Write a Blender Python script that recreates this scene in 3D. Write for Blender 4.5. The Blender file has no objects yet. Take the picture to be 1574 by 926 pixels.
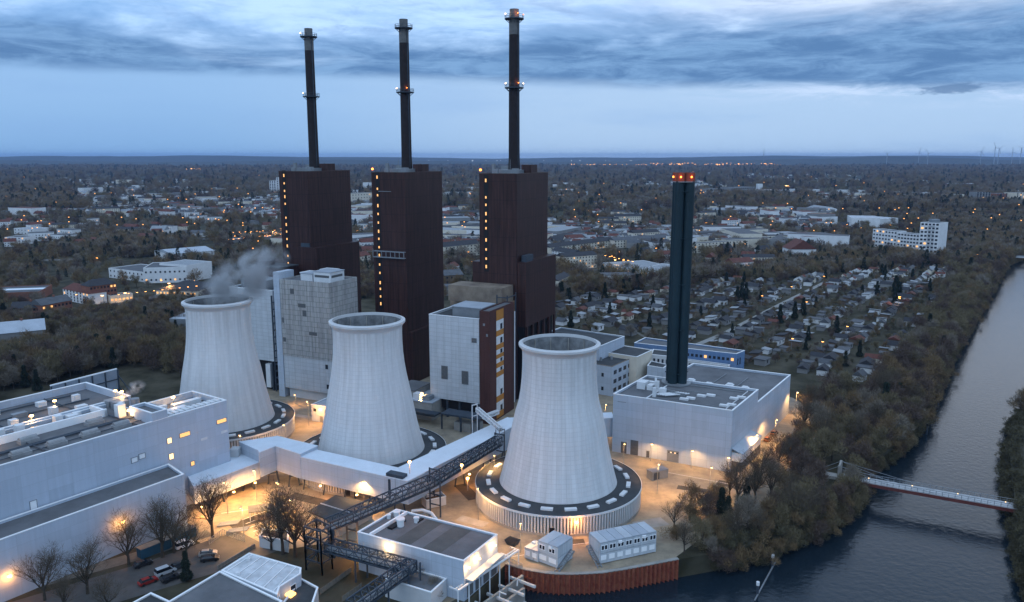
import bpy, bmesh, math, random
import numpy as np
from mathutils import Vector, Matrix
random.seed(7)
S = bpy.context.scene
C = S.collection
PI = math.pi
# ------------------------------------------------------------------ camera
F, HC = 1224.0, 100.0                      # focal length in photo pixels, drone height in metres
PITCH = math.atan(223 / F)
cam_d = bpy.data.cameras.new('camera'); cam = bpy.data.objects.new('camera', cam_d); C.objects.link(cam)
cam.location = (0, 0, HC); cam.rotation_euler = (PI/2 - PITCH, 0, 0)
cam_d.sensor_width = 36; cam_d.lens = F/1574*36; cam_d.clip_start = 1; cam_d.clip_end = 60000
S.camera = cam
# ------------------------------------------------------------------ view
S.view_settings.view_transform = 'Standard'; S.view_settings.look = 'None'
S.view_settings.exposure = 0.40; S.view_settings.gamma = 1.0; S.view_settings.use_curve_mapping = False
S.render.engine = 'CYCLES'
try:
    S.cycles.max_bounces = 5; S.cycles.diffuse_bounces = 2; S.cycles.glossy_bounces = 2
    S.cycles.transparent_max_bounces = 6; S.cycles.volume_bounces = 0; S.cycles.volume_step_rate = 2.0
except Exception: pass
# ------------------------------------------------------------------ world: overcast blue-hour sky
W = bpy.data.worlds.new('World'); S.world = W; W.use_nodes = True
nt = W.node_tree; nt.nodes.clear()
def N(t, **k):
    n = nt.nodes.new(t)
    for a, b in k.items(): setattr(n, a, b)
    return n
def L(a, b): nt.links.new(a, b)
def M(op, a, b=None, c=None, clamp=False):
    n = N('ShaderNodeMath', operation=op, use_clamp=clamp)
    for i, x in enumerate((a, b, c)):
        if x is None: continue
        if isinstance(x, (int, float)): n.inputs[i].default_value = x
        else: L(x, n.inputs[i])
    return n.outputs[0]
def SS(x, lo, hi):
    n = N('ShaderNodeMapRange', interpolation_type='SMOOTHSTEP'); L(x, n.inputs[0])
    n.inputs[1].default_value = lo; n.inputs[2].default_value = hi
    return n.outputs[0]
def MIX(f, a, b):
    n = N('ShaderNodeMix', data_type='RGBA')
    if isinstance(f, (int, float)): n.inputs[0].default_value = f
    else: L(f, n.inputs[0])
    for i, x in ((6, a), (7, b)):
        if isinstance(x, tuple): n.inputs[i].default_value = (*x, 1)
        else: L(x, n.inputs[i])
    return n.outputs[2]
tc = N('ShaderNodeTexCoord'); sx = N('ShaderNodeSeparateXYZ'); L(tc.outputs['Generated'], sx.inputs[0])
X, Y, Z = sx.outputs
rr = M('SQRT', M('ADD', M('MULTIPLY', X, X), M('MULTIPLY', Y, Y)))
v = M('DIVIDE', Z, M('MAXIMUM', rr, 0.05))
u = M('ARCTAN2', X, Y)
def noise(su, sv, detail=5, rough=.55, off=0, dist=0.):
    cb = N('ShaderNodeCombineXYZ'); L(M('MULTIPLY', u, su), cb.inputs[0]); L(M('MULTIPLY', v, sv), cb.inputs[1]); cb.inputs[2].default_value = off
    n = N('ShaderNodeTexNoise'); n.inputs['Scale'].default_value = 1; n.inputs['Detail'].default_value = detail
    n.inputs['Roughness'].default_value = rough; n.inputs['Distortion'].default_value = dist
    L(cb.outputs[0], n.inputs['Vector']); return n.outputs[0]
n1 = noise(4, 26, 6, .6, 1.3); n2 = noise(12, 60, 8, .68, 4.1, .5); n3 = noise(4.5, 20, 6, .58, 8.2, .3)
# lower edge of the long cloud band runs slightly downhill to the right
edge = M('ADD', M('ADD', v, M('MULTIPLY', M('MAXIMUM', u, -.12), 0.034)), M('MULTIPLY', M('SUBTRACT', n1, .5), 0.012))
lower = SS(edge, 0.081, 0.099)
upper = M('SUBTRACT', 1.0, SS(M('ADD', M('SUBTRACT', v, M('MULTIPLY', u, 0.02)), M('MULTIPLY', M('SUBTRACT', n3, .5), 0.13)), 0.112, 0.165))
clear = MIX(SS(v, 0.0, 0.085), (0.20, 0.365, 0.61), (0.245, 0.415, 0.665))
warmc = MIX(SS(v, 0.0, 0.085), (0.34, 0.485, 0.68), (0.345, 0.495, 0.70))
clear = MIX(SS(u, -.42, 0.12), clear, warmc)
clear = MIX(M('MULTIPLY', SS(n1, .45, .7), .25), clear, (0.20, 0.35, 0.62))
dark = MIX(SS(n2, .35, .68), (0.085, 0.185, 0.37), (0.17, 0.315, 0.54))
light = MIX(SS(n3, .40, .66), (0.20, 0.38, 0.68), (0.44, 0.64, 0.92))
light = MIX(M('MULTIPLY', SS(M('ADD', u, M('MULTIPLY', n2, .3)), .05, .75), SS(v, .12, .185)), light, (0.82, 0.88, .98))
top = MIX(M('MULTIPLY', SS(n2, .45, .75), .55), light, (0.16, 0.28, 0.52))
cl = MIX(upper, top, dark)
front = MIX(lower, clear, cl)
# pale gap just under the band on the right
gap = M('MULTIPLY', M('MULTIPLY', SS(u, 0.12, 0.4), M('SUBTRACT', 1.0, lower)), SS(edge, 0.062, 0.088))
front = MIX(M('MULTIPLY', gap, M('MULTIPLY', SS(n2, .42, .62), .7)), front, (0.55, 0.66, 0.86))
# one small dark cloud low on the right
cu = M('DIVIDE', M('SUBTRACT', u, 0.494), 0.034); cv = M('DIVIDE', M('SUBTRACT', v, M('ADD', 0.071, M('MULTIPLY', cu, .0022))), 0.0052)
cd = M('ADD', M('SQRT', M('ADD', M('MULTIPLY', cu, cu), M('MULTIPLY', cv, cv))), M('MULTIPLY', M('SUBTRACT', noise(45, 170, 5, .65, 2.), .5), 2.4))
front = MIX(M('MULTIPLY', M('SUBTRACT', 1.0, SS(cd, .55, 1.15)), .85), front, (0.11, 0.20, 0.36))
# sky behind the camera and overhead, out of view, brightened to light the walls
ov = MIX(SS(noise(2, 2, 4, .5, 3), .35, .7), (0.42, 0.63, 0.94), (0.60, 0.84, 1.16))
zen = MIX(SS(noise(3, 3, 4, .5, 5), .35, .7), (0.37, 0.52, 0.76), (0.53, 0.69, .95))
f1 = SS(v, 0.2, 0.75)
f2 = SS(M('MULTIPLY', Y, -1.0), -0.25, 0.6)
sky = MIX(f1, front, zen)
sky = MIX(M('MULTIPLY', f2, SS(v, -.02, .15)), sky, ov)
sky = MIX(SS(v, -0.02, -0.005), (0.03, 0.04, 0.06), sky)
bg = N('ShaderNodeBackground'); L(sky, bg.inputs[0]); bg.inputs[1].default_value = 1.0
out = N('ShaderNodeOutputWorld'); L(bg.outputs[0], out.inputs[0])
sun_d = bpy.data.lights.new('sun', 'SUN'); sun_d.energy = 0.25; sun_d.angle = math.radians(25); sun_d.color = (.85, .92, 1)
sun = bpy.data.objects.new('sun', sun_d); C.objects.link(sun); sun.rotation_euler = (math.radians(50), 0, math.radians(-35)); sun.location = (0, 0, 500)

# ------------------------------------------------------------------ measuring helpers (drone survey -> metres)
_c, _s = math.cos(PITCH), math.sin(PITCH)
def G(px, py, z=0.0):
    """ground point (x, y) seen at photo pixel, on the level z"""
    a = (px-787)/F; b = -(py-463)/F
    dy, dz = _c + b*_s, -_s + b*_c
    t = (z-HC)/dz
    return (a*t, dy*t)
def ZA(px, py, Yd):
    b = -(py-463)/F
    return HC + (-_s + b*_c)*Yd/(_c + b*_s)
def pix(x, y, z=0):
    dz = z-HC; d = y*_c - dz*_s; uu = y*_s + dz*_c
    return 787+F*x/d, 463-F*uu/d

# ------------------------------------------------------------------ materials
MATS = {}
def mat(name, col, rough=.8, var=.15, scale=.3, metal=0., bump=0., bscale=2., col2=None, emit=None, estr=0, spec=.3):
    if name in MATS: return MATS[name]
    m = bpy.data.materials.new(name); m.use_nodes = True; t = m.node_tree
    b = t.nodes['Principled BSDF']
    b.inputs['Roughness'].default_value = rough; b.inputs['Metallic'].default_value = metal
    b.inputs['Specular IOR Level'].default_value = spec
    if emit:
        b.inputs['Emission Color'].default_value = (*emit, 1); b.inputs['Emission Strength'].default_value = estr
    tc = t.nodes.new('ShaderNodeTexCoord')
    if var > 0 or col2:
        n = t.nodes.new('ShaderNodeTexNoise'); n.inputs['Scale'].default_value = scale; n.inputs['Detail'].default_value = 6; n.inputs['Roughness'].default_value = .65
        t.links.new(tc.outputs['Object'], n.inputs['Vector'])
        r = t.nodes.new('ShaderNodeValToRGB')
        c2 = col2 or tuple(min(1, x*(1+var)) for x in col); c1 = tuple(x*(1-var) for x in col) if not col2 else col
        r.color_ramp.elements[0].position = .32; r.color_ramp.elements[1].position = .68
        r.color_ramp.elements[0].color = (*c1, 1); r.color_ramp.elements[1].color = (*c2, 1)
        t.links.new(n.outputs[0], r.inputs[0]); t.links.new(r.outputs[0], b.inputs['Base Color'])
    else: b.inputs['Base Color'].default_value = (*col, 1)
    if bump > 0:
        n = t.nodes.new('ShaderNodeTexNoise'); n.inputs['Scale'].default_value = bscale; n.inputs['Detail'].default_value = 5
        t.links.new(tc.outputs['Object'], n.inputs['Vector'])
        bp = t.nodes.new('ShaderNodeBump'); bp.inputs['Strength'].default_value = bump; bp.inputs['Distance'].default_value = .3
        t.links.new(n.outputs[0], bp.inputs['Height']); t.links.new(bp.outputs[0], b.inputs['Normal'])
    MATS[name] = m; return m
def panel(name, col, line, ang=-25, pw=3., ph=1.2, mortar=.05, rough=.6, streak=.12, offset=0., vert=False, metal=0.):
    """cladding of panels: joints run along the wall and up it; rain streaks hang down it"""
    if name in MATS: return MATS[name]
    m = bpy.data.materials.new(name); m.use_nodes = True; t = m.node_tree; K = t.links.new
    b = t.nodes['Principled BSDF']; b.inputs['Roughness'].default_value = rough; b.inputs['Specular IOR Level'].default_value = .25; b.inputs['Metallic'].default_value = metal
    g = t.nodes.new('ShaderNodeNewGeometry'); mp = t.nodes.new('ShaderNodeMapping'); mp.vector_type = 'POINT'
    mp.inputs['Rotation'].default_value = (0, 0, math.radians(-ang)); K(g.outputs['Position'], mp.inputs[0])
    s = t.nodes.new('ShaderNodeSeparateXYZ'); K(mp.outputs[0], s.inputs[0])
    a = t.nodes.new('ShaderNodeMath'); a.operation = 'ADD'; K(s.outputs[0], a.inputs[0]); K(s.outputs[1], a.inputs[1])
    cb = t.nodes.new('ShaderNodeCombineXYZ'); K(a.outputs[0], cb.inputs[0]); K(s.outputs[2], cb.inputs[1])
    br = t.nodes.new('ShaderNodeTexBrick'); br.offset = offset; br.inputs['Scale'].default_value = 1
    br.inputs['Brick Width'].default_value = pw; br.inputs['Row Height'].default_value = ph; br.inputs['Mortar Size'].default_value = mortar
    br.inputs['Mortar Smooth'].default_value = .3
    br.inputs['Color1'].default_value = (*[x*.94 for x in col], 1); br.inputs['Color2'].default_value = (*[min(1, x*1.05) for x in col], 1); br.inputs['Mortar'].default_value = (*line, 1)
    K(cb.outputs[0], br.inputs['Vector'])
    m2 = t.nodes.new('ShaderNodeMapping'); m2.inputs['Scale'].default_value = (.9, .05, 1); K(cb.outputs[0], m2.inputs[0])
    n = t.nodes.new('ShaderNodeTexNoise'); n.inputs['Scale'].default_value = 1; n.inputs['Detail'].default_value = 6; n.inputs['Roughness'].default_value = .7; K(m2.outputs[0], n.inputs[0])
    r = t.nodes.new('ShaderNodeMapRange'); r.inputs[1].default_value = .3; r.inputs[2].default_value = .75; r.inputs[3].default_value = 1+streak*.4; r.inputs[4].default_value = 1-streak*1.4
    K(n.outputs[0], r.inputs[0])
    x = t.nodes.new('ShaderNodeMix'); x.data_type = 'RGBA'; x.blend_type = 'MULTIPLY'; x.inputs[0].default_value = 1
    K(br.outputs[0], x.inputs[6]); K(r.outputs[0], x.inputs[7]); K(x.outputs[2], b.inputs['Base Color'])
    MATS[name] = m; return m
def glow(name, col, s):
    return mat(name, (.05, .05, .05), .5, 0, emit=col, estr=s)

white_clad = panel('white_cladding', (.43, .49, .57), (.33, .38, .44), -27, 5.5, 2.6, .05, .5, .10)
white_clad2 = panel('white_cladding_left', (.41, .48, .575), (.34, .40, .48), 55, 6, 3, .04, .5, .08)
grey_panel = panel('weathered_panel', (.40, .395, .385), (.22, .22, .22), -25, 3.2, 2.1, .10, .8, .38, .5)
pale_panel = panel('pale_panel', (.50, .53, .56), (.37, .39, .41), -25, 3.2, 1.6, .07, .6, .14)
rust = panel('dark_brown_cladding', (.052, .022, .019), (.022, .011, .011), -25, 2.8, 7.5, .11, .5, .6)
rust2 = panel('stair_brown_cladding', (.075, .030, .026), (.05, .02, .018), -25, 3, 4, .05, .55, .25)
conc = mat('pale_concrete', (.50, .51, .52), .8, .10, .12, bump=.1)
concd = mat('grey_concrete', (.28, .27, .25), .85, .25, .2, bump=.2)
beige = mat('stained_beige_panel', (.26, .21, .16), .85, .35, .18, col2=(.13, .10, .08))
roofd = mat('dark_roof_felt', (.045, .05, .055), .85, .25, .25)
roofm = mat('grey_roof_felt', (.115, .12, .13), .8, .25, .12, bump=.1)
corrm = mat('corridor_roof_sheet', (.60, .66, .73), .5, .08, .2)
skym = mat('weathered_skylight', (.25, .26, .27), .5, .2, .6)
roofl = mat('pale_metal_roof', (.33, .37, .42), .45, .12, .15)
white = mat('white_trim', (.78, .80, .82), .5, .05)
whitem = mat('white_metal', (.62, .64, .66), .4, .10)
greym = mat('grey_metal', (.22, .24, .26), .5, .15, metal=.3)
steel = mat('dark_blue_steel', (.045, .06, .08), .55, .25, .5, metal=.2)
black = mat('black_opening', (.008, .008, .01), .6, 0)
glass = mat('dark_window_glass', (.02, .025, .035), .12, 0, spec=.6)
teal = mat('teal_stack_cladding', (.008, .024, .032), .5, .2, .15)
orange = mat('orange_panel', (.40, .17, .03), .6, .08)
blue = panel('blue_cladding', (.13, .22, .38), (.09, .16, .30), -25, 4, 2, .05, .5, .1)
redst = mat('red_sheet_piling', (.19, .035, .025), .75, .4, .9, col2=(.30, .11, .06))
chim_dark = mat('dark_chimney_brick', (.018, .013, .014), .8, .3, .5)
chim_grey = mat('grey_chimney_concrete', (.13, .13, .13), .85, .3, .4)
asph = mat('asphalt', (.055, .055, .058), .8, .25, .15)
barkm = mat('bark', (.055, .045, .035), .95, .3, 1.)
lit = glow('lit_window', (1., .50, .16), 1.15)
litw = glow('lit_window_pale', (1., .66, .32), 1.8)
bulb = glow('lamp_bulb', (1., .52, .17), 16.)
bulbr = glow('orange_beacon', (1., .22, .03), 6.)
bulbs = glow('street_bulb', (1., .38, .07), 8.)
def sat(name, col): return mat(name, col, .75, .15, .4)

# ------------------------------------------------------------------ mesh builder
class MB:
    def __init__(s): s.v = []; s.f = []
    def quad(s, *p):
        n = len(s.v); s.v += [tuple(q) for q in p]; s.f.append(tuple(range(n, n+len(p)))); return s
    def box(s, x0, x1, y0, y1, z0, z1):
        return s.prism([(x0, y0), (x1, y0), (x1, y1), (x0, y1)], z0, z1)
    def prism(s, poly, z0, z1, top=True, bot=True):
        if area(poly) < 0: poly = poly[::-1]
        n = len(s.v); k = len(poly)
        s.v += [(x, y, z0) for x, y in poly] + [(x, y, z1) for x, y in poly]
        for i in range(k):
            j = (i+1) % k; s.f.append((n+i, n+j, n+k+j, n+k+i))
        if top: s.f.append(tuple(n+k+i for i in range(k)))
        if bot: s.f.append(tuple(n+i for i in reversed(range(k))))
        return s
    def beam(s, p, q, w, h=None):
        h = h or w; p = Vector(p); q = Vector(q); d = (q-p)
        if d.length < 1e-6: return s
        d.normalize(); up = Vector((0, 0, 1)) if abs(d.z) < .95 else Vector((0, 1, 0))
        a = d.cross(up).normalized()*w/2; b = a.cross(d).normalized()*h/2
        n = len(s.v)
        for e in (p, q):
            for i, j in ((-1, -1), (1, -1), (1, 1), (-1, 1)): s.v.append(tuple(e+a*i+b*j))
        for i in range(4):
            j = (i+1) % 4; s.f.append((n+i, n+j, n+4+j, n+4+i))
        s.f.append((n+3, n+2, n+1, n)); s.f.append((n+4, n+5, n+6, n+7)); return s
    def tube(s, p, q, r, n=8, r2=None, cap=True):
        r2 = r if r2 is None else r2
        p = Vector(p); q = Vector(q); d = (q-p).normalized(); up = Vector((0, 0, 1)) if abs(d.z) < .95 else Vector((1, 0, 0))
        a = d.cross(up).normalized(); b = a.cross(d).normalized(); o = len(s.v)
        for e, R_ in ((p, r), (q, r2)):
            for i in range(n):
                t = 2*PI*i/n; s.v.append(tuple(e + a*math.cos(t)*R_ + b*math.sin(t)*R_))
        for i in range(n):
            j = (i+1) % n; s.f.append((o+i, o+n+i, o+n+j, o+j))
        if cap: s.f.append(tuple(o+i for i in range(n))); s.f.append(tuple(o+n+i for i in reversed(range(n))))
        return s
    def lathe(s, prof, n=64, c=(0, 0), rib=0, ribn=96):
        o = len(s.v)
        for r, z in prof:
            for i in range(n):
                t = 2*PI*i/n; q = r
                if rib and (i*ribn//n) != ((i-1)*ribn//n): q = r + rib
                s.v.append((c[0]+q*math.cos(t), c[1]+q*math.sin(t), z))
        for k in range(len(prof)-1):
            for i in range(n):
                j = (i+1) % n; s.f.append((o+k*n+i, o+k*n+j, o+(k+1)*n+j, o+(k+1)*n+i))
        return s
    def build(s, name, m, parent=None, loc=None, smooth=False):
        me = bpy.data.meshes.new(name)
        L0 = WL[parent.name] if parent else Vector(loc) if loc is not None else Vector((0, 0, 0))
        me.from_pydata([(x-L0[0], y-L0[1], z-L0[2]) for x, y, z in s.v], [], s.f); me.update()
        me.materials.append(m)
        if smooth: me.polygons.foreach_set('use_smooth', [True]*len(me.polygons))
        o = bpy.data.objects.new(name, me); C.objects.link(o)
        if parent: o.parent = parent; WL[o.name] = L0
        else: o.location = L0; WL[o.name] = Vector(L0)
        return o
WL = {}
def area(p): return sum(p[i][0]*p[(i+1) % len(p)][1]-p[(i+1) % len(p)][0]*p[i][1] for i in range(len(p)))/2
def inset(poly, d):
    if area(poly) < 0: poly = poly[::-1]
    k = len(poly); out = []
    for i in range(k):
        a, b, c = Vector(poly[i-1]), Vector(poly[i]), Vector(poly[(i+1) % k])
        e1 = (b-a).normalized(); e2 = (c-b).normalized()
        n1 = Vector((-e1.y, e1.x)); n2 = Vector((-e2.y, e2.x))
        m = n1+n2; m /= max(.2, 1+n1.dot(n2))
        out.append(tuple(b+m*d))
    return out
def tag(o, label, cat, group=None, kind=None):
    o['label'] = label; o['category'] = cat
    if group: o['group'] = group
    if kind: o['kind'] = kind
    return o
def struct(o, kind='structure', label=None):
    o['kind'] = kind
    if label: o['label'] = label
    return o
def thing(name, label, cat, loc, group=None):
    o = bpy.data.objects.new(name, None); C.objects.link(o); o.location = loc; o.empty_display_size = 1
    WL[o.name] = Vector(loc); return tag(o, label, cat, group)
def rect(P, ang, Lx, Wy, x0=0., y0=0.):
    """rectangle in a rotated frame anchored at P"""
    a = math.radians(ang); c, s = math.cos(a), math.sin(a)
    return [(P[0]+x*c-y*s, P[1]+x*s+y*c) for x, y in ((x0, y0), (x0+Lx, y0), (x0+Lx, y0+Wy), (x0, y0+Wy))]
def along(P, Q, t): return (P[0]+(Q[0]-P[0])*t, P[1]+(Q[1]-P[1])*t)
def shell(root, poly, z0, z1, wallm, roofm_, par=.7, trim=white, tw=.35, wall='wall'):
    """walls with a parapet, a roof deck inside it and the metal capping on top"""
    if area(poly) < 0: poly = poly[::-1]
    inn = inset(poly, tw); m = MB(); k = len(poly); n = 0
    m.v = [(x, y, z0) for x, y in poly] + [(x, y, z1) for x, y in poly] + [(x, y, z1) for x, y in inn] + [(x, y, z1-par) for x, y in inn]
    for i in range(k):
        j = (i+1) % k
        m.f += [(i, j, k+j, k+i), (k+i, k+j, 2*k+j, 2*k+i), (2*k+i, 2*k+j, 3*k+j, 3*k+i)]
    m.f.append(tuple(reversed(range(k))))
    w = m.build(wall, wallm, root)
    MB().quad(*[(x, y, z1-par+.02) for x, y in inset(poly, tw-.02)]).build('roof', roofm_, root)
    if trim:
        o2 = inset(poly, -.06); i2 = inset(poly, tw+.06); t = MB()
        t.v = [(x, y, z1-.12) for x, y in o2]+[(x, y, z1+.06) for x, y in o2]+[(x, y, z1+.06) for x, y in i2]+[(x, y, z1-.12) for x, y in i2]
        for i in range(k):
            j = (i+1) % k
            for r in range(3): t.f.append((r*k+i, r*k+j, (r+1)*k+j, (r+1)*k+i))
        t.build('parapet_cap', trim, root)
    return w
def opening(root, P, Q, u, z, w, h, m=None, name='window', out=.06, frame=None, side=1):
    """a window or door on the wall P->Q, u metres along it; outward is to the right of P->Q"""
    d = (Vector(Q)-Vector(P)).normalized(); nrm = Vector((d.y, -d.x))*side
    a = Vector(P)+d*u; b = a+d*w
    def pl(a, b, z0, z1, o0, o1):
        pts = [a+nrm*o0, b+nrm*o0, b+nrm*o1, a+nrm*o1]
        return MB().prism([tuple(q) for q in pts], z0, z1)
    ob = pl(a, b, z, z+h, -.05, out).build(name, m or glass, root)
    if frame:
        f = MB()
        for (aa, bb, z0, z1) in ((a-d*.12, a, z-.12, z+h+.12), (b, b+d*.12, z-.12, z+h+.12), (a, b, z+h, z+h+.12), (a, b, z-.12, z)):
            q = pl(aa, bb, z0, z1, -.05, out+.08); n = len(f.v); f.v += q.v; f.f += [tuple(i+n for i in t) for t in q.f]
        f.build('frame', frame, ob)
    return ob
def copytree(o, parent=None, loc=None):
    c = o.copy(); C.objects.link(c); c.parent = parent; WL[c.name] = WL.get(o.name, Vector((0, 0, 0)))
    if loc is not None: c.location = loc
    for ch in o.children: copytree(ch, c)
    return c
def light(parent, p, power, col=(1., .37, .07), r=.5, spot=None):
    d = bpy.data.lights.new('lamp_light', 'SPOT' if spot else 'POINT'); d.energy = power; d.color = col; d.shadow_soft_size = r
    if spot: d.spot_size = math.radians(spot); d.spot_blend = .6
    o = bpy.data.objects.new('lamp_light', d); C.objects.link(o)
    if parent: o.parent = parent; o.location = Vector(p)-WL[parent.name]
    else: o.location = p
    return o
# ================================================================== THE GROUND
WZ = -5.0
left_bank = [(-1.5, 183.2), (3, 180.5), (7.8, 178.8), (14, 178.2), (22, 178.9), (32, 182), (41.7, 185.6), (52, 189), (62, 193), (74, 200), (86, 208), (99, 221), (107, 232), (112, 246),
             (126, 258), (143, 276), (162, 302), (188, 342), (218, 388), (248, 432), (330, 552), (411, 668), (468, 752), (545, 838), (690, 960), (1200, 1240), (3500, 2300)]
right_bank = [(1300, 1140), (800, 880), (640, 770), (520, 655), (420, 545), (356, 470), (299, 398), (245, 345), (199, 300), (170, 258), (148, 220), (131, 188), (118, 160), (104, 120), (90, 60), (80, -200)]
intake_edge = [(-6.0, 173.5), (-12, 163.5), (-18, 153), (-30, 130), (-42, 80), (-50, -200)]
noise_g = lambda: None
def ground_mat():
    m = bpy.data.materials.new('ground_mix'); m.use_nodes = True; t = m.node_tree; K = t.links.new; b = t.nodes['Principled BSDF']; b.inputs['Roughness'].default_value = .95
    b.inputs['Specular IOR Level'].default_value = .1
    g = t.nodes.new('ShaderNodeNewGeometry')
    def nz(s, d=6, r=.6):
        n = t.nodes.new('ShaderNodeTexNoise'); n.inputs['Scale'].default_value = s; n.inputs['Detail'].default_value = d; n.inputs['Roughness'].default_value = r; K(g.outputs['Position'], n.inputs[0]); return n.outputs[0]
    def rp(x, a, ca, b_, cb):
        r = t.nodes.new('ShaderNodeValToRGB'); r.color_ramp.elements[0].position = a; r.color_ramp.elements[1].position = b_
        r.color_ramp.elements[0].color = (*ca, 1); r.color_ramp.elements[1].color = (*cb, 1); K(x, r.inputs[0]); return r.outputs[0]
    near = rp(nz(.08), .38, (.032, .030, .018), .62, (.075, .068, .048))
    far = rp(nz(.0022, 8, .6), .42, (.026, .028, .020), .60, (.070, .072, .045))
    s = t.nodes.new('ShaderNodeSeparateXYZ'); K(g.outputs['Position'], s.inputs[0])
    mr = t.nodes.new('ShaderNodeMapRange'); mr.inputs[1].default_value = 700; mr.inputs[2].default_value = 2200; K(s.outputs[1], mr.inputs[0])
    x = t.nodes.new('ShaderNodeMix'); x.data_type = 'RGBA'; K(mr.outputs[0], x.inputs[0]); K(near, x.inputs[6]); K(far, x.inputs[7]); K(x.outputs[2], b.inputs['Base Color'])
    return m
gm = ground_mat()
m = MB()
land_l = [(-30000, -200), (-50, -200)] + intake_edge[::-1][1:] + left_bank + [(30000, 16000), (30000, 30000), (-30000, 30000)]
land_r = right_bank + [(30000, -200), (30000, 15500), (3500, 2180)]
for poly in (land_l, land_r): m.prism(poly, -6.0, 0, True, False)
# triangulate the two big concave tops
bm = bmesh.new(); me = bpy.data.meshes.new('ground'); me.from_pydata(m.v, [], m.f); bm.from_mesh(me)
bmesh.ops.triangulate(bm, faces=[f for f in bm.faces if len(f.verts) > 4]); bm.to_mesh(me); bm.free(); me.materials.append(gm)
ground = bpy.data.objects.new('ground', me); C.objects.link(ground); struct(ground)
# water
wm = bpy.data.materials.new('canal_water'); wm.use_nodes = True; t = wm.node_tree; b = t.nodes['Principled BSDF']
b.inputs['Base Color'].default_value = (.008, .016, .024, 1); b.inputs['Specular Tint'].default_value = (.62, .82, 1, 1); b.inputs['Roughness'].default_value = .10; b.inputs['IOR'].default_value = 1.33
g_ = t.nodes.new('ShaderNodeNewGeometry'); n_ = t.nodes.new('ShaderNodeTexNoise'); n_.inputs['Scale'].default_value = .55; n_.inputs['Detail'].default_value = 4; n_.inputs['Roughness'].default_value = .6
t.links.new(g_.outputs['Position'], n_.inputs[0]); bp = t.nodes.new('ShaderNodeBump'); bp.inputs['Strength'].default_value = .35; bp.inputs['Distance'].default_value = .35
t.links.new(n_.outputs[0], bp.inputs['Height']); t.links.new(bp.outputs[0], b.inputs['Normal'])
MB().quad((-60, -200, WZ), (5000, -200, WZ), (5000, 3000, WZ), (-60, 3000, WZ)).build('water', wm)['kind'] = 'structure'
# ground sheets
def sheet(name, poly, z, m_):
    mb = MB().quad(*[(x, y, z) for x, y in (poly if area(poly) > 0 else poly[::-1])])
    me = bpy.data.meshes.new(name); me.from_pydata(mb.v, [], mb.f); bmm = bmesh.new(); bmm.from_mesh(me); bmesh.ops.triangulate(bmm, faces=bmm.faces[:]); bmm.to_mesh(me); bmm.free()
    me.materials.append(m_); o = bpy.data.objects.new(name, me); C.objects.link(o); return struct(o)
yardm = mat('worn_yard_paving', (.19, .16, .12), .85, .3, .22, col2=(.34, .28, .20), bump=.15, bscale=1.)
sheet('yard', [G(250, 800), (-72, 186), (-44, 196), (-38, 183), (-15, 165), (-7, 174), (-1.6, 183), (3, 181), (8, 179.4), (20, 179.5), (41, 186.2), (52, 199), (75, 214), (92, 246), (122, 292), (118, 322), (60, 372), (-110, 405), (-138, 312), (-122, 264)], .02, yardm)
road = mat('street_asphalt', (.075, .072, .07), .7, .2, .3)
sheet('street', [(-103, 156), (-66, 184), (-60.5, 190), (-74, 201), (-79, 197), (-92, 184), (-118, 163)], .03, road)
sheet('pavement', [(-121, 165), (-93.5, 185.5), (-80, 198.5), (-83, 201.5), (-97, 189), (-124, 168)], .06, mat('pavement_slabs', (.12, .115, .10), .9, .2, .5))
pm = [mat('dark_asphalt_patch', (.06, .056, .05), .85, .3, .4), mat('pale_concrete_patch', (.30, .28, .25), .9, .2, .3)]
for k, (px, py, w_, d_, a_) in enumerate(((985, 815, 9, 5, 20), (1040, 752, 12, 3, -20), (1005, 700, 3, 14, 60), (700, 800, 9, 3.5, -30), (830, 840, 12, 3, 5), (440, 765, 14, 4, -27), (390, 745, 5, 9, 30), (500, 745, 10, 2, -25), (720, 770, 4, 12, 25), (450, 640, 8, 3, -25), (1190, 690, 5, 14, -33), (360, 815, 9, 5, 40), (560, 800, 6, 3, -30), (1100, 745, 8, 4, -30), (660, 720, 12, 2, 56))):
    sheet('asphalt_patch', rect(G(px, py), a_, w_, d_), .035+.002*k, pm[k % 3 == 0])
mk = mat('white_road_paint', (.62, .62, .60), .7, .2, 1.)
for k, (px, py, w_, d_, a_) in enumerate(((372, 800, 9, .22, 48), (378, 806, 9, .22, 48), (384, 812, 9, .22, 48), (390, 818, 8, .22, 48), (340, 790, 14, .2, 20), (400, 782, 12, .2, -28), (1000, 722, 30, .2, -28), (760, 860, 12, .2, 15), (880, 838, 14, .2, 12))):
    sheet('painted_marking', rect(G(px, py), a_, w_, d_), .075, mk)
pathm = mat('pale_gravel_path', (.24, .24, .23), .9, .15, .4)
def strip(name, pts, w, z, m_):
    lp, rp_ = [], []
    for i, p in enumerate(pts):
        a = Vector(pts[max(0, i-1)]); b_ = Vector(pts[min(len(pts)-1, i+1)]); d = (b_-a).normalized(); n = Vector((-d.y, d.x))*w/2
        lp.append(tuple(Vector(p)+n)); rp_.append(tuple(Vector(p)-n))
    return sheet(name, lp+rp_[::-1], z, m_)
strip('path', [G(1060, 535), G(1115, 512), G(1180, 478), G(1268, 434)], 3.6, .05, pathm)
strip('path', [G(1372, 594), G(1392, 570), G(1410, 545)], 6.0, .05, pathm)
strip('path', [G(1215, 520), G(1300, 478), G(1372, 440)], 2., .05, mat('dirt_track', (.12, .115, .10), .9, .2, .4))
strip('path', [G(880, 470), G(960, 500), G(1010, 530)], 2., .05, MATS['dirt_track'])
strip('road', [G(130, 476), G(330, 440), G(440, 420)], 11, .05, road)
strip('road', [G(240, 372), G(440, 360), G(560, 345)], 14, .05, road)
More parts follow.
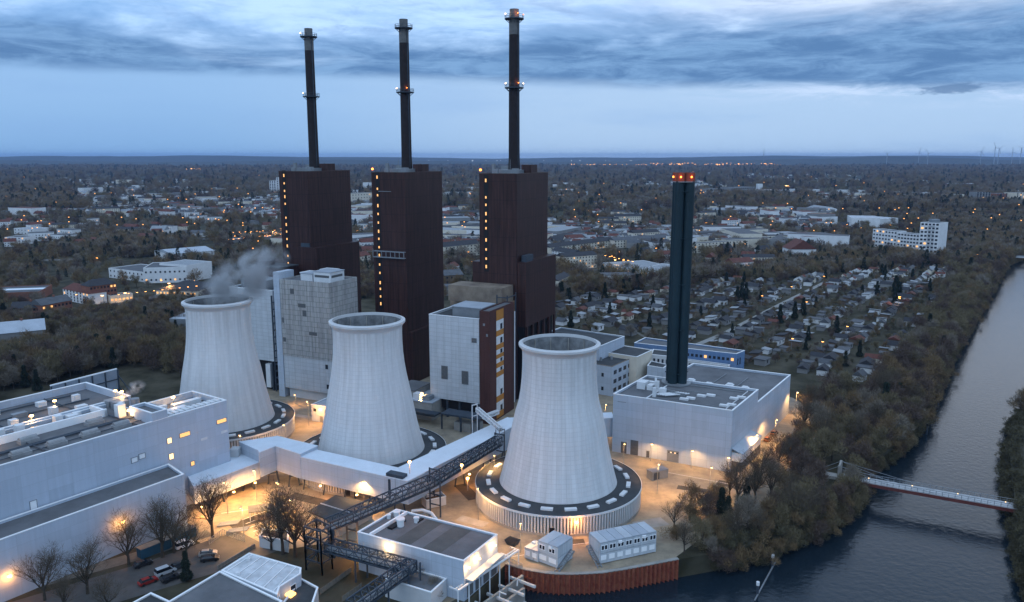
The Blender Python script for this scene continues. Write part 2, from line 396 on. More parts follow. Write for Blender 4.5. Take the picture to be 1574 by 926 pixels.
strip('road', [G(0, 402), G(150, 398), G(330, 384)], 12, .05, mat('rail_ballast', (.13, .125, .12), .9, .2, .3))
strip('road', [G(850, 405), G(900, 412), G(1000, 440)], 10, .05, road)
# far hills on the horizon
def hills(name, pts, z0, zf, thick, m_):
    mb = MB(); n = 80; r = random.Random(5); k = 0
    for i in range(n+1):
        px = -200 + 1974*i/n; a = (px-787)/F
        for j, (d, hh) in enumerate(((z0, 0), (z0+thick, zf(px)), (z0+thick*3, zf(px)*.6))):
            mb.v.append((a*d*1.0, d, hh + (r.uniform(-3, 3) if j else -5)))
        if i:
            q = (i-1)*3
            for j in range(2): mb.f.append((q+j, q+3+j, q+4+j, q+1+j))
    return struct(mb.build(name, m_, smooth=False))
forest = mat('distant_forest', (.025, .032, .026), 1., .35, .004, col2=(.045, .05, .04))
hills('hills', None, 11000, lambda p: 85+18*math.sin(p*.006)+7*math.sin(p*.023), 1500, forest)
hills('hills', None, 8000, lambda p: 45+60*math.exp(-((p-1370)/130.)**2)+12*math.sin(p*.011+2), 900, forest)
# ================================================================== COOLING TOWERS
E1 = Vector((math.cos(math.radians(-25)), math.sin(math.radians(-25)))); E2 = Vector((-E1.y, E1.x))
def loc2(P, x, y): q = Vector(P)+E1*x+E2*y; return (q.x, q.y)
tower_m = panel('cooling_tower_shell', (.70, .71, .72), (.60, .61, .63), 0, 50, 2.6, .05, .75, .05)
def tower_mat():
    m = bpy.data.materials.new('cooling_tower_concrete'); m.use_nodes = True; t = m.node_tree; K = t.links.new; b = t.nodes['Principled BSDF']; b.inputs['Roughness'].default_value = .8; b.inputs['Specular IOR Level'].default_value = .2
    tc = t.nodes.new('ShaderNodeTexCoord'); s = t.nodes.new('ShaderNodeSeparateXYZ'); K(tc.outputs['Object'], s.inputs[0])
    at = t.nodes.new('ShaderNodeMath'); at.operation = 'ARCTAN2'; K(s.outputs[1], at.inputs[0]); K(s.outputs[0], at.inputs[1])
    ma = t.nodes.new('ShaderNodeMath'); ma.operation = 'MULTIPLY'; ma.inputs[1].default_value = 72/(2*PI); K(at.outputs[0], ma.inputs[0])
    cb = t.nodes.new('ShaderNodeCombineXYZ'); K(ma.outputs[0], cb.inputs[0]); K(s.outputs[2], cb.inputs[1])
    br = t.nodes.new('ShaderNodeTexBrick'); br.offset = 0; br.inputs['Scale'].default_value = 1; br.inputs['Brick Width'].default_value = 1; br.inputs['Row Height'].default_value = 1.25
    br.inputs['Mortar Size'].default_value = .05; br.inputs['Mortar Smooth'].default_value = .8
    br.inputs['Color1'].default_value = (.57, .585, .60, 1); br.inputs['Color2'].default_value = (.60, .615, .63, 1); br.inputs['Mortar'].default_value = (.52, .535, .55, 1); K(cb.outputs[0], br.inputs[0])
    mp = t.nodes.new('ShaderNodeMapping'); mp.inputs['Scale'].default_value = (.9, .045, 1); K(cb.outputs[0], mp.inputs[0]); oi = t.nodes.new('ShaderNodeObjectInfo'); mo = t.nodes.new('ShaderNodeMath'); mo.operation = 'MULTIPLY'; mo.inputs[1].default_value = 90; K(oi.outputs['Random'], mo.inputs[0]); co_ = t.nodes.new('ShaderNodeCombineXYZ'); K(mo.outputs[0], co_.inputs[0]); K(mo.outputs[0], co_.inputs[2]); K(co_.outputs[0], mp.inputs['Location'])
    n = t.nodes.new('ShaderNodeTexNoise'); n.inputs['Scale'].default_value = 1; n.inputs['Detail'].default_value = 5; K(mp.outputs[0], n.inputs[0])
    r = t.nodes.new('ShaderNodeMapRange'); r.inputs[1].default_value = .35; r.inputs[2].default_value = .75; r.inputs[3].default_value = 1.03; r.inputs[4].default_value = .84; K(n.outputs[0], r.inputs[0])
    x = t.nodes.new('ShaderNodeMix'); x.data_type = 'RGBA'; x.blend_type = 'MULTIPLY'; x.inputs[0].default_value = 1; K(br.outputs[0], x.inputs[6]); K(r.outputs[0], x.inputs[7]); K(x.outputs[2], b.inputs['Base Color'])
    gz = t.nodes.new('ShaderNodeMapRange'); gz.inputs[1].default_value = 33; gz.inputs[2].default_value = 47; K(s.outputs[2], gz.inputs[0])
    g2 = t.nodes.new('ShaderNodeMapRange'); g2.inputs[1].default_value = .42; g2.inputs[2].default_value = .62; g2.inputs[4].default_value = .2; K(n.outputs[0], g2.inputs[0])
    gm_ = t.nodes.new('ShaderNodeMath'); gm_.operation = 'MULTIPLY'; K(gz.outputs[0], gm_.inputs[0]); K(g2.outputs[0], gm_.inputs[1])
    gx = t.nodes.new('ShaderNodeMix'); gx.data_type = 'RGBA'; gx.inputs[7].default_value = (.28, .27, .25, 1); K(gm_.outputs[0], gx.inputs[0]); K(x.outputs[2], gx.inputs[6]); K(gx.outputs[2], b.inputs['Base Color'])
    bp = t.nodes.new('ShaderNodeBump'); bp.inputs['Strength'].default_value = .5; bp.inputs['Distance'].default_value = .25; K(br.outputs[1], bp.inputs['Height']); bp.invert = True; K(bp.outputs[0], b.inputs['Normal'])
    return m
tm = tower_mat()
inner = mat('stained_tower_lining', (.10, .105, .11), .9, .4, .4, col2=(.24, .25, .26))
def cooling_tower(P, label, kz=1., kr=1.):
    r = thing('cooling_tower', label, 'cooling tower', (P[0], P[1], 0), 'three cooling towers')
    prof = [(17.5, 5.3), (17.3, 6), (16.6, 8.5), (15.7, 12.3), (15.1, 14.8), (14.3, 19), (13.5, 23.7), (12.7, 27.5), (12.0, 31), (11.45, 34.5), (11.1, 38), (10.93, 41.5), (10.9, 44.5), (10.95, 46.6)]
    MB().lathe(prof, 144, P).build('shell', tm, r, smooth=True)
    MB().lathe([(10.95, 46.6), (11.3, 47.3), (11.75, 47.9), (12.0, 48.1), (12.0, 48.75), (11.3, 48.9), (11.15, 49.1), (10.9, 49.1), (10.8, 48.2)], 96, P).build('rim', conc, r, smooth=False)
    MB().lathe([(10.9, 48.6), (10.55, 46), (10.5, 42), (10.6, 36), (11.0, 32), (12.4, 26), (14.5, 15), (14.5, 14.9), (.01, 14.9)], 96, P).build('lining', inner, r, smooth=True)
    f = MB()
    for k in range(12):
        a = 2*PI*k/12+.2; c, s = math.cos(a), math.sin(a)
        f.beam((P[0]+c*10.45, P[1]+s*10.45, 34), (P[0]+c*10.45, P[1]+s*10.45, 47.8), .28)
    f.build('inner_rib', concd, r)
    MB().lathe([(17.0, 6.05), (23.9, 5.75), (24.1, 5.75), (24.1, 5.9), (24.35, 5.9), (24.35, 5.45), (24.1, 5.4)], 120, P).build('basin_roof', roofd, r)
    MB().lathe([(24.32, 5.95), (24.46, 5.95), (24.46, 5.35), (24.3, 5.35)], 120, P).build('eaves_trim', whitem, r)
    MB().lathe([(23.5, 0), (23.5, 5.5)], 120, P).build('basin_wall', concd, r)
    sl = MB()
    for k in range(170):
        a = 2*PI*k/170; c, s = math.cos(a), math.sin(a); t = Vector((-s, c))*.24; n = Vector((c, s))
        a0 = Vector(P)+n*23.6; a1 = Vector(P)+n*24.25
        sl.prism([tuple(a0-t), tuple(a0+t), tuple(a1+t), tuple(a1-t)], .7, 5.4, bot=False)
    sl.build('louvre_screen', conc, r)
    MB().lathe([(23.6, 0), (24.4, 0), (24.4, .7), (23.6, .7)], 120, P).build('plinth', concd, r)
    for k in range(20):
        a = 2*PI*(k+.35)/20; c, s = math.cos(a), math.sin(a); n = Vector((c, s)); t = Vector((-s, c))*1.65
        q = Vector(P)+n*20.6
        MB().prism([tuple(q-n*.6-t), tuple(q-n*.6+t), tuple(q+n*.6+t), tuple(q+n*.6-t)], 5.8, 6.4).build('roof_hatch', whitem, r)
    a = math.radians(-97); n = Vector((math.cos(a), math.sin(a))); t = Vector((-n.y, n.x)); q = Vector(P)+n*24.3
    MB().prism([tuple(q-t*.7), tuple(q+t*.7), tuple(q+t*.7+n*.1), tuple(q-t*.7+n*.1)], .1, 2.5).build('door', black, r)
    for o in r.children:
        if o.name.split('.')[0] in ('shell', 'rim', 'lining', 'inner_rib'):
            for v_ in o.data.vertices:
                v_.co.z = 6+(v_.co.z-6)*kz if v_.co.z > 6 else v_.co.z
                if v_.co.z > 30: v_.co.x *= kr; v_.co.y *= kr
    return r
CT3, CT2, CT1 = (13.6, 222), (-46.0, 247.7), (-104.5, 278)
cooling_tower(CT3, 'nearest white cooling tower, in front of the white stair tower with orange panels', .968, .975)
cooling_tower(CT2, 'middle white cooling tower, behind the elevated white conveyor corridor')
cooling_tower(CT1, 'farthest white cooling tower, steam drifting over its rim, behind the large white hall', 1.02)

# ================================================================== THE THREE DARK BLOCKS AND THEIR CHIMNEYS
def chimney(Cc, label, zt, lamps):
    x, y = Cc; r = thing('chimney', label, 'chimney', (x, y, 93.3), 'tall chimneys on the brown blocks')
    MB().lathe([(2.45, 93.3), (2.3, 100), (2.1, 148.3)], 24, Cc).build('shaft', chim_dark, r, smooth=True)
    MB().lathe([(2.1, 148.3), (2.12, 155)], 24, Cc).build('upper_shaft', chim_grey, r, smooth=True)
    MB().lathe([(1.85, 155), (1.85, 158.2), (1.5, 158.2), (1.5, 155.5), (.01, 155.5)], 24, Cc).build('mouth', chim_grey, r, smooth=False)
    MB().tube((x+1.6, y-1.6, 94), (x+1.6, y-1.6, 155), .18, 6).build('ladder', steel, r)
    for z in (127.3, 154.3):
        p = MB().lathe([(2.1, z), (3.9, z), (3.9, z+.35), (2.1, z+.35)], 24, Cc)
        p.build('platform', steel, r)
        b = MB()
        for k in range(12):
            a = 2*PI*k/12; a2 = 2*PI*(k+1)/12
            b.beam((x+3.8*math.cos(a), y+3.8*math.sin(a), z+.3), (x+3.8*math.cos(a), y+3.8*math.sin(a), z+1.7), .12)
            for h in (1.0, 1.7): b.beam((x+3.8*math.cos(a), y+3.8*math.sin(a), z+h), (x+3.8*math.cos(a2), y+3.8*math.sin(a2), z+h), .1)
            b.beam((x+3.7*math.cos(a), y+3.7*math.sin(a), z), (x+2.1*math.cos(a), y+2.1*math.sin(a), z-1.4), .12)
        b.build('railing', steel, r)
    for (z, ang, col) in lamps:
        a = math.radians(ang); q = (x+3.7*math.cos(a), y+3.7*math.sin(a), z+1.9)
        lb = MB(); lb.lathe([(.01, q[2]-.2), (.2, q[2]-.1), (.2, q[2]+.1), (.01, q[2]+.22)], 10, q[:2]).build('beacon', bulb if col else bulbr, r)
        light(r, (q[0]-math.cos(a)*.8, q[1]-math.sin(a)*.8, q[2]+.3), 35 if col else 90, (1, .6, .3) if col else (1, .25, .05), .3)
    return r
C3, C2, C1 = (.9, 337.), (-47., 361.), (-94.6, 386.5)
def block(Cc, label, lowz):
    x, y = Cc; r = thing('boiler_house', label, 'power block', (x, y, 0), 'dark brown power blocks')
    poly = [loc2(Cc, a, b) for a, b in ((-8.45, -15.5), (8.45, -15.5), (8.45, 16.5), (-8.45, 16.5))]
    shell(r, poly, 0, 93.1, rust, roofd, .5, mat('brown_capping', (.10, .07, .065), .6, .2, .5), .4)
    MB().prism(rect(loc2(Cc, -5, -8), -25, 10, 14), 92.6, 94.4).build('roof_plinth', greym, r)
    for (a, b, w, d, h) in ((3.8, -1, 4.5, 6, 3.2), (-7, 2, 3, 3, 2.6), (-7.4, -6, 1.2, 1.2, 3.6), (3.5, -10, 2.5, 2, 1.8), (-4, -12, 2, 1.5, 1.5)):
        MB().prism(rect(loc2(Cc, a, b), -25, w, d), 92.6, 93.2+h).build('roof_unit', rust if w > 4 else greym, r)
    for k in range(3):
        q = loc2(Cc, -6+k*5.4, -14.2); MB().tube((*q, 92.6), (*q, 97+k*.8), .09, 5).build('antenna', greym, r)
    return r, poly
def litcol(r, poly, zs, u=2.6, h=1.5):
    P, Q = poly[0], poly[1]
    opening(r, P, Q, u-.55, min(zs)-1.5, 2.1, max(zs)-min(zs)+4.5, black, 'stair_slot', .03)
    for i, z in enumerate(zs): opening(r, P, Q, u+.1, z, .6, h*(.62 if i % 3 else .9), lit, 'window', .1)
r3, p3 = block(C3, 'rightmost dark brown power block, nearest the canal, behind the building with orange panels', 0)
litcol(r3, p3, [89.6, 83, 80, 76.2, 73.4, 70.5, 65.5, 61.8, 58, 54.5])
MB().prism([loc2(C3, 8.45, -15.1), loc2(C3, 12.2, -15.1), loc2(C3, 12.2, 17.2), loc2(C3, 8.45, 17.2)], 31, 57.6).build('side_annex', rust, r3)
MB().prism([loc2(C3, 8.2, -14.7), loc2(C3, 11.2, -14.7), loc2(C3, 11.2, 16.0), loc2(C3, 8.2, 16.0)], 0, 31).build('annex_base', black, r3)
for k in range(6):
    q = loc2(C3, 11.5, -14.2+k*6); MB().prism(rect(q, -25, .9, 1.1), 0, 31).build('column', rust, r3)
MB().prism([loc2(C3, -12, -15.2), loc2(C3, -8.45, -15.2), loc2(C3, -8.45, 4), loc2(C3, -12, 4)], 38, 57).build('side_annex', rust, r3)
MB().prism([loc2(C3, 9.3, -13), loc2(C3, 11.5, -13), loc2(C3, 11.5, -6), loc2(C3, 9.3, -6)], 57.6, 60.2).build('roof_unit', steel, r3)
r2, p2 = block(C2, 'dark brown power block in the middle of the three, lattice walkway across its face', 0)
litcol(r2, p2, [90.3, 85.5, 82.7, 78, 74.6, 70.8, 66.8, 63.7, 60, 56.2, 52.3, 48.6, 44, 41.4, 38, 34.5])
lw = MB(); A0, B0 = Vector(loc2(C2, -7.7, -15.6)), Vector(loc2(C2, 8.3, -15.6)); n0 = -E2*1.6
for z in (56.3, 58.9):
    for o in (Vector((0, 0)), n0): lw.beam((*(A0+o), z), (*(B0+o), z), .28)
for k in range(8):
    p = A0+(B0-A0)*k/7; lw.beam((*(p+n0), 56.3), (*(p+n0), 58.9), .25); lw.beam((*p, 56.3), (*(p+n0), 56.3), .2)
lw.prism([tuple(A0), tuple(B0), tuple(B0+n0), tuple(A0+n0)], 56.1, 56.25)
lw.build('walkway', greym, r2)
MB().prism([loc2(C2, 8.45, -15.3), loc2(C2, 10.5, -15.3), loc2(C2, 10.5, 17), loc2(C2, 8.45, 17)], 0, 23.5).build('side_annex', rust, r2)
opening(r2, p2[0], p2[1], 3.5, 84.8, 6.5, .22, greym, 'service_rail', .2)
r1, p1 = block(C1, 'leftmost dark brown power block, farthest from the canal, steam drifting past it', 0)
litcol(r1, p1, [90.4, 87, 83.5, 80.6, 77.5, 71, 67.6, 64.5, 61, 57.5, 53, 49.5])
MB().prism([loc2(C1, 8.45, -15.1), loc2(C1, 12.0, -15.1), loc2(C1, 12.0, 17.2), loc2(C1, 8.45, 17.2)], 20, 58.).build('side_annex', rust, r1)
MB().prism([loc2(C1, -1.5, -16.2), loc2(C1, 12.0, -16.2), loc2(C1, 12.0, -15.2), loc2(C1, -1.5, -15.2)], 20, 58.2).build('side_annex', rust, r1)
MB().prism([loc2(C1, 3.0, -16), loc2(C1, 8, -16), loc2(C1, 8, -13), loc2(C1, 3.0, -13)], 58.2, 60).build('roof_unit', steel, r1)
chimney(C3, 'tall dark chimney with a red glowing top, on the rightmost brown block', 158, [(127.3, -160, 1), (127.3, -62, 0), (127.3, 5, 1), (154.3, -160, 1), (154.3, -68, 0), (154.3, 5, 0)])
chimney(C2, 'tall dark chimney on the middle brown block, one orange beacon halfway up', 158, [(127.3, -165, 1), (127.3, -70, 0)])
chimney(C1, 'tall dark chimney on the leftmost brown block, beacons on its left side only', 158, [(154.3, -172, 1), (127.3, -172, 1)])
for Cc, lb in ((C3, 'orange beacon on the top left corner of the rightmost brown block'), (C2, 'orange beacon on the top left corner of the middle brown block')):
    q = loc2(Cc, -8.1, -15.0); r = thing('beacon', lb, 'beacon', (*q, 93.1), None)
    MB().tube((*q, 93.1), (*q, 94.0), .1, 6).build('stand', greym, r)
    MB().lathe([(.01, 94.0), (.45, 94.1), (.45, 94.7), (.01, 94.9)], 10, q).build('beacon_glass', bulbr, r)

# ------------------------------------------------------------------ white and brown building in front of block 3
P = (-12.3, 290.0)
r = thing('turbine_house', 'white panelled building raised on dark columns, left of the brown stair tower with orange panels', 'power building', (*P, 0))
poly = [loc2(P, -21.6, 0), loc2(P, 0, 0), loc2(P, 0, 20), loc2(P, -21.6, 20)]
shell(r, poly, 7.4, 40.4, pale_panel, roofd, .9, white, .4)
for u_, z_, w_, h_ in ((5.3, 15.6, 2.6, 5), (14.2, 14.6, 2.6, 5), (18.6, 31.2, 1.9, 1.6)): opening(r, poly[0], poly[1], u_, z_, w_, h_, mat('grey_louvre', (.10, .105, .11), .6, .2, 2), 'vent', .12, greym)
pp = [loc2(P, -14, 5), loc2(P, -1.5, 5), loc2(P, -1.5, 16), loc2(P, -14, 16)]
MB().prism(pp, 39.5, 43.2).build('roof_penthouse', greym, r); MB().prism(inset(pp, -.4), 43.2, 43.5).build('penthouse_roof', roofl, r)
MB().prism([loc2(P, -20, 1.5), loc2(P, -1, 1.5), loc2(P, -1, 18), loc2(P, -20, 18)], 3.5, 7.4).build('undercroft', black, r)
for a in (-20.5, -15, -9.5, -4, -1):
    for b in (.8, 9, 18.5): q = loc2(P, a, b); MB().prism(rect(q, -25, .8, .8), 0, 7.4).build('column', steel, r)
P2 = (-12.1, 289.6)
r = thing('stair_tower', 'brown stair tower with an orange and white window strip, right of the white panelled building', 'stair tower', (*P2, 0))
poly = [loc2(P2, 0, 0), loc2(P2, 4.2, 0), loc2(P2, 4.2, 21.5), loc2(P2, 0, 21.5)]
shell(r, poly, 0, 43.6, rust2, roofm, .4, None, .3)
sz = [42.9, 39.0, 35.1, 32.9, 29.7, 27.7, 25.8, 24.2, 22.5, 20.6, 19.0, 17.0, 9.4, 7.0, 3.0, .6]
for i in range(15):
    z1, z0 = sz[i], sz[i+1]
    if i % 2 == 0: opening(r, poly[1], poly[2], 5.6, z0, 6.2, z1-z0, orange, 'orange_panel', .10)
    else:
        w_ = opening(r, poly[1], poly[2], 5.6, z0, 6.2, z1-z0, whitem, 'window_bay', .08)
        opening(w_, poly[1], poly[2], 8.9, z0+.1, 1.8, min(2.2, z1-z0-.3), glass, 'pane', .14)
opening(r, poly[0], poly[1], 1.5, 38, .8, .9, greym, 'vent', .1); opening(r, poly[0], poly[1], 2.8, 34, .7, 1., greym, 'vent', .1)
MB().tube((*loc2(P2, 4.7, 21), 3), (*loc2(P2, 4.7, 21), 40), .25, 6).build('drain_pipe', whitem, r)
# beige ducts between the building and block 3
r = thing('flue_duct', 'stained beige ducts stacked below the rightmost brown block', 'duct', (*loc2(C3, -10, -24), 0))
def duct(x0, x1, y0, y1, z0, z1): MB().prism([loc2(C3, x0, y0), loc2(C3, x1, y0), loc2(C3, x1, y1), loc2(C3, x0, y1)], z0, z1).build('duct', beige, r)
duct(-17, 7, -27, -16, 42, 48.5); duct(-13, 7.5, -23, -15.6, 34, 42); duct(-19, -9, -22, -15.6, 38, 44); duct(-2, 6.5, -29, -22, 36, 42)
fr = MB()
for a in (5, 9.5):
    for b in (-27, -19): q = loc2(C3, a, b); fr.beam((*q, 0), (*q, 46), .45)
for z in (10, 20, 30, 38, 45): fr.beam((*loc2(C3, 5, -27), z), (*loc2(C3, 9.5, -27), z), .3); fr.beam((*loc2(C3, 9.5, -27), z), (*loc2(C3, 9.5, -19), z), .3)
fr.build('support_frame', steel, r)
for a in (-15, -6, 3):
    q = loc2(C3, a, -20); MB().prism(rect(q, -25, 1, 1), 0, 42).build('column', steel, r)
# low plant rooms and dark structure around the foot of blocks 2 and 3
def boxes(nm, label, cat, P, items, grp=None):
    r = thing(nm, label, cat, (*P, 0), grp)
    for n_, x0, x1, y0, y1, z0, z1, m_ in items: MB().prism([loc2(P, x0, y0), loc2(P, x1, y0), loc2(P, x1, y1), loc2(P, x0, y1)], z0, z1).build(n_, m_, r)
    return r
boxes('plant_room', 'low grey plant room with pipework right of the middle cooling tower', 'plant room', (-38, 300), [('wall', 0, 10, -4, 10, 0, 7, concd), ('roof', -.3, 10.3, -4.3, 10.3, 7, 7.3, roofl), ('wall', -9, 0, 0, 12, 0, 9.5, concd), ('roof', -9.3, 0, -.3, 12.3, 9.5, 9.8, roofm), ('tank', 1, 4, -3, 0, 7.3, 9.6, whitem), ('roof_unit', 5, 8, -3, 1, 7.3, 9, greym), ('deck', -6, 14, -9, -4.3, 3.6, 4.2, steel), ('pipe', -6, 14, -9.6, -9.2, 4.4, 4.9, steel)])
boxes('plant_room', 'dark open pipe store below the white panelled building', 'plant room', (-26, 284), [('deck', 0, 16, -1, 5, 5.6, 6.2, steel), ('column', 0, .5, -1, -.5, 0, 5.6, steel), ('column', 8, 8.5, -1, -.5, 0, 5.6, steel), ('column', 15.5, 16, -1, -.5, 0, 5.6, steel), ('wall', 5, 12, 0, 4, 0, 3.2, concd), ('tank', 12.5, 15, 0, 4, 0, 3.8, greym)])
boxes('plant_room', 'dark brown low plant room behind the three grey roof units', 'plant room', loc2(C1, -4, -32), [('wall', -10, 8, 0, 12, 0, 50, rust), ('roof', -10.3, 8.3, -.3, 12.3, 50, 50.5, roofd), ('roof_unit', -8, -2, 2, 8, 50.5, 52.5, rust)])

# ------------------------------------------------------------------ weathered grey building in front of block 1
P = (-72.8, 313.0)
r = thing('boiler_building', 'weathered grey panelled building with a paler lower third, white units on its roof', 'power building', (*P, 0))
poly = [loc2(P, -25, 0), loc2(P, 0, 0), loc2(P, 0, 18.3), loc2(P, -25, 18.3)]
MB().prism(poly, 4.2, 18.0).build('lower_wall', pale_panel, r)
shell(r, inset(poly, -.12), 18.0, 50.2, grey_panel, roofm, .5, None, .4)
MB().prism(inset(poly, 1.2), 0, 4.2).build('base_wall', conc, r)
for u_, z_, w_, h_ in ((5.2, 44.5, 2.0, 2.2), (9, 39.2, 3.8, 1.6), (11.2, 35.6, 1.8, 2.5), (14, 28, 4, 1.4), (.3, 32, .9, 2.2), (.3, 24, 1.4, 1.8), (21.5, 14.6, 1.2, 1.8), (21.8, 6.2, 1.2, 1.8)):
    opening(r, poly[0], poly[1], u_, z_, w_, h_, MATS['grey_louvre'] if z_ > 20 else glass, 'window', .2)
for (x0, x1, y0, y1, z1, m_) in ((-10, -1.5, 3, 12, 53.8, roofl), (-17, -11, 3.5, 10, 52.6, roofl), (-20, -15.5, 7, 13, 52.2, white), (-14, -8, 12.5, 17, 53.2, whitem)):
    pp = [loc2(P, x0, y0), loc2(P, x1, y0), loc2(P, x1, y1), loc2(P, x0, y1)]
    u0 = MB().prism(pp, 49.7, z1).build('roof_unit', whitem, r); MB().prism(inset(pp, -.25), z1, z1+.25).build('lid', m_, u0)
    if x1 == -1.5: opening(u0, pp[0], pp[1], .6, 51.6, 7.2, 1.0, MATS['grey_louvre'], 'vent', .05); opening(u0, pp[1], pp[2], .6, 51.6, 7.2, 1.0, MATS['grey_louvre'], 'vent', .05)
MB().prism([loc2(P, -28.2, -.3), loc2(P, -25.2, -.3), loc2(P, -25.2, 9), loc2(P, -28.2, 9)], 0, 53.0).build('lift_shaft', white_clad, r)
boxes('escape_staircase', 'tall dark open escape staircase left of the weathered grey building', 'stair frame', loc2(P, -34, 4), [('column', 0, .5, 0, .5, 0, 42, steel), ('column', 4.5, 5, 0, .5, 0, 42, steel)] + [('landing', 0, 5, 0, 4, z, z+.4, steel) for z in range(3, 42, 3)] + [('back_wall', 0, 5, 3.6, 4, 0, 42, black)])
P = (-101.0, 331.0)
r = thing('turbine_house', 'white panelled building raised on dark columns, behind the farthest cooling tower', 'power building', (*P, 0))
poly = [loc2(P, -24, 0), loc2(P, 0, 0), loc2(P, 0, 16), loc2(P, -24, 16)]
shell(r, poly, 13.2, 44.2, pale_panel, roofd, .7, white, .4)
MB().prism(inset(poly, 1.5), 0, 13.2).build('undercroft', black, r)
for a in (-22, -12, -3): MB().prism(rect(loc2(P, a, .3), -25, .7, .7), 0, 13.2).build('column', steel, r)
MB().prism(rect(loc2(P, -5.6, -.5), -25, 2.4, 2), 1.5, 11.8).build('service_duct', whitem, r)
MB().prism([loc2(P, -20, 3), loc2(P, -6, 3), loc2(P, -6, 13), loc2(P, -20, 13)], 43.6, 47.5).build('roof_penthouse', greym, r)

# ------------------------------------------------------------------ small white workshop between cooling towers 1 and 2
P = G(507, 652)
r = thing('workshop', 'small white flat-roofed workshop between two cooling towers, lamp over its door', 'workshop', (*P, 0))
poly = [loc2(P, -8.5, 0), loc2(P, 4, 0), loc2(P, 4, 13), loc2(P, -8.5, 13)]
shell(r, poly, 0, 6.6, white_clad, roofl, .4, white, .3)
for u_ in (1, 6.3, 9.6): opening(r, poly[0], poly[1], u_, 4., 1.4, 1.2, glass, 'window', .06)
opening(r, poly[0], poly[1], 3.9, .1, 1.4, 2.4, greym, 'door', .08)
opening(r, poly[0], poly[1], 3.9, 5.0, .9, .3, bulb, 'wall_lamp', .4)
q = loc2(P, -4, -1.6); light(r, (*q, 5.2), 900)

# ================================================================== RIGHT HALL
A, B, N_, D = (34.4, 260.3), (69.9, 242.0), (85.2, 265.3), (108.8, 300.6)
D2 = (D[0]-35.5*.96, D[1]+18.3*.96); N2 = (N_[0]-35.5, N_[1]+18.3)
r = thing('storage_hall', 'large white gas plant hall with rooflights, the dark teal stack rising from its roof', 'industrial hall', (*A, 0))
shell(r, [A, B, N_, N2], 0, 20.6, white_clad, roofm, .8, white, .4)
shell(r, [(N_[0]+.02, N_[1]+.04), D, D2, N2], 0, 16.0, white_clad, roofm, .8, white, .4, 'rear_wall')
for u_, w_, h_ in ((3.2, 2.0, 4.0), (6.6, 2.7, 5.2), (12.2, 1.1, 2.3)): opening(r, A, B, u_, .1, w_, h_, MATS['grey_louvre'], 'door', .08)
gd = opening(r, A, B, 19.3, .1, 4.0, 3.9, greym, 'gate', .08)
for k in range(5): opening(gd, A, B, 19.7+k*.7, 3.1, .45, .35, litw if k % 2 else glass, 'pane', .12)
opening(r, A, B, 1.6, 18.0, 3, .25, greym, 'sign_bar', .03)
d = (Vector(N_)-Vector(B)).normalized(); n = Vector((d.y, -d.x)); b0 = Vector(B)+d*1.5; b1 = Vector(B)+d*22
cp = [tuple(b0), tuple(b0+n*3.3), tuple(b1+n*3.3), tuple(b1)]
MB().prism(cp, .0, 3.4).build('lean_to_wall', MATS['grey_louvre'], r)
MB().prism(inset(cp, -.03), 3.4, 6.2).build('lean_to_band', whitem, r)
mb = MB(); f0 = [(*(b0-d*.2), 7.6), (*(b0-d*.2+n*3.6), 6.25), (*(b1+d*.2+n*3.6), 6.25), (*(b1+d*.2), 7.6)]; mb.quad(*f0); mb.quad(*[(x, y, z-.25) for x, y, z in f0][::-1])
for i in range(4): j = (i+1) % 4; mb.quad((f0[i][0], f0[i][1], f0[i][2]-.25), (f0[j][0], f0[j][1], f0[j][2]-.25), f0[j], f0[i])
mb.build('lean_to_roof', roofl, r)
dA = (Vector(B)-Vector(A)).normalized(); dB = (Vector(N_)-Vector(B)).normalized()
def hall(u_, v_): q = Vector(A)+dA*u_+dB*v_; return (q.x, q.y)
def hrect(u0, u1, v0, v1): return [hall(u0, v0), hall(u1, v0), hall(u1, v1), hall(u0, v1)]
for (u_, v_) in ((24, 12.5), (26.5, 14.5), (20.5, 6.), (22, 8), (34, 5), (35.8, 7), (34.3, 14.5), (36, 16.7)):
    MB().prism(hrect(u_, u_+2.8, v_, v_+1.3), 19.8, 20.45).build('rooflight', whitem, r)
for (u_, v_) in ((8, 40), (8.5, 45), (16, 38), (16, 43), (24, 40), (23, 45.5), (31.2, 38), (29, 44)):
    k = MB().prism(hrect(u_, u_+2.6, v_, v_+2.6), 15.2, 15.7).build('rooflight', white, r)
    MB().prism(inset(hrect(u_, u_+2.6, v_, v_+2.6), .35), 15.7, 16.1).build('dome', whitem, k)
for (u0, u1, v0, v1, z, w_) in ((10.5, 10.8, 1, 27, 20.1, white), (10.8, 38, 2.2, 2.4, 20.1, greym), (12, 36, 24, 24.2, 20.2, greym), (36.8, 37, 3, 26, 20.1, whitem), (27, 27.2, 29, 60, 15.6, greym), (18, 18.2, 29, 62, 15.6, greym), (12, 35, 4.2, 4.3, 20.0, greym), (13, 30, 17.2, 17.35, 20.0, greym)):
    MB().prism(hrect(u0, u1, v0, v1), z-.35, z).build('roof_cable_tray', w_, r)
for (u0, u1, v0, v1, z) in ((3, 6, 12, 16, 22.3), (6.6, 8.6, 12, 15, 21.6), (3.5, 8, 17, 18.5, 21.5), (9, 10.2, 13, 14.4, 23), (12.5, 14.5, 8, 10, 22.2), (11.6, 12.6, 5, 6, 23), (13, 17, 10.8, 11.4, 21.2), (16, 21, 9.6, 10.1, 21.)):
    MB().prism(hrect(u0, u1, v0, v1), 19.8, z).build('roof_unit', whitem if z > 21.4 else greym, r)
tb = MB()
for k in range(5): tb.tube((*hall(12+k*.9, 6), 20.6), (*hall(18+k*.9, 12), 20.6), .22, 6)
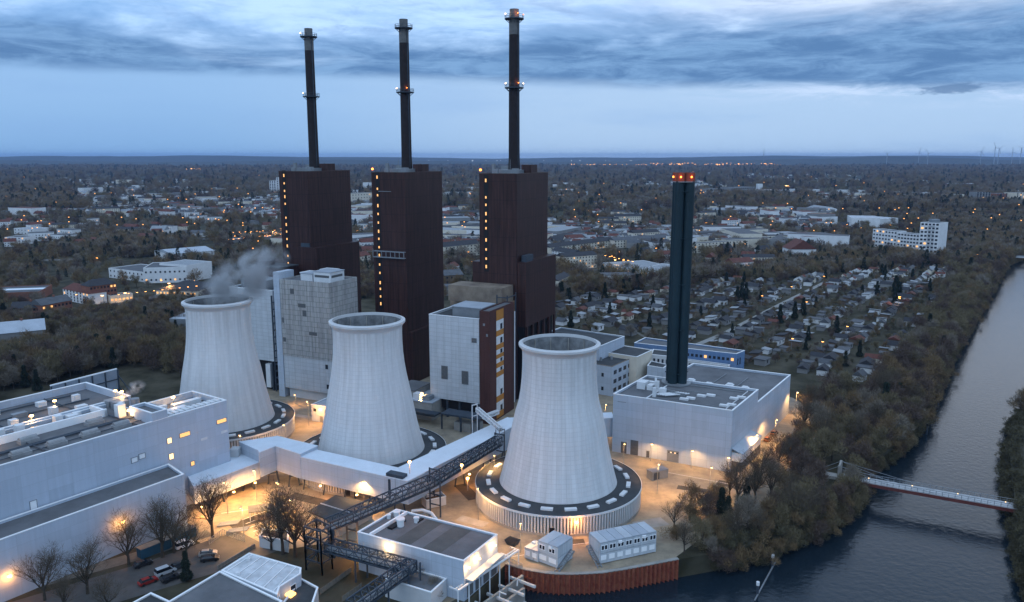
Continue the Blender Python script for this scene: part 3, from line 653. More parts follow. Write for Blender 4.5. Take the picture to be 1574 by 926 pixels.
tb.tube((*hall(9, 14), 20), (*hall(9, 14), 24), .4, 8).tube((*hall(10.4, 12.5), 20), (*hall(10.4, 12.5), 23.4), .4, 8)
tb.build('roof_pipework', whitem, r)
# stack 4
q4 = hall(18.5, 18.5)
q4 = (58.8, 275.5)
r = thing('exhaust_stack', 'dark teal twin-flue stack standing on the right hall, red lit band at its top', 'chimney', (*q4, 19.8))
w4 = 3.45
for sx_ in (-1, 1):
    for sy_ in (-1, 1):
        c4 = (q4[0]+sx_*1.72, q4[1]+sy_*1.72)
        MB().lathe([(1.68, 19.8), (1.68, 91.5)], 20, c4).build('flue', teal, r, smooth=True)
        MB().lathe([(1.75, 91.5), (1.75, 94.4), (1.4, 94.4), (1.4, 92), (.01, 92)], 20, c4).build('flue_top', mat('rust_red_band', (.20, .05, .03), .7, .3, .6), r)
MB().prism(rect((q4[0]-1.6, q4[1]-1.6), 0, 3.2, 3.2), 19.8, 92).build('core_frame', teal, r)
for z in (24, 40, 56, 72, 88):
    MB().lathe([(4.0, z), (4.15, z), (4.15, z+.25), (4.0, z+.25)], 4, q4).build('clamp_ring', teal, r)
MB().lathe([(2.2, 20.0), (5.2, 20.0), (5.2, 20.5), (2.2, 20.5)], 24, q4).build('base_ring', greym, r)
pl = MB().lathe([(3.4, 91.2), (4.1, 91.2), (4.1, 91.5), (3.4, 91.5)], 20, q4)
pl.build('platform', greym, r)
for (dx, dy) in ((-3.9, -1.4), (-1.8, -3.8), (1.8, -3.8)):
    MB().lathe([(.01, 92.7), (.28, 92.8), (.28, 93.2), (.01, 93.35)], 10, (q4[0]+dx, q4[1]+dy)).build('beacon', bulbr, r)
    light(r, (q4[0]+dx*1.15, q4[1]+dy*1.15, 93), 45, (1, .3, .06), .4)

# ------------------------------------------------------------------ offices behind the right hall
def bld(nm, label, cat, poly, z1, wm_, rm_, par=.5, trim=white, grp=None, z0=0):
    r = thing(nm, label, cat, (*poly[0], 0), grp); shell(r, poly, z0, z1, wm_, rm_, par, trim, .3); return r
def rows(r, P, Q, u0, du, nu, zs, w, h, m_=None, litp=.1, fr=None, seed=1):
    rd = random.Random(seed)
    for z in zs:
        for k in range(nu): opening(r, P, Q, u0+k*du, z, w, h, (lit if rd.random() < litp else (m_ or glass)), 'window', .06, fr)
# poly order: front-left, front-right, back-right, back-left (counter-clockwise)
z = 13.5
fl, fr_ = G(975, 527, z), G(1132, 544, z); br_ = G(1145, 539, z); bl = (fl[0]+(br_[0]-fr_[0])+1.5, fl[1]+(br_[1]-fr_[1])+5)
r = bld('office_building', 'long blue clad office building behind the teal stack', 'office building', [fl, fr_, br_, bl], z, blue, roofm, .6, white)
rows(r, fl, fr_, 3, 2.0, 22, (10.,), 1.2, 1.3, litp=.25, seed=3); rows(r, fr_, br_, 1.2, 2.2, 2, (3, 8), .9, 3., litp=0)
P = (fl[0]+8, fl[1]-5.5); Q = (fr_[0]-4, fr_[1]-2.5)
dd = (Vector(Q)-Vector(P)).normalized(); nn = Vector((-dd.y, dd.x))*2.6
r = bld('office_building', 'white two-storey office wing in front of the blue office building', 'office building', [P, Q, tuple(Vector(Q)+nn), tuple(Vector(P)+nn)], 8.6, conc, roofm, .4, white)
rows(r, P, Q, 2, 1.7, 24, (2.2, 5.8), 1.0, 1.5, litp=.2, seed=4)
# white block with dark windows left of the stack
P = (60, 330); fl = G(941, 564, 13); rr_ = G(979, 547, 13); fl2 = (fl[0]-13, fl[1]+6)
d0 = (Vector(rr_)-Vector(fl)).normalized(); n0_ = Vector((-d0.y, d0.x))*13
poly = [tuple(Vector(fl)+n0_), fl, rr_, tuple(Vector(rr_)+n0_)]
r = bld('office_building', 'white three-storey works building with dark windows, between nearest cooling tower and right hall', 'office building', poly, 13, white_clad, roofd, .3, beige)
Lw = (Vector(rr_)-Vector(fl)).length
rows(r, fl, rr_, 1.5, 4.4, int(Lw//4.6), (1.5, 5.3, 9.2), 2.6, 1.7, litp=.04, seed=9)
rows(r, poly[0], fl, 8, 3.5, 1, (2, 8), 1.1, 1.6, litp=0)
for k in range(3): q = along(poly[0], rr_, .3+.2*k); MB().tube((*q, 12.6), (*q, 14.3), .5, 8).build('roof_vent', greym, r)
fl = G(979, 549, 14.5); rr_ = G(1003, 538, 14.5); d0 = (Vector(rr_)-Vector(fl)).normalized(); n0_ = Vector((-d0.y, d0.x))*16
r = bld('office_building', 'cream block with a bare lit gable wall, left of the teal stack', 'office building', [tuple(Vector(fl)+n0_), fl, rr_, tuple(Vector(rr_)+n0_)], 14.5, mat('cream_render', (.58, .53, .44), .8, .08, .3), roofd, .3, white)
fl = G(921, 533, 19); rr_ = G(960, 517, 19); bk = G(848, 505, 19)
d0 = (Vector(rr_)-Vector(fl)).normalized(); n0_ = Vector((-d0.y, d0.x))*34
r = bld('machine_hall', 'long white machine hall with a dark roof behind the nearest cooling tower', 'industrial hall', [tuple(Vector(fl)+n0_), fl, rr_, tuple(Vector(rr_)+n0_)], 19, white_clad, roofd, .6, white)
q = tuple(Vector(fl)+n0_*1.02); r = bld('machine_hall', 'low dark brown flat-roofed shed at the foot of the rightmost brown block', 'shed', [(q[0], q[1]+4), (q[0]+20, q[1]+1), (q[0]+30, q[1]+26), (q[0]+6, q[1]+30)], 14, rust, roofm, .3, None)
fl = G(995, 562, 10); fr2 = G(1020, 566, 10)
r = bld('gas_kiosk', 'small lit plant room against the back of the right hall', 'plant room', [fl, fr2, (fr2[0]+3, fr2[1]+6), (fl[0]+3, fl[1]+8)], 10, white_clad, roofd, .3, white)
r = bld('office_building', 'white link block with two rows of square windows behind the teal stack', 'office building', [G(1001, 545, 12.5), G(1030, 548, 12.5), G(1034, 540, 12.5), G(1004, 537, 12.5)], 12.5, conc, roofd, .3, white)
rows(r, G(1001, 545, 12.5), G(1030, 548, 12.5), 1., 1.9, 4, (3.4, 8.6), .9, 2.2, litp=0, seed=2)

# ================================================================== BIG LEFT HALL
WL0 = Vector((-97.4, 212.3)); dirw = Vector((-math.cos(math.radians(55.3)), -math.sin(math.radians(55.3)))); nin = Vector((dirw.y, -dirw.x)) # inwards (left/back)
def LH(a, b): q = WL0 + dirw*a + nin*b; return (q.x, q.y)      # a: along the face towards the left, b: into the building
ZT = 28.0
r = thing('main_hall', 'huge white hall at the left with rows of pipes and skylights on its flat roof', 'industrial hall', (*WL0, 0))
poly = [LH(78, 0), LH(0, 0), LH(0, 26), LH(78, 26)]
shell(r, poly, 0, ZT, white_clad2, roofm, .9, white, .4)
back = [LH(48, 26.1), LH(-6, 26.1), LH(-6, 52), LH(48, 52)]
shell(r, back, 0, ZT+.6, white_clad2, roofm, 2.2, white, .5, 'rear_wall')
shell(r, [LH(80, 18), LH(41.3, 18), LH(41.3, 45), LH(80, 45)], 20, ZT+7.5, white_clad2, roofm, .6, white, .4, 'upper_block')
# lower front wing
f0, f1 = LH(-5.5, -9.5), LH(78, -5.5)
lw0 = (-89.2, 204.6)
fw = [(-148, 124.5), lw0, (-95.5, 211.6), (-97.4+dirw.x*2, 212.3+dirw.y*2-.01)]
low = [(-158, 111), lw0, (-95.8, 211.9), (-148, 136)]
low = [tuple(Vector(lw0)+dirw*78), lw0, (WL0.x-.02+.9, WL0.y-.3), tuple(WL0+dirw*78+Vector((.5, -.4)))]
shell(r, low, 0, 14.9, white_clad2, roofm, .7, white, .4, 'front_wing')
opening(r, low[0], low[1], 60, 15.2, 1, .1, greym, 'roof_rail', .02)
# door, hatches on the tall wall
def hw(a): return poly[0], poly[1], 78-a
for a, z, w_, h_, m_ in ((9.8, 18.2, 1.7, 1.3, white), (7.6, 18.6, 1.7, 1.3, white), (36, 14.5, 1.5, 2.3, white)):
    opening(r, poly[0], poly[1], 78-a, z, w_, h_, m_, 'hatch', .08, greym)
# extension block
ext = [LH(0, 0), LH(-20.8, 0), LH(-20.8, 17), LH(0, 17)]
shell(r, ext, 0, ZT+.05, white_clad2, roofm, 2.0, white, .5, 'extension_wall')
shell(r, [LH(3, -.05), LH(-1.6, -.05), LH(-1.6, 11), LH(3, 11)], ZT-1.0, ZT+2.4, white_clad2, roofm, .9, white, .4, 'raised_block')
for u_, z_, w_, h_, m_ in ((.9, 20.4, 1.3, 1.5, litw), (1.1, 15.6, 1.3, 1.6, litw), (4.8, 21.0, 3.2, 1.1, lit), (17, 21.6, 3.2, 1.1, lit), (7.6, 11.6, 1.1, 1.2, lit), (1.0, 8.7, 1.3, .5, lit)):
    opening(r, ext[0], ext[1], u_, z_, w_, h_, m_, 'window', .1, greym)
for u_, z_ in ((11.3, 18.0), (18.2, 18.2)): opening(r, ext[0], ext[1], u_, z_, 2.2, .7, whitem, 'vent', .08)
for k in range(11):
    MB().prism([LH(-1.9-k*1.7-.6, 1.2), LH(-1.9-k*1.7+.6, 1.2), LH(-1.9-k*1.7+.6, 4), LH(-1.9-k*1.7-.6, 4)], 26.0, 28.2).build('cooler_unit', whitem, r)
for k, (a, b, a2, b2) in enumerate(((-4, 6.5, -12, 8.5), (-10, 10, -19, 12), (-3, 12, -9, 13.5))):
    MB().prism([LH(a, b), LH(a2, b), LH(a2, b2), LH(a, b2)], 26.0, 27.4).build('roof_unit', whitem, r)
# roof of the main hall: skylights along the front strip, pipes, plant
for k in range(6):
    for b, dz in ((4.2, 0),) if k % 2 else ((4.2, 0), (12.5, 0)):
        a = 6.5+k*8.6 + (3 if b > 5 else 0)
        s_ = MB().prism([LH(a, b), LH(a+4.6, b), LH(a+4.6, b+2.4), LH(a, b+2.4)], 27.1, 28.0).build('skylight', skym, r)
        MB().tube((*LH(a+.2, b+1.2), 28.1), (*LH(a+4.4, b+1.2), 28.1), .75, 10).build('skylight_vault', skym, s_)
pb = MB()
pb.tube((*LH(0, 9.2), 27.6), (*LH(76, 9.2), 27.6), .28, 6).tube((*LH(0, 10.2), 27.6), (*LH(76, 10.2), 27.6), .2, 6).tube((*LH(2, 5.4), 27.4), (*LH(76, 5.4), 27.4), .12, 5)
for a in (6, 30, 54): pb.tube((*LH(a, 2), 27.5), (*LH(a, 17), 27.5), .2, 6)
pb.build('roof_pipework', steel, r)
MB().prism([LH(40, 17.6), LH(6, 17.6), LH(6, 18.3), LH(40, 18.3)], 27.1, 29.2).build('roof_screen', white, r)
MB().prism([LH(6.7, 17.6), LH(6, 17.6), LH(6, 26), LH(6.7, 26)], 27.1, 28.9).build('roof_screen', white, r)
for (a, b, w_, d_, h_) in ((3, 13, 2.2, 2.2, 3.6), (12, 21, 3, 2, 1.6), (16, 22, 2, 2, 2.2), (21, 20, 4, 1.6, 1.2), (26, 22, 2, 2, 2.4), (30, 24, 3, 2, 1.8), (35, 21, 2.5, 2, 1.4), (10, 24, 2, 1.6, 1.2), (-2, 20, 4, 3, 2.2), (-4, 24, 6, 3, 2), (1, 17, 1.4, 1.4, 3.)):
    MB().prism([LH(a, b), LH(a+w_, b), LH(a+w_, b+d_), LH(a, b+d_)], 26.9, 27.1+h_).build('roof_unit', whitem if w_ < 4 else greym, r)
for (a, b, w_, d_, h_) in ((5, 30, 3, 2, 1.6), (12, 33, 2, 2, 2.2), (18, 38, 4, 2, 1.4), (24, 30, 2, 2, 2.4), (28, 42, 5, 1.6, 1.2), (35, 36, 3, 2, 1.8), (10, 44, 2.5, 2, 1.4), (2, 40, 2, 1.6, 2.2), (22, 46, 3, 2, 1.5), (31, 29, 2, 2, 1.5)):
    MB().prism([LH(a, b), LH(a+w_, b), LH(a+w_, b+d_), LH(a, b+d_)], 26.4, 26.4+h_).build('roof_unit', whitem if w_ < 4 else greym, r)
pb = MB()
for b in (32, 39, 47): pb.tube((*LH(0, b), 26.9), (*LH(46, b), 26.9), .25, 6)
for a in (8, 27): pb.tube((*LH(a, 28), 26.9), (*LH(a, 50), 26.9), .2, 6)
pb.build('roof_pipework', steel, r)
MB().tube((*LH(-1, 15), 27), (*LH(-1, 15), 31.0), 1.2, 14).build('exhaust_pipe', greym, r)
for k, (a, b, z_) in enumerate(((38.5, 15.2, 29.4), (22, 26.9, 29.6), (11, 37, 29.2), (-3.5, 26.5, 30.2), (-4, 31, 29.6), (-12, 13.5, 28.6), (3.2, 11.2, 29))):
    q = LH(a, b)
    MB().beam((*q, 26.2), (*q, z_), .14).build('lamp_post', greym, r); MB().box(q[0]-.35, q[0]+.35, q[1]-.35, q[1]+.35, z_, z_+.35).build('roof_lamp', bulb, r)
    light(r, (q[0]+.5, q[1]-.9, z_-.1), 260 if k in (2, 4) else 520, (1, .55, .2), .4)
# free standing wind screen beyond the hall
S0, S1 = Vector(LH(-6.5, 51)), Vector(LH(-45, 44))
S0, S1 = Vector(G(78, 594, 27)), Vector(G(180, 568, 27)); ds = (S1-S0).normalized(); ns = Vector((-ds.y, ds.x))
r = thing('wind_screen', 'tall panelled steel screen braced from behind, beyond the huge white hall roof', 'screen wall', (*S0, 0))
MB().prism([tuple(S0), tuple(S1), tuple(S1+ns*.4), tuple(S0+ns*.4)], 16, 27).build('panel', mat('blue_grey_panel', (.22, .26, .31), .6, .12, .2), r)
MB().prism([tuple(S0), tuple(S1), tuple(S1+ns*.5), tuple(S0+ns*.5)], 27, 27.35).build('top_rail', white, r)
fr = MB()
for k in range(6):
    p = S0+(S1-S0)*k/5-ns*.25; fr.beam((*p, 0), (*p, 27), .35)
for z_ in (20, 23.6): fr.beam((*(S0-ns*.25), z_), (*(S1-ns*.25), z_), .3)
fr.beam((*(S1-ns*.2), 25), (*(S1-ns*7+ds*2), 16), .3); fr.beam((*(S1-ns*.2), 21), (*(S1-ns*5+ds*2), 15), .3)
fr.build('frame', steel, r)
# low white building left of cooling tower 1, grey boxes behind
fl, fr_ = G(247, 603), G(287, 612)
z_ = 9
r = bld('switch_house', 'low white switch house with a dark roof left of the farthest cooling tower', 'plant building', [(-142, 262), (-124.5, 256), (-112, 284), (-130, 291)], 9.5, white_clad, roofd, .8, white)
P_ = G(262, 512); r = bld('storage_shed', 'grey metal shed among the bare trees behind the farthest cooling tower', 'shed', [G(262, 512), G(300, 514), (G(300, 514)[0]+6, G(300, 514)[1]+22), (G(262, 512)[0]+2, G(262, 512)[1]+26)], 8.5, greym, roofl, .2, None)

# ================================================================== ELEVATED WHITE CORRIDOR
corr = thing('conveyor_corridor', 'elevated white conveyor corridor zigzagging between the cooling towers on steel legs', 'conveyor bridge', (-60, 228, 0))
def seg(poly, z0, z1, nm='corridor_section'):
    if area(poly) < 0: poly = poly[::-1]
    MB().prism(poly, z0, z1).build(nm, white_clad, corr)
    MB().prism(inset(poly, -.08), z1, z1+.18).build('roof_sheet', corrm, corr)
seg([(-89.3, 210.5), (-76.6, 228.6), (-84.5, 236), (-91.5, 226.5), (-95.2, 220)], 3.4, 8.6)
seg([(-76.6, 228.6), (-75.8, 226.8), (-72.6, 232.2), (-63.3, 225.6), (-59.6, 232.4), (-74.5, 241), (-85, 236)], 4.6, 12.4)
seg([(-63.3, 225.8), (-28.8, 207.6), (-24.8, 213.5), (-32.6, 217.2), (-59.8, 231.6)], 4.6, 11.4)
seg([(-28.9, 207.55), (-3.8, 246), (2.8, 257), (-1.5, 262), (-32.7, 217.3)], 4.7, 11.5)
seg([(2.8, 257), (35, 262.2), (35, 268), (-1.5, 262)], 4.7, 11.3)
for (x, y, z_) in ((-86, 219, 3.5), (-80, 228, 3.5), (-74, 233, 4.6), (-67, 231, 4.6), (-62, 229, 4.6), (-55, 225, 4.6), (-48, 221.5, 4.6), (-40, 217, 4.6), (-32, 212.5, 4.6), (-24, 219, 4.7), (-16, 231, 4.7), (-8, 243.5, 4.7), (-2, 253, 4.7), (12, 262, 4.7)):
    for o in (-1.5, 1.5): MB().beam((x+o, y+o*.4, 0), (x+o*.6, y+o*.3, z_), .42).build('leg', steel, corr)
    MB().beam((x-1.4, y-.5, z_-1.2), (x+1.4, y+.5, z_-1.2), .3).build('crossbar', steel, corr)
opening(corr, (-63.3, 225.8), (-28.8, 207.6), 32.4, 4.3, .7, 6.6, steel, 'drain_pipe', .25)
q = (-33.2, 211.8); MB().prism(rect((q[0]-2.2, q[1]-.6), -27, 5.6, 2.4), 11.6, 12.5).build('roof_hatch', steel, corr)
MB().beam((-32.6, 209.6, 8.2), (-32.6, 209.6, 11.9), .12).build('antenna', greym, corr)
opening(corr, (-28.9, 207.55), (-3.8, 246), 1, 7, .2, .2, steel, 'bracket', .1)
MB().box(-86.8, -84.2, 232.5, 235.5, 8.8, 11.2).build('roof_box', conc, corr)

# ================================================================== DARK PIPE GANTRY
def truss(r, p, q, w, h, n, m_, nm='truss_span', pipes=2):
    p = Vector(p); q = Vector(q); d = (q-p); dn = Vector((d.x, d.y, 0)).normalized(); s = Vector((-dn.y, dn.x, 0))*w/2; up = Vector((0, 0, h)); t = MB()
    for sd in (-1, 1):
        for k in (0, 1): t.beam(p+s*sd+up*k, q+s*sd+up*k, .3, .3)
        t.beam(p+s*sd+up*.5, q+s*sd+up*.5, .12)
        for i in range(n+1):
            a = p+d*i/n+s*sd; t.beam(a, a+up, .18)
            if i < n: b = p+d*(i+1)/n+s*sd; t.beam(*((a, b+up) if i % 2 else (a+up, b)), .15)
    for i in range(n+1):
        a = p+d*i/n; t.beam(a-s, a+s, .2); t.beam(a-s+up, a+s+up, .16)
        if i < n: b = p+d*(i+1)/n; t.beam(a-s+up, b+s+up, .12)
    t.build(nm, m_, r)
    pp = MB()
    for k in range(pipes):
        o = s*(-.6+1.2*k/max(1, pipes-1)); pp.tube(p+o+Vector((0, 0, .5)), q+o+Vector((0, 0, .5)), .32, 8)
    pp.build('pipe', greym, r)
    MB().quad(*[tuple(x) for x in (p-s*.9, q-s*.9, q+s*.9, p+s*.9)]).build('deck', steel, r)
gan = thing('pipe_gantry', 'dark blue steel lattice pipe gantry running diagonally past the elevated white corridor', 'pipe gantry', (-21, 211, 0))
truss(gan, (-45.5, 183.5, 9.0), (-40.9, 188.4, 9.1), 2.6, 2.6, 3, steel)
truss(gan, (-40.9, 188.4, 9.1), (-22.5, 209.0, 9.6), 2.6, 2.8, 12, steel)
truss(gan, (-22.5, 209.0, 9.6), (-4.2, 242, 9.4), 2.6, 2.6, 16, steel)
for (x, y, z_) in ((-21.6, 210.2, 14.2), (-4.0, 243.6, 12.5), (-40.6, 188.6, 9.2)):
    f = MB()
    for o in (-1.5, 1.5):
        f.beam((x+o, y-o*.5, 0), (x+o, y-o*.5, z_), .42)
    for h in (3.5, 6.5, z_-.3): f.beam((x-1.5, y+.75, h), (x+1.5, y-.75, h), .28)
    f.build('support', steel, gan)
f = MB()
for a in (0, 1):
    for (x, y) in ((-48.5, 184.5), (-44.2, 181), (-50.5, 180.5), (-46, 178)): f.beam((x, y, 0), (x, y, 11.5-a), .35)
for h in (3, 6, 9, 11.4):
    f.beam((-48.5, 184.5, h), (-44.2, 181, h), .3); f.beam((-44.2, 181, h), (-46, 178, h), .3); f.beam((-46, 178, h), (-50.5, 180.5, h), .3); f.beam((-50.5, 180.5, h), (-48.5, 184.5, h), .3)
f.beam((-50.5, 180.5, 1), (-44.2, 181, 9), .25); f.beam((-48.5, 184.5, 9), (-46, 178, 3), .25); f.beam((-50.5, 180.5, 9), (-48.5, 184.5, 1), .25)
f.tube((-44, 183, 2), (-44, 183, 9.5), .5, 10).tube((-45.5, 184.3, 2), (-45.5, 184.3, 9.5), .35, 8)
f.build('corner_tower', steel, gan)
r = thing('pipe_gantry', 'dark lattice pipe gantry in the foreground, left of the grey-roofed white hall', 'pipe gantry', (-44, 181, 0))
truss(r, (-44.8, 180.6, 5.4), (-22.6, 168.2, 6.2), 3.0, 2.2, 11, steel, pipes=4)
truss(r, (-23.2, 169.6, 6.2), (-33.5, 152.0, 6.2), 2.8, 2.4, 9, steel, pipes=3)
for (x, y, z_) in ((-36, 175.8, 5.6), (-22.2, 167.2, 8.6), (-28.5, 160.5, 6.2)):
    f = MB()
    for o in (-1.2, 1.2): f.beam((x+o, y+o*.9, 0), (x+o, y+o*.9, z_), .38)
    f.build('support', steel, r)
# white lattice ladder boom over the corridor
r = thing('transfer_frame', 'pale steel lattice transfer frame at the upper end of the dark pipe gantry', 'steel frame', (-4, 243, 0))
truss(r, (-11.5, 252.5, 17.0), (-3.6, 243.5, 13.2), 1.2, 1.2, 8, whitem, 'lattice_boom', 1)
f = MB()
for (x, y) in ((-13.2, 253), (-11.6, 254.4)): f.beam((x, y, 0), (x, y, 19), .3)
f.beam((-13.2, 253, 18.8), (-11.6, 254.4, 18.8), .3); f.beam((-13.2, 253, 15), (-11.6, 254.4, 15), .25); f.build('portal', whitem, r)
truss(r, (-4.6, 254.5, 15.6), (-9.5, 250.5, 15.0), 1.0, 1.0, 5, whitem, 'lattice_boom', 1)
f = MB()
for (x, y) in ((-5.2, 244.5), (-2.4, 243), (-4.0, 241.6)): f.beam((x, y, 8), (x, y, 14.2), .3)
for z_ in (10, 12, 14): f.beam((-5.2, 244.5, z_), (-2.4, 243, z_), .2); f.beam((-2.4, 243, z_), (-4., 241.6, z_), .2); f.beam((-4., 241.6, z_), (-5.2, 244.5, z_), .2)
f.build('head_frame', greym, r)

# ================================================================== FRONT HALL WITH THE GREY ROOF
A, B, Cq, D = (-37.6, 180.6), (-10.9, 166.4), (-3.5, 179.3), (-30.0, 193.4)
r = thing('pump_hall', 'white hall with a grey flat roof in the foreground, lamps glowing on its walls', 'industrial hall', (*A, 0))
shell(r, [A, B, Cq, D], 0, 10, white_clad, roofm, .5, white, .3)
dA = (Vector(B)-Vector(A)).normalized(); dB = (Vector(D)-Vector(A)).normalized()
def FH(u_, v_): q = Vector(A)+dA*u_+dB*v_; return (q.x, q.y)
def frect(u0, u1, v0, v1): return [FH(u0, v0), FH(u1, v0), FH(u1, v1), FH(u0, v1)]
MB().prism(frect(3.3, 3.8, .3, 14.6), 9.5, 10.3).build('fire_wall', white, r)
for (u0, u1, v0, v1, m_) in ((10, 14.5, .4, 14.4, mat('dark_felt_strip', (.075, .08, .08), .85, .2, .2)), (18, 23, .4, 14.4, MATS['dark_felt_strip'])):
    MB().prism(frect(u0, u1, v0, v1), 9.5, 9.56).build('roof_strip', m_, r)
for (u_, v_, rr2, h) in ((6.4, 8.3, .9, 2.0), (8.6, 11.8, .6, 1.4), (2, 12.5, .8, 1.3), (1.2, 10.3, .5, 1.1)):
    MB().lathe([(rr2, 9.5), (rr2, 9.5+h*.7), (rr2*1.25, 9.5+h*.75), (rr2*1.25, 9.5+h), (.01, 9.5+h)], 14, FH(u_, v_)).build('roof_fan', whitem, r)
MB().prism(frect(4.6, 6.0, 5.5, 11), 9.5, 10.0).build('roof_duct', black, r); MB().prism(frect(8.5, 9.2, 11.5, 14), 9.5, 9.9).build('roof_duct', black, r)
opening(r, D, A, 11.6, 7.2, 2.5, .8, black, 'vent', .06)
sub = [(-26.2, 174.2), (-15.3, 168.5), (-17.9, 162.3), (-29, 168.6)]
sub = [(-29.2, 168.4), (-18.0, 162.4), (-15.0, 168.4), (-26.2, 174.4)]
shell(r, sub, 0, 4.6, conc, roofm, .4, white, .3, 'annex_wall')
d = (Vector(Cq)-Vector(B)).normalized(); n = Vector((d.y, -d.x)); b0 = Vector(B)+d*.6; b1 = Vector(Cq)-d*.2
MB().prism([tuple(b0), tuple(b0+n*2.0), tuple(b1+n*2.0), tuple(b1)], 5.0, 5.4).build('canopy', conc, r)
for k in range(4):
    p = b0+(b1-b0)*(k+.2)/4; MB().prism([tuple(p), tuple(p+d*2.4), tuple(p+d*2.4+n*.1), tuple(p+n*.1)], .3, 3.6).build('louvre_door', MATS['grey_louvre'], r)
for (x, y, z_, pw) in ((*FH(9.4, -1.1), 8.4, 900), (*tuple(b0+n*1.0+d*.1), 8.0, 500), (*tuple(b0+n*1.0+d*4.5), 8.2, 620), (*tuple(b0+n*1.0+d*11.5), 8.4, 800)):
    MB().box(x-.22, x+.22, y-.22, y+.22, z_+.15, z_+.4).build('wall_lamp', bulb, r); light(r, (x, y, z_), pw, (1, .58, .22), .35)
q = FH(9.4, -.5); MB().beam((*FH(9.4, .1), 8.9), (*FH(9.4, -1.1), 8.9), .1).build('lamp_arm', greym, r)
q = FH(-3, 5)
r2_ = thing('gate_lamp', 'bright lamp on the wall left of the grey-roofed white hall', 'wall lamp', (*q, 0))
MB().prism(rect(q, -27, 1.6, .4), 0, 4.4).build('kiosk', conc, r2_); light(r2_, (q[0]-1, q[1]-1.4, 4.5), 1500)
MB().box(q[0]-.3, q[0]+1.8, q[1]-1.0, q[1]-.7, 1.4, 3.8).build('light_panel', bulbs if False else glow('bright_panel', (1, .78, .45), 9), r2_)
# big bent pipe behind it
r = thing('bent_pipe', 'shiny white pipe bending down behind the grey-roofed white hall', 'pipe', (-22, 200, 0))
f = MB(); pts = [(-27, 201.5, 5.6), (-24, 200, 6.6), (-21.5, 198.6, 6.4), (-19.6, 197.3, 4.6), (-18.4, 195.5, 1.4)]
for i in range(4): f.tube(pts[i], pts[i+1], .42, 10)
f.build('pipe', whitem, r)
f = MB()
for (x, y) in ((-25, 199), (-22.5, 202.5), (-21, 198)): f.beam((x, y, 0), (x, y, 5.4), .3)
f.beam((-25, 199, 5.2), (-21, 198, 5.2), .3); f.beam((-25, 199, 5.2), (-22.5, 202.5, 5.2), .3); f.beam((-25, 199, .2), (-21, 198, 5), .2); f.build('frame', greym, r)
# dark roofed shed
z_ = 4.2
a0, a1, a2, a3 = G(473, 786, z_), G(520, 806, z_), G(578, 775, z_), G(516, 761, z_)
r = thing('bicycle_shed', 'low shed with a wide dark blue roof in front of the elevated corridor', 'shed', (*a0, 0))
MB().prism(inset([a0, a1, a2, a3], .8), 0, z_-.3).build('wall', mat('pale_brick', (.40, .37, .33), .85, .15, .8), r)
MB().prism([a0, a1, a2, a3], z_-.3, z_).build('roof', roofd, r)
m0, m1 = along(a0, a3, .45), along(a1, a2, .45); MB().beam((*m0, z_+.1), (*m1, z_+.1), .25).build('ridge_strip', roofl, r)
rows(r, inset([a0, a1, a2, a3], .8)[0], inset([a0, a1, a2, a3], .8)[1], .8, 2.0, 4, (1.2,), 1.2, 1.2, litp=.4, seed=5)

# ================================================================== CANAL EDGE: SHEET PILING, CONTAINER OFFICES, PIPE RACK
pile_pts = [(-1.6, 183.3), (3, 180.6), (7.8, 178.9), (11, 178.35), (14, 178.25), (18, 178.5), (22, 179.0), (27, 180.4), (32, 182.1), (37, 183.9), (41.8, 185.6)]
r = thing('sheet_pile_wall', 'rust red corrugated sheet pile wall holding the yard above the dark canal water', 'quay wall', (14, 178, 0))
mb = MB(); acc = []; tot = 0
for i in range(len(pile_pts)-1):
    a, b_ = Vector(pile_pts[i]), Vector(pile_pts[i+1]); Ls = (b_-a).length; n_ = max(2, int(round(Ls/.42)))
    for k in range(n_): acc.append((a+(b_-a)*k/n_, (b_-a).normalized()))
acc.append((Vector(pile_pts[-1]), acc[-1][1])); prof = []
for i, (p, d) in enumerate(acc):
    nn = Vector((d.y, -d.x)); prof.append(p + nn*(1.0 if (i % 3) == 1 else .1))
for i, p in enumerate(prof): mb.v += [(p.x, p.y, -7), (p.x, p.y, .35), ]
for i in range(len(prof)-1): mb.f.append((2*i, 2*i+2, 2*i+3, 2*i+1))
mb.build('piling', redst, r)
cap = MB()
for i in range(len(pile_pts)-1): cap.beam((*pile_pts[i], .3), (*pile_pts[i+1], .3), 1.0, .25)
cap.build('capping', concd, r)
f = MB()
for z_ in (-1.5, -3.5): f.beam((-1.8, 182.6, z_), (5.0, 178.9, z_), .25)
f.build('waler', redst, r)
ol = panel('office_container_wall', (.46, .50, .54), (.33, .36, .40), 0, 2.5, 2.8, .06, .6, .15)
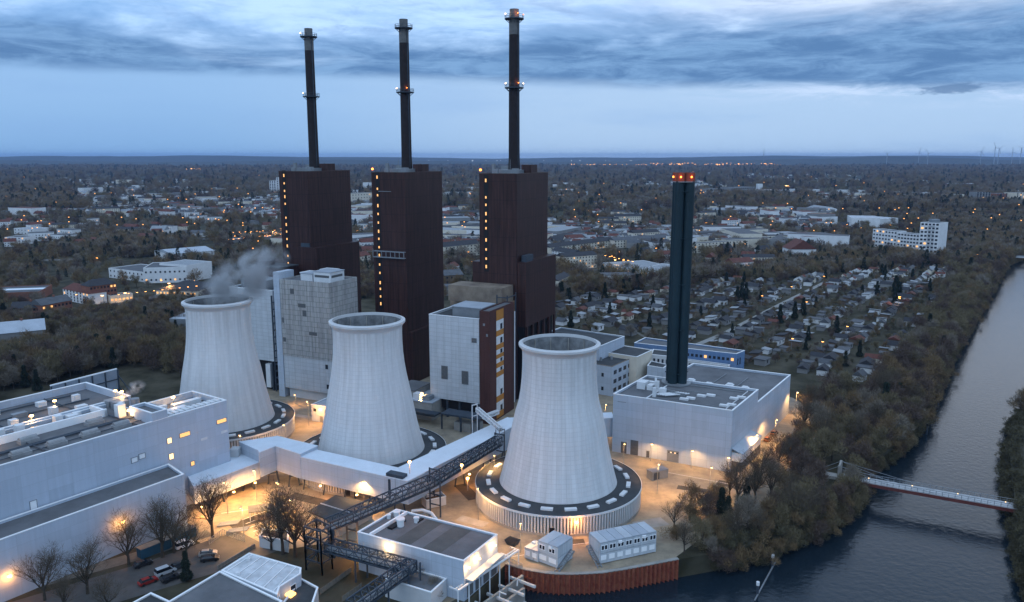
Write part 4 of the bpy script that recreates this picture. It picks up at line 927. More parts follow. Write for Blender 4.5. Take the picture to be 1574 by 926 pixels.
def containers(P, ang, n_, w, dp, label, seed, stairs, floors=2, wins=True):
    r = thing('container_office', label, 'container office', (*P, 0), None)
    a = math.radians(ang); dx = Vector((math.cos(a), math.sin(a))); dy = Vector((-dx.y, dx.x))
    def T(x, y): q = Vector(P)+dx*x+dy*y; return (q.x, q.y)
    Lx = n_*w
    for f_ in range(floors):
        MB().prism([T(0, 0), T(Lx, 0), T(Lx, dp), T(0, dp)], .25+f_*2.75, 2.9+f_*2.75).build('storey', ol, r)
    for k in range(n_):
        MB().prism([T(k*w+.06, -.08), T((k+1)*w-.06, -.08), T((k+1)*w-.06, dp+.05), T(k*w+.06, dp+.05)], .25+floors*2.75-.05, .42+floors*2.75).build('roof_panel', roofl if k % 3 else mat('grey_roof_sheet', (.40, .44, .48), .5, .1, .3), r)
    for f_ in range(floors):
        for k in range(n_):
            if wins and not (f_ == 0):
                for o in (.45, 1.35):
                    if o+.7 < w: opening(r, T(0, 0), T(Lx, 0), k*w+o, 1.1+f_*2.75, .7, 1.1, glass, 'window', .05, white)
            else: opening(r, T(0, 0), T(Lx, 0), k*w+.35, 1.1, w-.8, 1.25, white if f_ == 0 and wins != 2 else glass, 'shutter', .08)
    for k in range(0, n_, 1):
        if (k*7+seed) % 3 == 0: opening(r, T(0, 0), T(Lx, 0), k*w+.5, 4.9, .9, .6, white, 'air_conditioner', .5)
    f = MB()
    if stairs:
        s0 = -1 if stairs < 0 else Lx+.1
        for o in (0, 1.1):
            f.beam((*T(s0+(0 if stairs < 0 else 0)+o*stairs*0+ (o if stairs > 0 else -o+.9), dp-1), 3.0), (*T((s0+(o if stairs > 0 else -o+.9)), -1.5), .1), .14, .4)
        for q_ in range(9):
            t_ = q_/9; y_ = dp-1+(-1.5-dp+1)*t_; z__ = 3.0-2.9*t_
            f.beam((*T(s0, y_), z__), (*T(s0+1.1, y_), z__), .3, .06)
        f.build('outside_stair', greym, r)
    return r
P = G(921.5, 868.5); Q = G(1008, 849.5); ang = math.degrees(math.atan2(Q[1]-P[1], Q[0]-P[0])); Lc = math.hypot(Q[0]-P[0], Q[1]-P[1])
containers(P, ang, 7, Lc/7, 5.8, 'longer two-storey grey container office with a row of shutters, on the quay at the right', 1, -1)
P = G(827, 864); Q = G(857, 875.5); ang = math.degrees(math.atan2(Q[1]-P[1], Q[0]-P[0])); Lc = math.hypot(Q[0]-P[0], Q[1]-P[1])
r = containers(P, ang, 2, Lc/2, 6.6, 'shorter two-storey grey container office at the left end of the quay', 2, 1, wins=True)
P = G(806, 858.5); Q = G(827, 866); ang = math.degrees(math.atan2(Q[1]-P[1], Q[0]-P[0])); Lc = math.hypot(Q[0]-P[0], Q[1]-P[1])
containers(P, ang, 2, Lc/2, 4.5, 'single-storey cream container cabin attached left of the shorter container office', 5, 0, 1)
r = thing('pipe_rack', 'pale pipe rack on posts over the water intake, right of the grey-roofed white hall', 'pipe rack', (-10, 172, 0))
f = MB(); p0, p1 = Vector((-14.2, 158.5, 4.2)), Vector((-.8, 185.5, 4.2))
p0 = Vector((*G(704, 908, 4.2), 4.2)); p1 = Vector((*G(797, 846, 4.2), 4.2))
dv = (p1-p0).normalized(); sv = Vector((-dv.y, dv.x, 0))
f.tube(p0, p1, .3, 8); f.tube(p0+sv*.9, p1+sv*.9, .18, 6)
for k in range(7):
    q = p0+(p1-p0)*k/6; f.beam((q.x, q.y, -4), (q.x, q.y, 4.2), .3); f.beam(q, q+sv*2.6, .28)
f.build('frame', whitem, r)
r = thing('water_intake', 'concrete cooling water intake basins with grating beams beside the pipe rack', 'water intake', (-4, 168, 0))
for k, (o, z1) in enumerate(((2.4, -.6), (5.2, -1.4), (8.2, -2.2))):
    a = p0.xy - sv.xy*o; b_ = a+dv.xy*(24-o*1.2)
    MB().prism([tuple(a-dv.xy*30), tuple(b_), tuple(b_-sv.xy*.6), tuple(a-dv.xy*30-sv.xy*.6)], -6, z1).build('basin_wall', concd, r)
for k in range(5):
    a = p0.xy+dv.xy*(k*4.6+1); MB().prism([tuple(a), tuple(a+dv.xy*.5), tuple(a+dv.xy*.5-sv.xy*7.5), tuple(a-sv.xy*7.5)], -1.8, -1.2).build('cross_beam', conc, r)
f = MB()
for k in range(3):
    a = p0.xy+dv.xy*(k*7+3)-sv.xy*4; f.beam((*a, -1.2), (*(a+dv.xy*.2), .6), .25); f.beam((*a, .6), (*(a-sv.xy*2), .6), .2)
f.build('gauge_frame', whitem, r)
r = thing('fence', 'orange lit steel fence panel at the left end of the red piling', 'fence', (*G(800, 866), 0))
f = MB(); a, b_ = Vector((*G(775, 862), 0)), Vector((*G(803, 876), 0))
for k in range(14): q = a+(b_-a)*k/13; f.beam((q.x, q.y, 0), (q.x, q.y, 1.5), .08)
for z_ in (.4, 1.5): f.beam((a.x, a.y, z_), (b_.x, b_.y, z_), .1)
f.build('railing', greym, r)
# ================================================================== VEGETATION
bark_f = mat('grey_brown_twigs', (.085, .068, .048), .95, .25, .3)
twig_m = [mat('brown_twigs', (.17, .115, .06), .95, .3, .15), mat('grey_twigs', (.20, .17, .135), .95, .25, .15), mat('olive_twigs', (.155, .125, .07), .95, .3, .15), mat('purple_brown_twigs', (.10, .07, .055), .95, .25, .15)]
needle = mat('dark_needles', (.014, .024, .016), .95, .3, .4)
shrubm = mat('shrub_leaves', (.085, .075, .042), .95, .35, .4)
blossom = mat('pale_blossom', (.50, .47, .44), .95, .2, .8)
def sliver(mb, p, d, l, w, rd):
    s = Vector((rd.gauss(0, 1), rd.gauss(0, 1), rd.gauss(0, 1))).cross(d)
    if s.length < 1e-4: return
    s = s.normalized()*w/2; n = len(mb.v)
    mb.v += [tuple(p-s), tuple(p+s), tuple(p+d*l)]; mb.f.append((n, n+1, n+2))
def bare_tree(h, seed, spread=.38, twigs=1500, tw=.07, tl=1.3, levels=4, n0=5, trunk=.45):
    rd = random.Random(seed); T = MB(); Cw = MB(); tips = []
    r0 = h*.018+.06
    def grow(p, d, l, r, lev):
        n = 3 if lev < 2 else 2; q = p; dd = d
        for i in range(n):
            nd = (dd + Vector((rd.gauss(0, .12), rd.gauss(0, .12), rd.gauss(0, .06)+.05))).normalized()
            e = q + nd*l/n; ra = r*(1-i/n*.45); rb = r*(1-(i+1)/n*.45)
            (T if lev < 2 else Cw).tube(q, e, ra, 5 if lev < 2 else 3, rb, cap=False); q = e; dd = nd
            if lev >= 1: tips.append((q.copy(), dd.copy(), lev))
            if lev < levels and i > 0 or (lev < levels and lev > 0 and i == 0 and rd.random() < .5):
                for k in range(2 if lev else 2):
                    ax = Vector((rd.gauss(0, 1), rd.gauss(0, 1), rd.gauss(0, .3))).normalized()
                    b = (dd*.65 + ax*rd.uniform(.5, .95) + Vector((0, 0, .18))).normalized(); grow(q, b, l*rd.uniform(.52, .72), rb*.62, lev+1)
        if lev < levels:
            b = (dd + Vector((rd.gauss(0, .25), rd.gauss(0, .25), .1))).normalized(); grow(q, b, l*.66, r*.52, lev+1)
    th = h*trunk
    T.tube((0, 0, -.3), (0, 0, th*.5), r0*1.25, 7, r0, cap=False)
    p = Vector((rd.uniform(-.2, .2), rd.uniform(-.2, .2), th)); T.tube((0, 0, th*.5), p, r0, 7, r0*.85, cap=False)
    for k in range(n0):
        a = 2*PI*k/n0+rd.uniform(-.4, .4); t = rd.uniform(.2, 1.)*spread*2.1
        q = Vector((0, 0, th*rd.uniform(.55, 1)))
        grow(q, Vector((math.cos(a)*t, math.sin(a)*t, 1)).normalized(), h*rd.uniform(.24, .33), r0*.55, 1)
    grow(p, Vector((rd.gauss(0, .08), rd.gauss(0, .08), 1)).normalized(), h*.3, r0*.8, 0 if levels > 3 else 1)
    top = max(t[0].z for t in tips); k_ = h/ (top+.6)
    for i in range(twigs):
        p, d, lev = rd.choice(tips); dd = (d*.8 + Vector((rd.gauss(0, .6), rd.gauss(0, .6), rd.gauss(0, .45)+.15))).normalized()
        sliver(Cw, p + dd*rd.uniform(0, .5), dd, tl*rd.uniform(.5, 1.3), tw*rd.uniform(.6, 1.4), rd)
    for m_ in (T, Cw): m_.v = [(x*k_, y*k_, z*k_) for x, y, z in m_.v]
    return T, Cw
def cloud_tree(h, w, seed, n, sw, sl, conifer=False, base=.15, low=0.):
    """crown of small leaf or twig clumps spread through its whole volume, with lobes and gaps"""
    rd = random.Random(seed); T = MB(); Cw = MB()
    T.tube((0, 0, -.3), (0, 0, h*.55), h*.022+.05, 5, h*.012, cap=False)
    if conifer:
        for i in range(n):
            t = rd.random()**.75; z = h*(.08+.9*(1-t) if False else .06+.93*rd.random()**1.25); R_ = w/2*(1-(z/h))**.85*(.72+.28*math.sin(z*5.3/h*3+seed)) + .12
            a = rd.uniform(0, 2*PI); q = R_*math.sqrt(rd.uniform(.15, 1)); p = Vector((math.cos(a)*q, math.sin(a)*q, z))
            d = Vector((math.cos(a), math.sin(a), -.35+rd.gauss(0, .25))).normalized(); sliver(Cw, p, d, sl*rd.uniform(.5, 1.2), sw, rd)
    else:
        lobes = [(Vector((rd.gauss(0, .21)*w, rd.gauss(0, .21)*w, h*rd.uniform(.32+low*-.2, .82))), rd.uniform(.16, .30)*w) for _ in range(13)]
        for c, R_ in lobes[:8]:
            T.tube((0, 0, h*.3), c, h*.012, 3, h*.004, cap=False)
        for i in range(n):
            c, R_ = rd.choice(lobes); dv = Vector((rd.gauss(0, 1), rd.gauss(0, 1), rd.gauss(0, 1))).normalized(); p = c + dv*R_*rd.random()**.45
            d = (dv*.5+Vector((rd.gauss(0, .5), rd.gauss(0, .5), .55))).normalized(); sliver(Cw, p, d, sl*rd.uniform(.5, 1.3), sw*rd.uniform(.6, 1.3), rd)
            if p.z < 0: Cw.v[-3:] = [(x, y, abs(z)) for x, y, z in Cw.v[-3:]]
    return T, Cw
PROTO = {}
def proto(kind, tc, cm):
    T, Cw = tc; a = bpy.data.meshes.new('trunk'); a.from_pydata(T.v, [], T.f); a.materials.append(barkm)
    b = bpy.data.meshes.new('crown'); b.from_pydata(Cw.v, [], Cw.f); b.materials.append(cm)
    PROTO.setdefault(kind, []).append((a, b))
for i in range(5): proto('big', bare_tree(15, 20+i, spread=.5, twigs=1300, tw=.055, tl=1.3, levels=4, n0=7, trunk=.27), bark_f)
for i in range(4): proto('mid', cloud_tree(12, 8.5, 40+i, 1700, .15, 1.6), twig_m[i])
for i in range(4): proto('willow', cloud_tree(10, 9.5, 60+i, 2300, .17, 1.3, low=1), twig_m[(2, 0, 2, 3)[i]])
for i in range(3): proto('conifer', cloud_tree(12, 5., 80+i, 2600, .32, .95, True), needle)
for i in range(2): proto('shrub', cloud_tree(3.5, 4, 90+i, 900, .14, .7, low=1), shrubm)
proto('blossom', cloud_tree(6, 8, 99, 1800, .16, .6, low=1), blossom)
for i in range(4): proto('far', cloud_tree(12, 11, 120+i, 620, .36, 2.4, low=1), twig_m[i])
for i in range(2): proto('farcon', cloud_tree(14, 6, 140+i, 420, .6, 1.6, True), needle)
def tree(kind, x, y, label, cat='tree', group=None, sc=1., z=0, name=None, rd=random, idx=None):
    a, b = PROTO[kind][idx if idx is not None else rd.randrange(len(PROTO[kind]))]
    r = bpy.data.objects.new(name or {'conifer': 'conifer_tree', 'shrub': 'shrub', 'big': 'bare_tree', 'mid': 'bare_tree', 'willow': 'riverbank_tree', 'blossom': 'blossom_tree'}[kind], None)
    C.objects.link(r); r.location = (x, y, z); r.rotation_euler = (0, 0, rd.uniform(0, 6.28)); s = sc; r.scale = (s, s, s*rd.uniform(.92, 1.08)); WL[r.name] = Vector((x, y, z))
    tag(r, label, cat, group)
    for nm, me in (('trunk', a), ('crown', b)):
        o = bpy.data.objects.new(nm, me); C.objects.link(o); o.parent = r
    return r
def inpoly(px, py, poly):
    px = np.asarray(px); py = np.asarray(py); ins = np.zeros(px.shape, bool); j = len(poly)-1
    for i in range(len(poly)):
        xi, yi = poly[i]; xj, yj = poly[j]
        c = ((yi > py) != (yj > py)) & (px < (xj-xi)*(py-yi)/((yj-yi) or 1e-9)+xi); ins ^= c; j = i
    return ins
def scatter(poly_px, dmin, n, seed, keep=None):
    rd = random.Random(seed); xs = [p[0] for p in poly_px]; ys = [p[1] for p in poly_px]; wp = [G(*p) for p in poly_px]
    x0, x1 = min(p[0] for p in wp), max(p[0] for p in wp); y0, y1 = min(p[1] for p in wp), max(p[1] for p in wp); out = []
    for _ in range(n*30):
        if len(out) >= n: break
        x, y = rd.uniform(x0, x1), rd.uniform(y0, y1)
        if not bool(inpoly([x], [y], wp)[0]): continue
        if any((x-a)**2+(y-b)**2 < dmin**2 for a, b in out): continue
        if keep and not keep(x, y): continue
        out.append((x, y))
    return out
bank_poly = left_bank + [(3500, 3000), (-3500, 3000), (-3500, -200), (-50, -200)] + intake_edge[::-1][1:]
def onland(x, y): return bool(inpoly([x], [y], bank_poly)[0])
# foreground street trees
FT = [(69, 923, 13.5, 'bare tree nearest the bottom left corner, before the lit wall lamp'), (135, 913, 13, 'bare tree second from the bottom left corner, before the white wall'), (198, 868, 14, 'bare tree in front of the bright wall lamp, left of the blue skips'),
      (250, 857, 15.5, 'wide bare tree growing beside the left blue container'), (268, 850, 13, 'slender bare tree between the two blue containers'), (287, 858, 12, 'bare tree standing over the white car'),
      (327, 826, 15.5, 'tall thin bare tree in front of the warm lit yard corner'), (417, 846, 11, 'small bare tree by the white gatehouse'), (435, 852, 17, 'tall bare multi-stemmed tree right of the gatehouse'), (454, 856, 17.5, 'tallest bare tree right of the gatehouse, beside the gantry corner tower'), (470, 850, 13, 'bare tree pressed against the gantry corner tower'),
      (100, 940, 9, 'low bare tree at the bottom edge of the photo, left'), (165, 940, 9, 'low spreading bare tree at the bottom edge beside the street')]
for i, (px, py, h, lb) in enumerate(FT):
    x, y = G(px, py); tree('big', x, y, lb, group='bare street trees in the foreground', sc=h/15*1.12, idx=i % 5)
x, y = G(287, 893); tree('conifer', x, y, 'dark narrow conifer beside the parked cars in the foreground street', sc=.62, idx=0)
x, y = G(420, 893); tree('shrub', x, y, 'orange brown shrub in the dark garden behind the foreground office', 'shrub', sc=.7, name='shrub')
for k, (px, py) in enumerate(((663, 920), (655, 905))): x, y = G(px, py); tree('mid', x, y, ('thin bare shrub before the annex of the grey-roofed hall, at the bottom edge', 'thin bare shrub against the annex wall of the grey-roofed hall')[k], sc=.55, idx=1)
# wood between the plant and the canal
near_wood = [(1012, 835), (1040, 790), (1110, 768), (1165, 742), (1205, 690), (1245, 655), (1238, 632), (1275, 622), (1345, 606), (1425, 600), (1400, 700), (1330, 730), (1300, 790), (1230, 845), (1045, 880)]
pts = scatter(near_wood, 5.4, 270, 11, lambda x, y: onland(x, y) and not (1255 < pix(x, y)[0] < 1345 and 722 < pix(x, y)[1] < 748))
rd = random.Random(12)
side = {0: 'at the tip of the wooded bank beyond the container offices', 1: 'in the wood between the right hall and the footbridge', 2: 'on the canal bank beyond the footbridge'}
for x, y in pts:
    px, py = pix(x, y)
    k = 0 if py > 770 else 1 if py > 690 else 2
    near_hall = px < 1230 and 640 < py < 780
    t_ = rd.random()
    kind = 'mid' if t_ < .4 else 'willow' if t_ < .62 else 'big'
    if k == 2 and rd.random() < .5: kind = 'mid'
    lb = {'mid': 'slender brown bare tree', 'willow': 'broad olive brown bushy tree', 'big': 'branchy open bare tree'}[kind]+' '+side[k]
    tree(kind, x, y, lb, group=lb.split(' tree ')[0]+' trees '+side[k], sc=rd.uniform(.55, 1.05)*(1.0 if not (px < 1130 and py < 830) else .75)*(1.15 if k == 2 else 1), rd=rd)
for i, (px, py, s_) in enumerate(((1108, 800, .8), (1118, 806, .7), (1147, 770, .62), (1212, 700, .55))): x, y = G(px, py); tree('conifer', x, y, ('leftmost dark ivy-clad tree in front of the right hall', 'dark ivy-clad tree second from left in front of the right hall', 'dark ivy-clad column tree below the hall corner lean-to', 'dark ivy-clad tree right of the hall lean-to')[i], sc=s_, name='ivy_tree')
for i in range(5, 15):
    a, b = Vector(left_bank[i+2]), Vector(left_bank[i+3]); Ls = (b-a).length; d = (b-a).normalized(); nl = Vector((-d.y, d.x))
    for k in range(int(Ls/5.0)):
        q = a+d*(k*5.0+rd.uniform(-.8, .8))+nl*rd.uniform(.6, 3.4); kind = 'mid' if rd.random() < .6 else 'willow'
        if 1262 < pix(q.x, q.y)[0] < 1345 and 700 < pix(q.x, q.y)[1] < 765: continue
        lb = {'mid': 'slender brown bare tree leaning over the water', 'willow': 'olive brown bushy tree leaning over the water'}[kind]+' at the edge of the wooded bank'
        tree(kind, q.x, q.y, lb, group=lb, sc=rd.uniform(.5, .85)*(.7 if i < 7 else 1), z=-.4, rd=rd)
# canal bank belt
belt = [(1300, 600), (1440, 600), (1475, 520), (1530, 430), (1548, 405), (1500, 395), (1440, 480), (1380, 570)]
def nearbank(x, y): return onland(x, y) and not onland(x+24, y-10)
for i, (x, y) in enumerate(scatter(belt, 6.5, 130, 21, nearbank)):
    kind = 'willow' if rd.random() < .75 else 'mid'; far_ = y > 480
    lb = {'mid': 'slender bare tree', 'willow': 'rounded yellow brown willow'}[kind]+(' on the far left canal bank near the distant bridge' if far_ else ' on the left canal bank beside the allotments')
    tree(kind, x, y, lb, group=lb, sc=rd.uniform(.8, 1.25), rd=rd)
x, y = G(1405, 605); tree('blossom', x, y, 'pale blossoming tree on the canal bank at the end of the gravel path', sc=1.)
# right bank
for i, (x, y) in enumerate([(138, 170), (134, 178), (141, 184), (144, 192), (128, 162), (133, 160), (152, 212), (160, 224), (170, 240), (178, 252), (186, 262), (196, 276), (211, 300), (225, 318), (242, 342), (256, 362), (270, 382), (288, 406), (148, 205), (156, 218), (166, 232), (175, 246), (181, 258), (190, 268), (200, 283), (205, 296), (217, 305), (232, 330), (250, 352), (262, 372), (278, 392), (296, 418), (312, 434), (336, 455), (141, 196), (152, 226), (163, 244), (187, 282)]):
    lb = 'bare tree on the right canal bank '+('below' if y < 225 else 'above')+' the footbridge at the photo edge'
    tree('mid' if i % 3 else 'willow', x+14, y-1, lb, group=lb, sc=rd.uniform(.6, .85), rd=rd)
# ================================================================== STREET, CARS, CONTAINERS, GATEHOUSE
tyre = mat('tyre_rubber', (.015, .015, .015), .9, .1, 2); carglass = mat('car_glass', (.01, .012, .016), .08, 0, spec=.7)
def car(x, y, ang, col, nm, label, van=False, lights=False):
    r = thing('parked_car', label, 'car', (x, y, .04), 'cars parked along the foreground street' if not lights else None)
    mm = mat('car_paint_'+nm, col, .3, .04, metal=.2, spec=.6); a = math.radians(ang); dx = Vector((math.cos(a), math.sin(a), 0)); dy = Vector((-dx.y, dx.x, 0)); O = Vector((x, y, .04))
    def sect(pts, w, yo=0.):
        m_ = MB(); n = len(pts)
        for s_ in (-1, 1):
            for (u_, z_, ww) in pts: m_.v.append(tuple(O+dx*u_+dy*(s_*ww)+Vector((0, 0, z_))))
        m_.f.append(tuple(range(n))); m_.f.append(tuple(reversed(range(n, 2*n))))
        for i in range(n): j = (i+1) % n; m_.f.append((i, n+i, n+j, j))
        return m_
    H = 1.9 if van else 1.45
    body = [(-2.2, .28, .84), (-2.25, .75, .86), (-2.0, .95, .86), (-1.0, 1.0, .88), (1.0, .98, .88), (1.9, .88, .85), (2.2, .65, .80), (2.2, .28, .80)]
    if van: body = [(-2.4, .3, .92), (-2.45, 1.1, .95), (1.0, 1.1, .95), (2.1, .95, .9), (2.4, .7, .86), (2.4, .3, .86)]
    sect(body, 0).build('body', mm, r)
    cab = [(-1.95, .95, .84), (-1.55, H, .66), (.35, H, .66), (1.15, .96, .84)] if not van else [(-2.4, 1.1, .9), (-2.3, H, .8), (.7, H, .8), (1.5, 1.05, .9)]
    sect(cab, 0).build('window_glass', carglass, r)
    rf = [(-1.5, H-.03, .62), (-1.45, H+.05, .58), (.25, H+.05, .58), (.32, H-.03, .62)] if not van else [(-2.25, H-.03, .78), (-2.2, H+.05, .74), (.65, H+.05, .74), (.7, H-.03, .78)]
    sect(rf, 0).build('roof_panel', mm, r)
    for u_ in (-1.35, 1.4):
        for s_ in (-1, 1):
            c = O+dx*u_+dy*s_*.74+Vector((0, 0, .32)); MB().tube(c, c+dy*s_*.2, .33, 12).build('wheel', tyre, r)
    for s_ in (-1, 1):
        c = O+dx*2.18+dy*s_*.55+Vector((0, 0, .66)); MB().tube(c, c+dx*.05, .13, 8).build('headlight', whitem, r)
    return r
for (px, py, ang, col, nm, lb, vn) in ((228, 901, 38, (.30, .02, .015), 'red', 'bright red car parked at the left end of the row', 0), (255, 886, 38, (.50, .53, .57), 'silver', 'silver blue estate car parked right of the red car', 1),
        (263, 896, 38, (.02, .02, .022), 'black', 'black car beside the silver estate car, nearer the conifer', 0), (220, 874, 38, (.03, .03, .033), 'black', 'black car parked across the street below the blue container', 0),
        (284, 845, 38, (.75, .76, .78), 'white', 'white car parked below the right blue container', 1), (320, 858, 8, (.36, .35, .33), 'grey', 'light grey car nearest the yard gate', 0), (323, 866, 8, (.015, .015, .018), 'black', 'black car beside the light grey car near the yard gate', 0),
        (276, 877, 38, (.04, .045, .05), 'dark', 'dark car half hidden behind the street conifer', 0)):
    x, y = G(px, py-4); car(x, y, ang+8, col, nm, lb, vn)
def car2(px, py, ang, col, nm, lb): x, y = G(px, py); q = car(x, y, ang, col, nm, lb); q['group'] = 'cars parked in the plant yard'
car2(1180, 678, 56, (.32, .10, .02), 'orange', 'orange lit car parked along the long side wall of the right hall'); car2(1190, 668, 56, (.28, .10, .03), 'amber', 'second car along the side wall of the right hall, farther from the canal')
contm = panel('container_blue', (.030, .095, .15), (.015, .05, .08), 30, .35, 9, .08, .6, .1)
for (p, q, lb) in ((G(218, 861), G(258, 845), 'left blue shipping container, top lit warm, under the bright wall lamp'), (G(263, 842), G(298, 826), 'right blue shipping container, behind the white car')):
    d = (Vector(q)-Vector(p)).normalized(); n = Vector((-d.y, d.x)); r = thing('shipping_container', lb, 'container', (*p, 0), 'blue containers by the white wall')
    Q2 = Vector(p)+d*7.6
    po = [tuple(p), tuple(Q2), tuple(Q2+n*2.4), (p[0]+n.x*2.4, p[1]+n.y*2.4)]; MB().prism(po, .1, 2.6).build('body', contm, r); MB().prism(inset(po, -.05), 2.6, 2.7).build('roof', mat('container_roof', (.22, .2, .17), .7, .2, .5), r)
    dr = MB(); 
    for o in (.15, 1.25): dr.prism([tuple(Vector(p)+n*o-d*.06), tuple(Vector(p)+n*(o+1)-d*.06), tuple(Vector(p)+n*(o+1)), tuple(Vector(p)+n*o)], .2, 2.5)
    dr.build('end_doors', contm, r)
# foreground office, lower left
def fg(nm, lb, cat, pxs, z1, w_, rf_, par=.4, tr=white): pl_ = [G(*p, z1) for p in pxs]; return bld(nm, lb, cat, pl_, z1, w_, rf_, par, tr), (pl_ if area(pl_) > 0 else pl_[::-1])
r, pl_ = fg('office_building', 'foreground building with a wide dark grey flat roof cut by the bottom edge', 'office building', [(200, 960), (338, 878), (434, 924), (360, 990)], 7.0, conc, roofm)
r, pl_ = fg('office_building', 'small dark-roofed building at the bottom edge with white capping, left of the grey flat roof', 'shed', [(170, 945), (232, 911), (262, 925), (230, 960)], 6.0, conc, roofd)
r, pl_ = fg('warehouse', 'foreground building with a streaked pale sheet roof right of the dark grey flat roof', 'warehouse', [(340, 877), (383, 850), (463, 873), (462, 882), (430, 902), (426, 914)], 7.2, white_clad, mat('streaked_white_roof', (.36, .38, .40), .6, .35, .35, col2=(.62, .65, .68)), .12, white)
for k in range(6):
    p = along(pl_[0], pl_[1], 0); a_ = along(G(340, 877, 7.2), G(426, 914, 7.2), (k+.5)/6); b_ = along(G(383, 850, 7.2), G(463, 873, 7.2), (k+.5)/6)
    MB().beam((*a_, 7.24), (*b_, 7.24), .16, .12).build('roof_seam', white, r)
for (px, py) in ((382, 861), (366, 883)): q = G(px, py, 7.2); MB().box(q[0]-.5, q[0]+.5, q[1]-.4, q[1]+.4, 7.1, 7.7).build('roof_vent', whitem, r)
opening(r, G(430, 902, 7.2), G(462, 882, 7.2), 3.0, 4.2, 1.6, 1.5, glass, 'window', .06, white, side=1)
opening(r, G(426, 914, 7.2), G(430, 902, 7.2), 1.0, 4.2, 1.2, 1.5, glass, 'window', .06, white)
r, pl_ = fg('office_building', 'dark-roofed block with one glowing skylight beside the streaked pale roof', 'office building', [(428, 935), (463, 889), (489, 903), (470, 960)], 4.6, conc, roofd)
q = [G(431, 911, 4.6), G(441, 906, 4.6), G(455, 912, 4.6), G(447, 918, 4.6)]
MB().prism(q, 4.3, 4.75).build('lit_skylight', glow('skylight_glow', (1., .5, .12), 3.2), r)
# gatehouse, fence, car park bits
r, pl_ = fg('gatehouse', 'small white gatehouse under the bare trees at the yard gate', 'gatehouse', [(398, 824), (404, 813), (444, 816), (443, 832)], 3.2, conc, roofd, .2)
a_, b_ = G(398, 838), G(441, 846)
for k in range(3): opening(r, pl_[0], pl_[1], .8+k*1.7, 1.1, .9, 1.1, glass, 'window', .05)
def fence(nm, lb, a, b, h, n, m_, solid=None, cat='fence'):
    r = thing(nm, lb, cat, (*a, 0)); a = Vector(a); b = Vector(b)
    po = MB()
    for k in range(n+1): q = a+(b-a)*k/n; po.beam((q.x, q.y, 0), (q.x, q.y, h), .12)
    po.build('posts', m_, r)
    f = MB()
    for z_ in (.25, h-.1): f.beam((a.x, a.y, z_), (b.x, b.y, z_), .1)
    f.build('rails', m_, r)
    if solid: d = (b-a).normalized(); nn = Vector((-d.y, d.x))*.04; MB().prism([tuple(a-nn), tuple(b-nn), tuple(b+nn), tuple(a+nn)], .1, h-.15).build('panel', solid, r)
    return r
fence('gate', 'long sliding steel gate across the yard entrance', G(343, 822), G(376, 834), 1.6, 12, greym, cat='gate')
fence('fence', 'steel fence from the yard gate to the thin tall bare tree', G(343, 822), G(322, 838), 1.8, 8, greym)
fence('fence', 'wooden garden fence behind the foreground office', G(492, 915), G(540, 880), 1.5, 10, beige, mat('weathered_boards', (.20, .18, .15), .9, .25, .8))
fence('fence', 'fence of pale boards between the gantry and the bottom edge', G(526, 926), G(556, 905), 1.5, 8, beige, MATS['weathered_boards'])
fence('fence', 'low wall and fence right of the parked grey car', G(335, 876), G(392, 842), 1.2, 12, concd, MATS['weathered_boards'])
r = thing('tent_shelter', 'open market style shelter with crates in the lit yard behind the gatehouse', 'shelter', (*G(385, 800), 0))
x, y = G(385, 802)
f = MB()
for dx in (0, 6):
    for dy in (0, 4): f.beam((x+dx, y+dy, 0), (x+dx, y+dy, 2.6), .15)
f.build('frame', whitem, r); MB().prism(rect((x-.3, y-.3), 20, 6.8, 4.6), 2.6, 2.75).build('canopy', roofm, r)
for k in range(4): MB().prism(rect((x+1+k*1.4, y+.6), 20, 1.1, 1.1), 0.05, 1.).build('pallet_box', beige, r)
for k, (px, py, lb) in enumerate(((352, 806, 'left rack of stacked pipes in the lit yard'), (366, 816, 'right rack of stacked pipes by the yard gate'))):
    x, y = G(px, py); r = thing('pipe_stack', lb, 'pipe stack', (x, y, 0), 'pipe stacks in the yard')
    for j in range(5): MB().tube((x-2.6, y-1+j*.5-.9, .3), (x+2.6, y+.7+j*.5-.9, .3), .2, 8).build('pipe', greym, r)
for k, (px, py, w_, d_, h_, m_, nm, lb, ct) in enumerate(((672, 783, 6.2, 3.6, 2.7, conc, 'storage_container', 'open white skip container left of the nearest cooling tower', 'container'), (1018, 740, 6.2, 3, 2.8, greym, 'storage_container', 'weathered grey container before the right hall', 'container'),
        (362, 748, 2, 1.6, 1.2, conc, 'concrete_block', 'pale concrete block under the elevated corridor', 'block'), (785, 838, 3.4, 2.6, 1.5, steel, 'waste_skip', 'dark waste skip on the lit yard before the nearest cooling tower', 'skip'))):
    x, y = G(px, py); r = thing(nm, lb, ct, (x, y, 0)); po = rect((x-w_/2, y), 28 if k != 3 else -35, w_, d_)
    if k == 3:
        mb = MB(); o = len(mb.v); inn = inset(po, .5); mb.v = [(a, b, .1) for a, b in inn]+[(a, b, h_) for a, b in po]
        mb.f = [(i, (i+1) % 4, 4+(i+1) % 4, 4+i) for i in range(4)] + [(3, 2, 1, 0)]; mb.build('hull', m_, r); MB().prism(inset(po, .15), h_-.25, h_-.15).build('cover', black, r)
    elif k == 0: shell(r, po, 0, h_, m_, mat('rust_load', (.16, .09, .05), .9, .3, .5), .9, white, .15)
    else:
        MB().prism(po, .0, h_).build('body', m_, r); MB().prism(inset(po, -.06), h_, h_+.1).build('lid', greym if k == 1 else conc, r)
        if k == 1: opening(r, po[0], po[1], .5, .2, 2.2, 2.3, steel, 'door', .05)
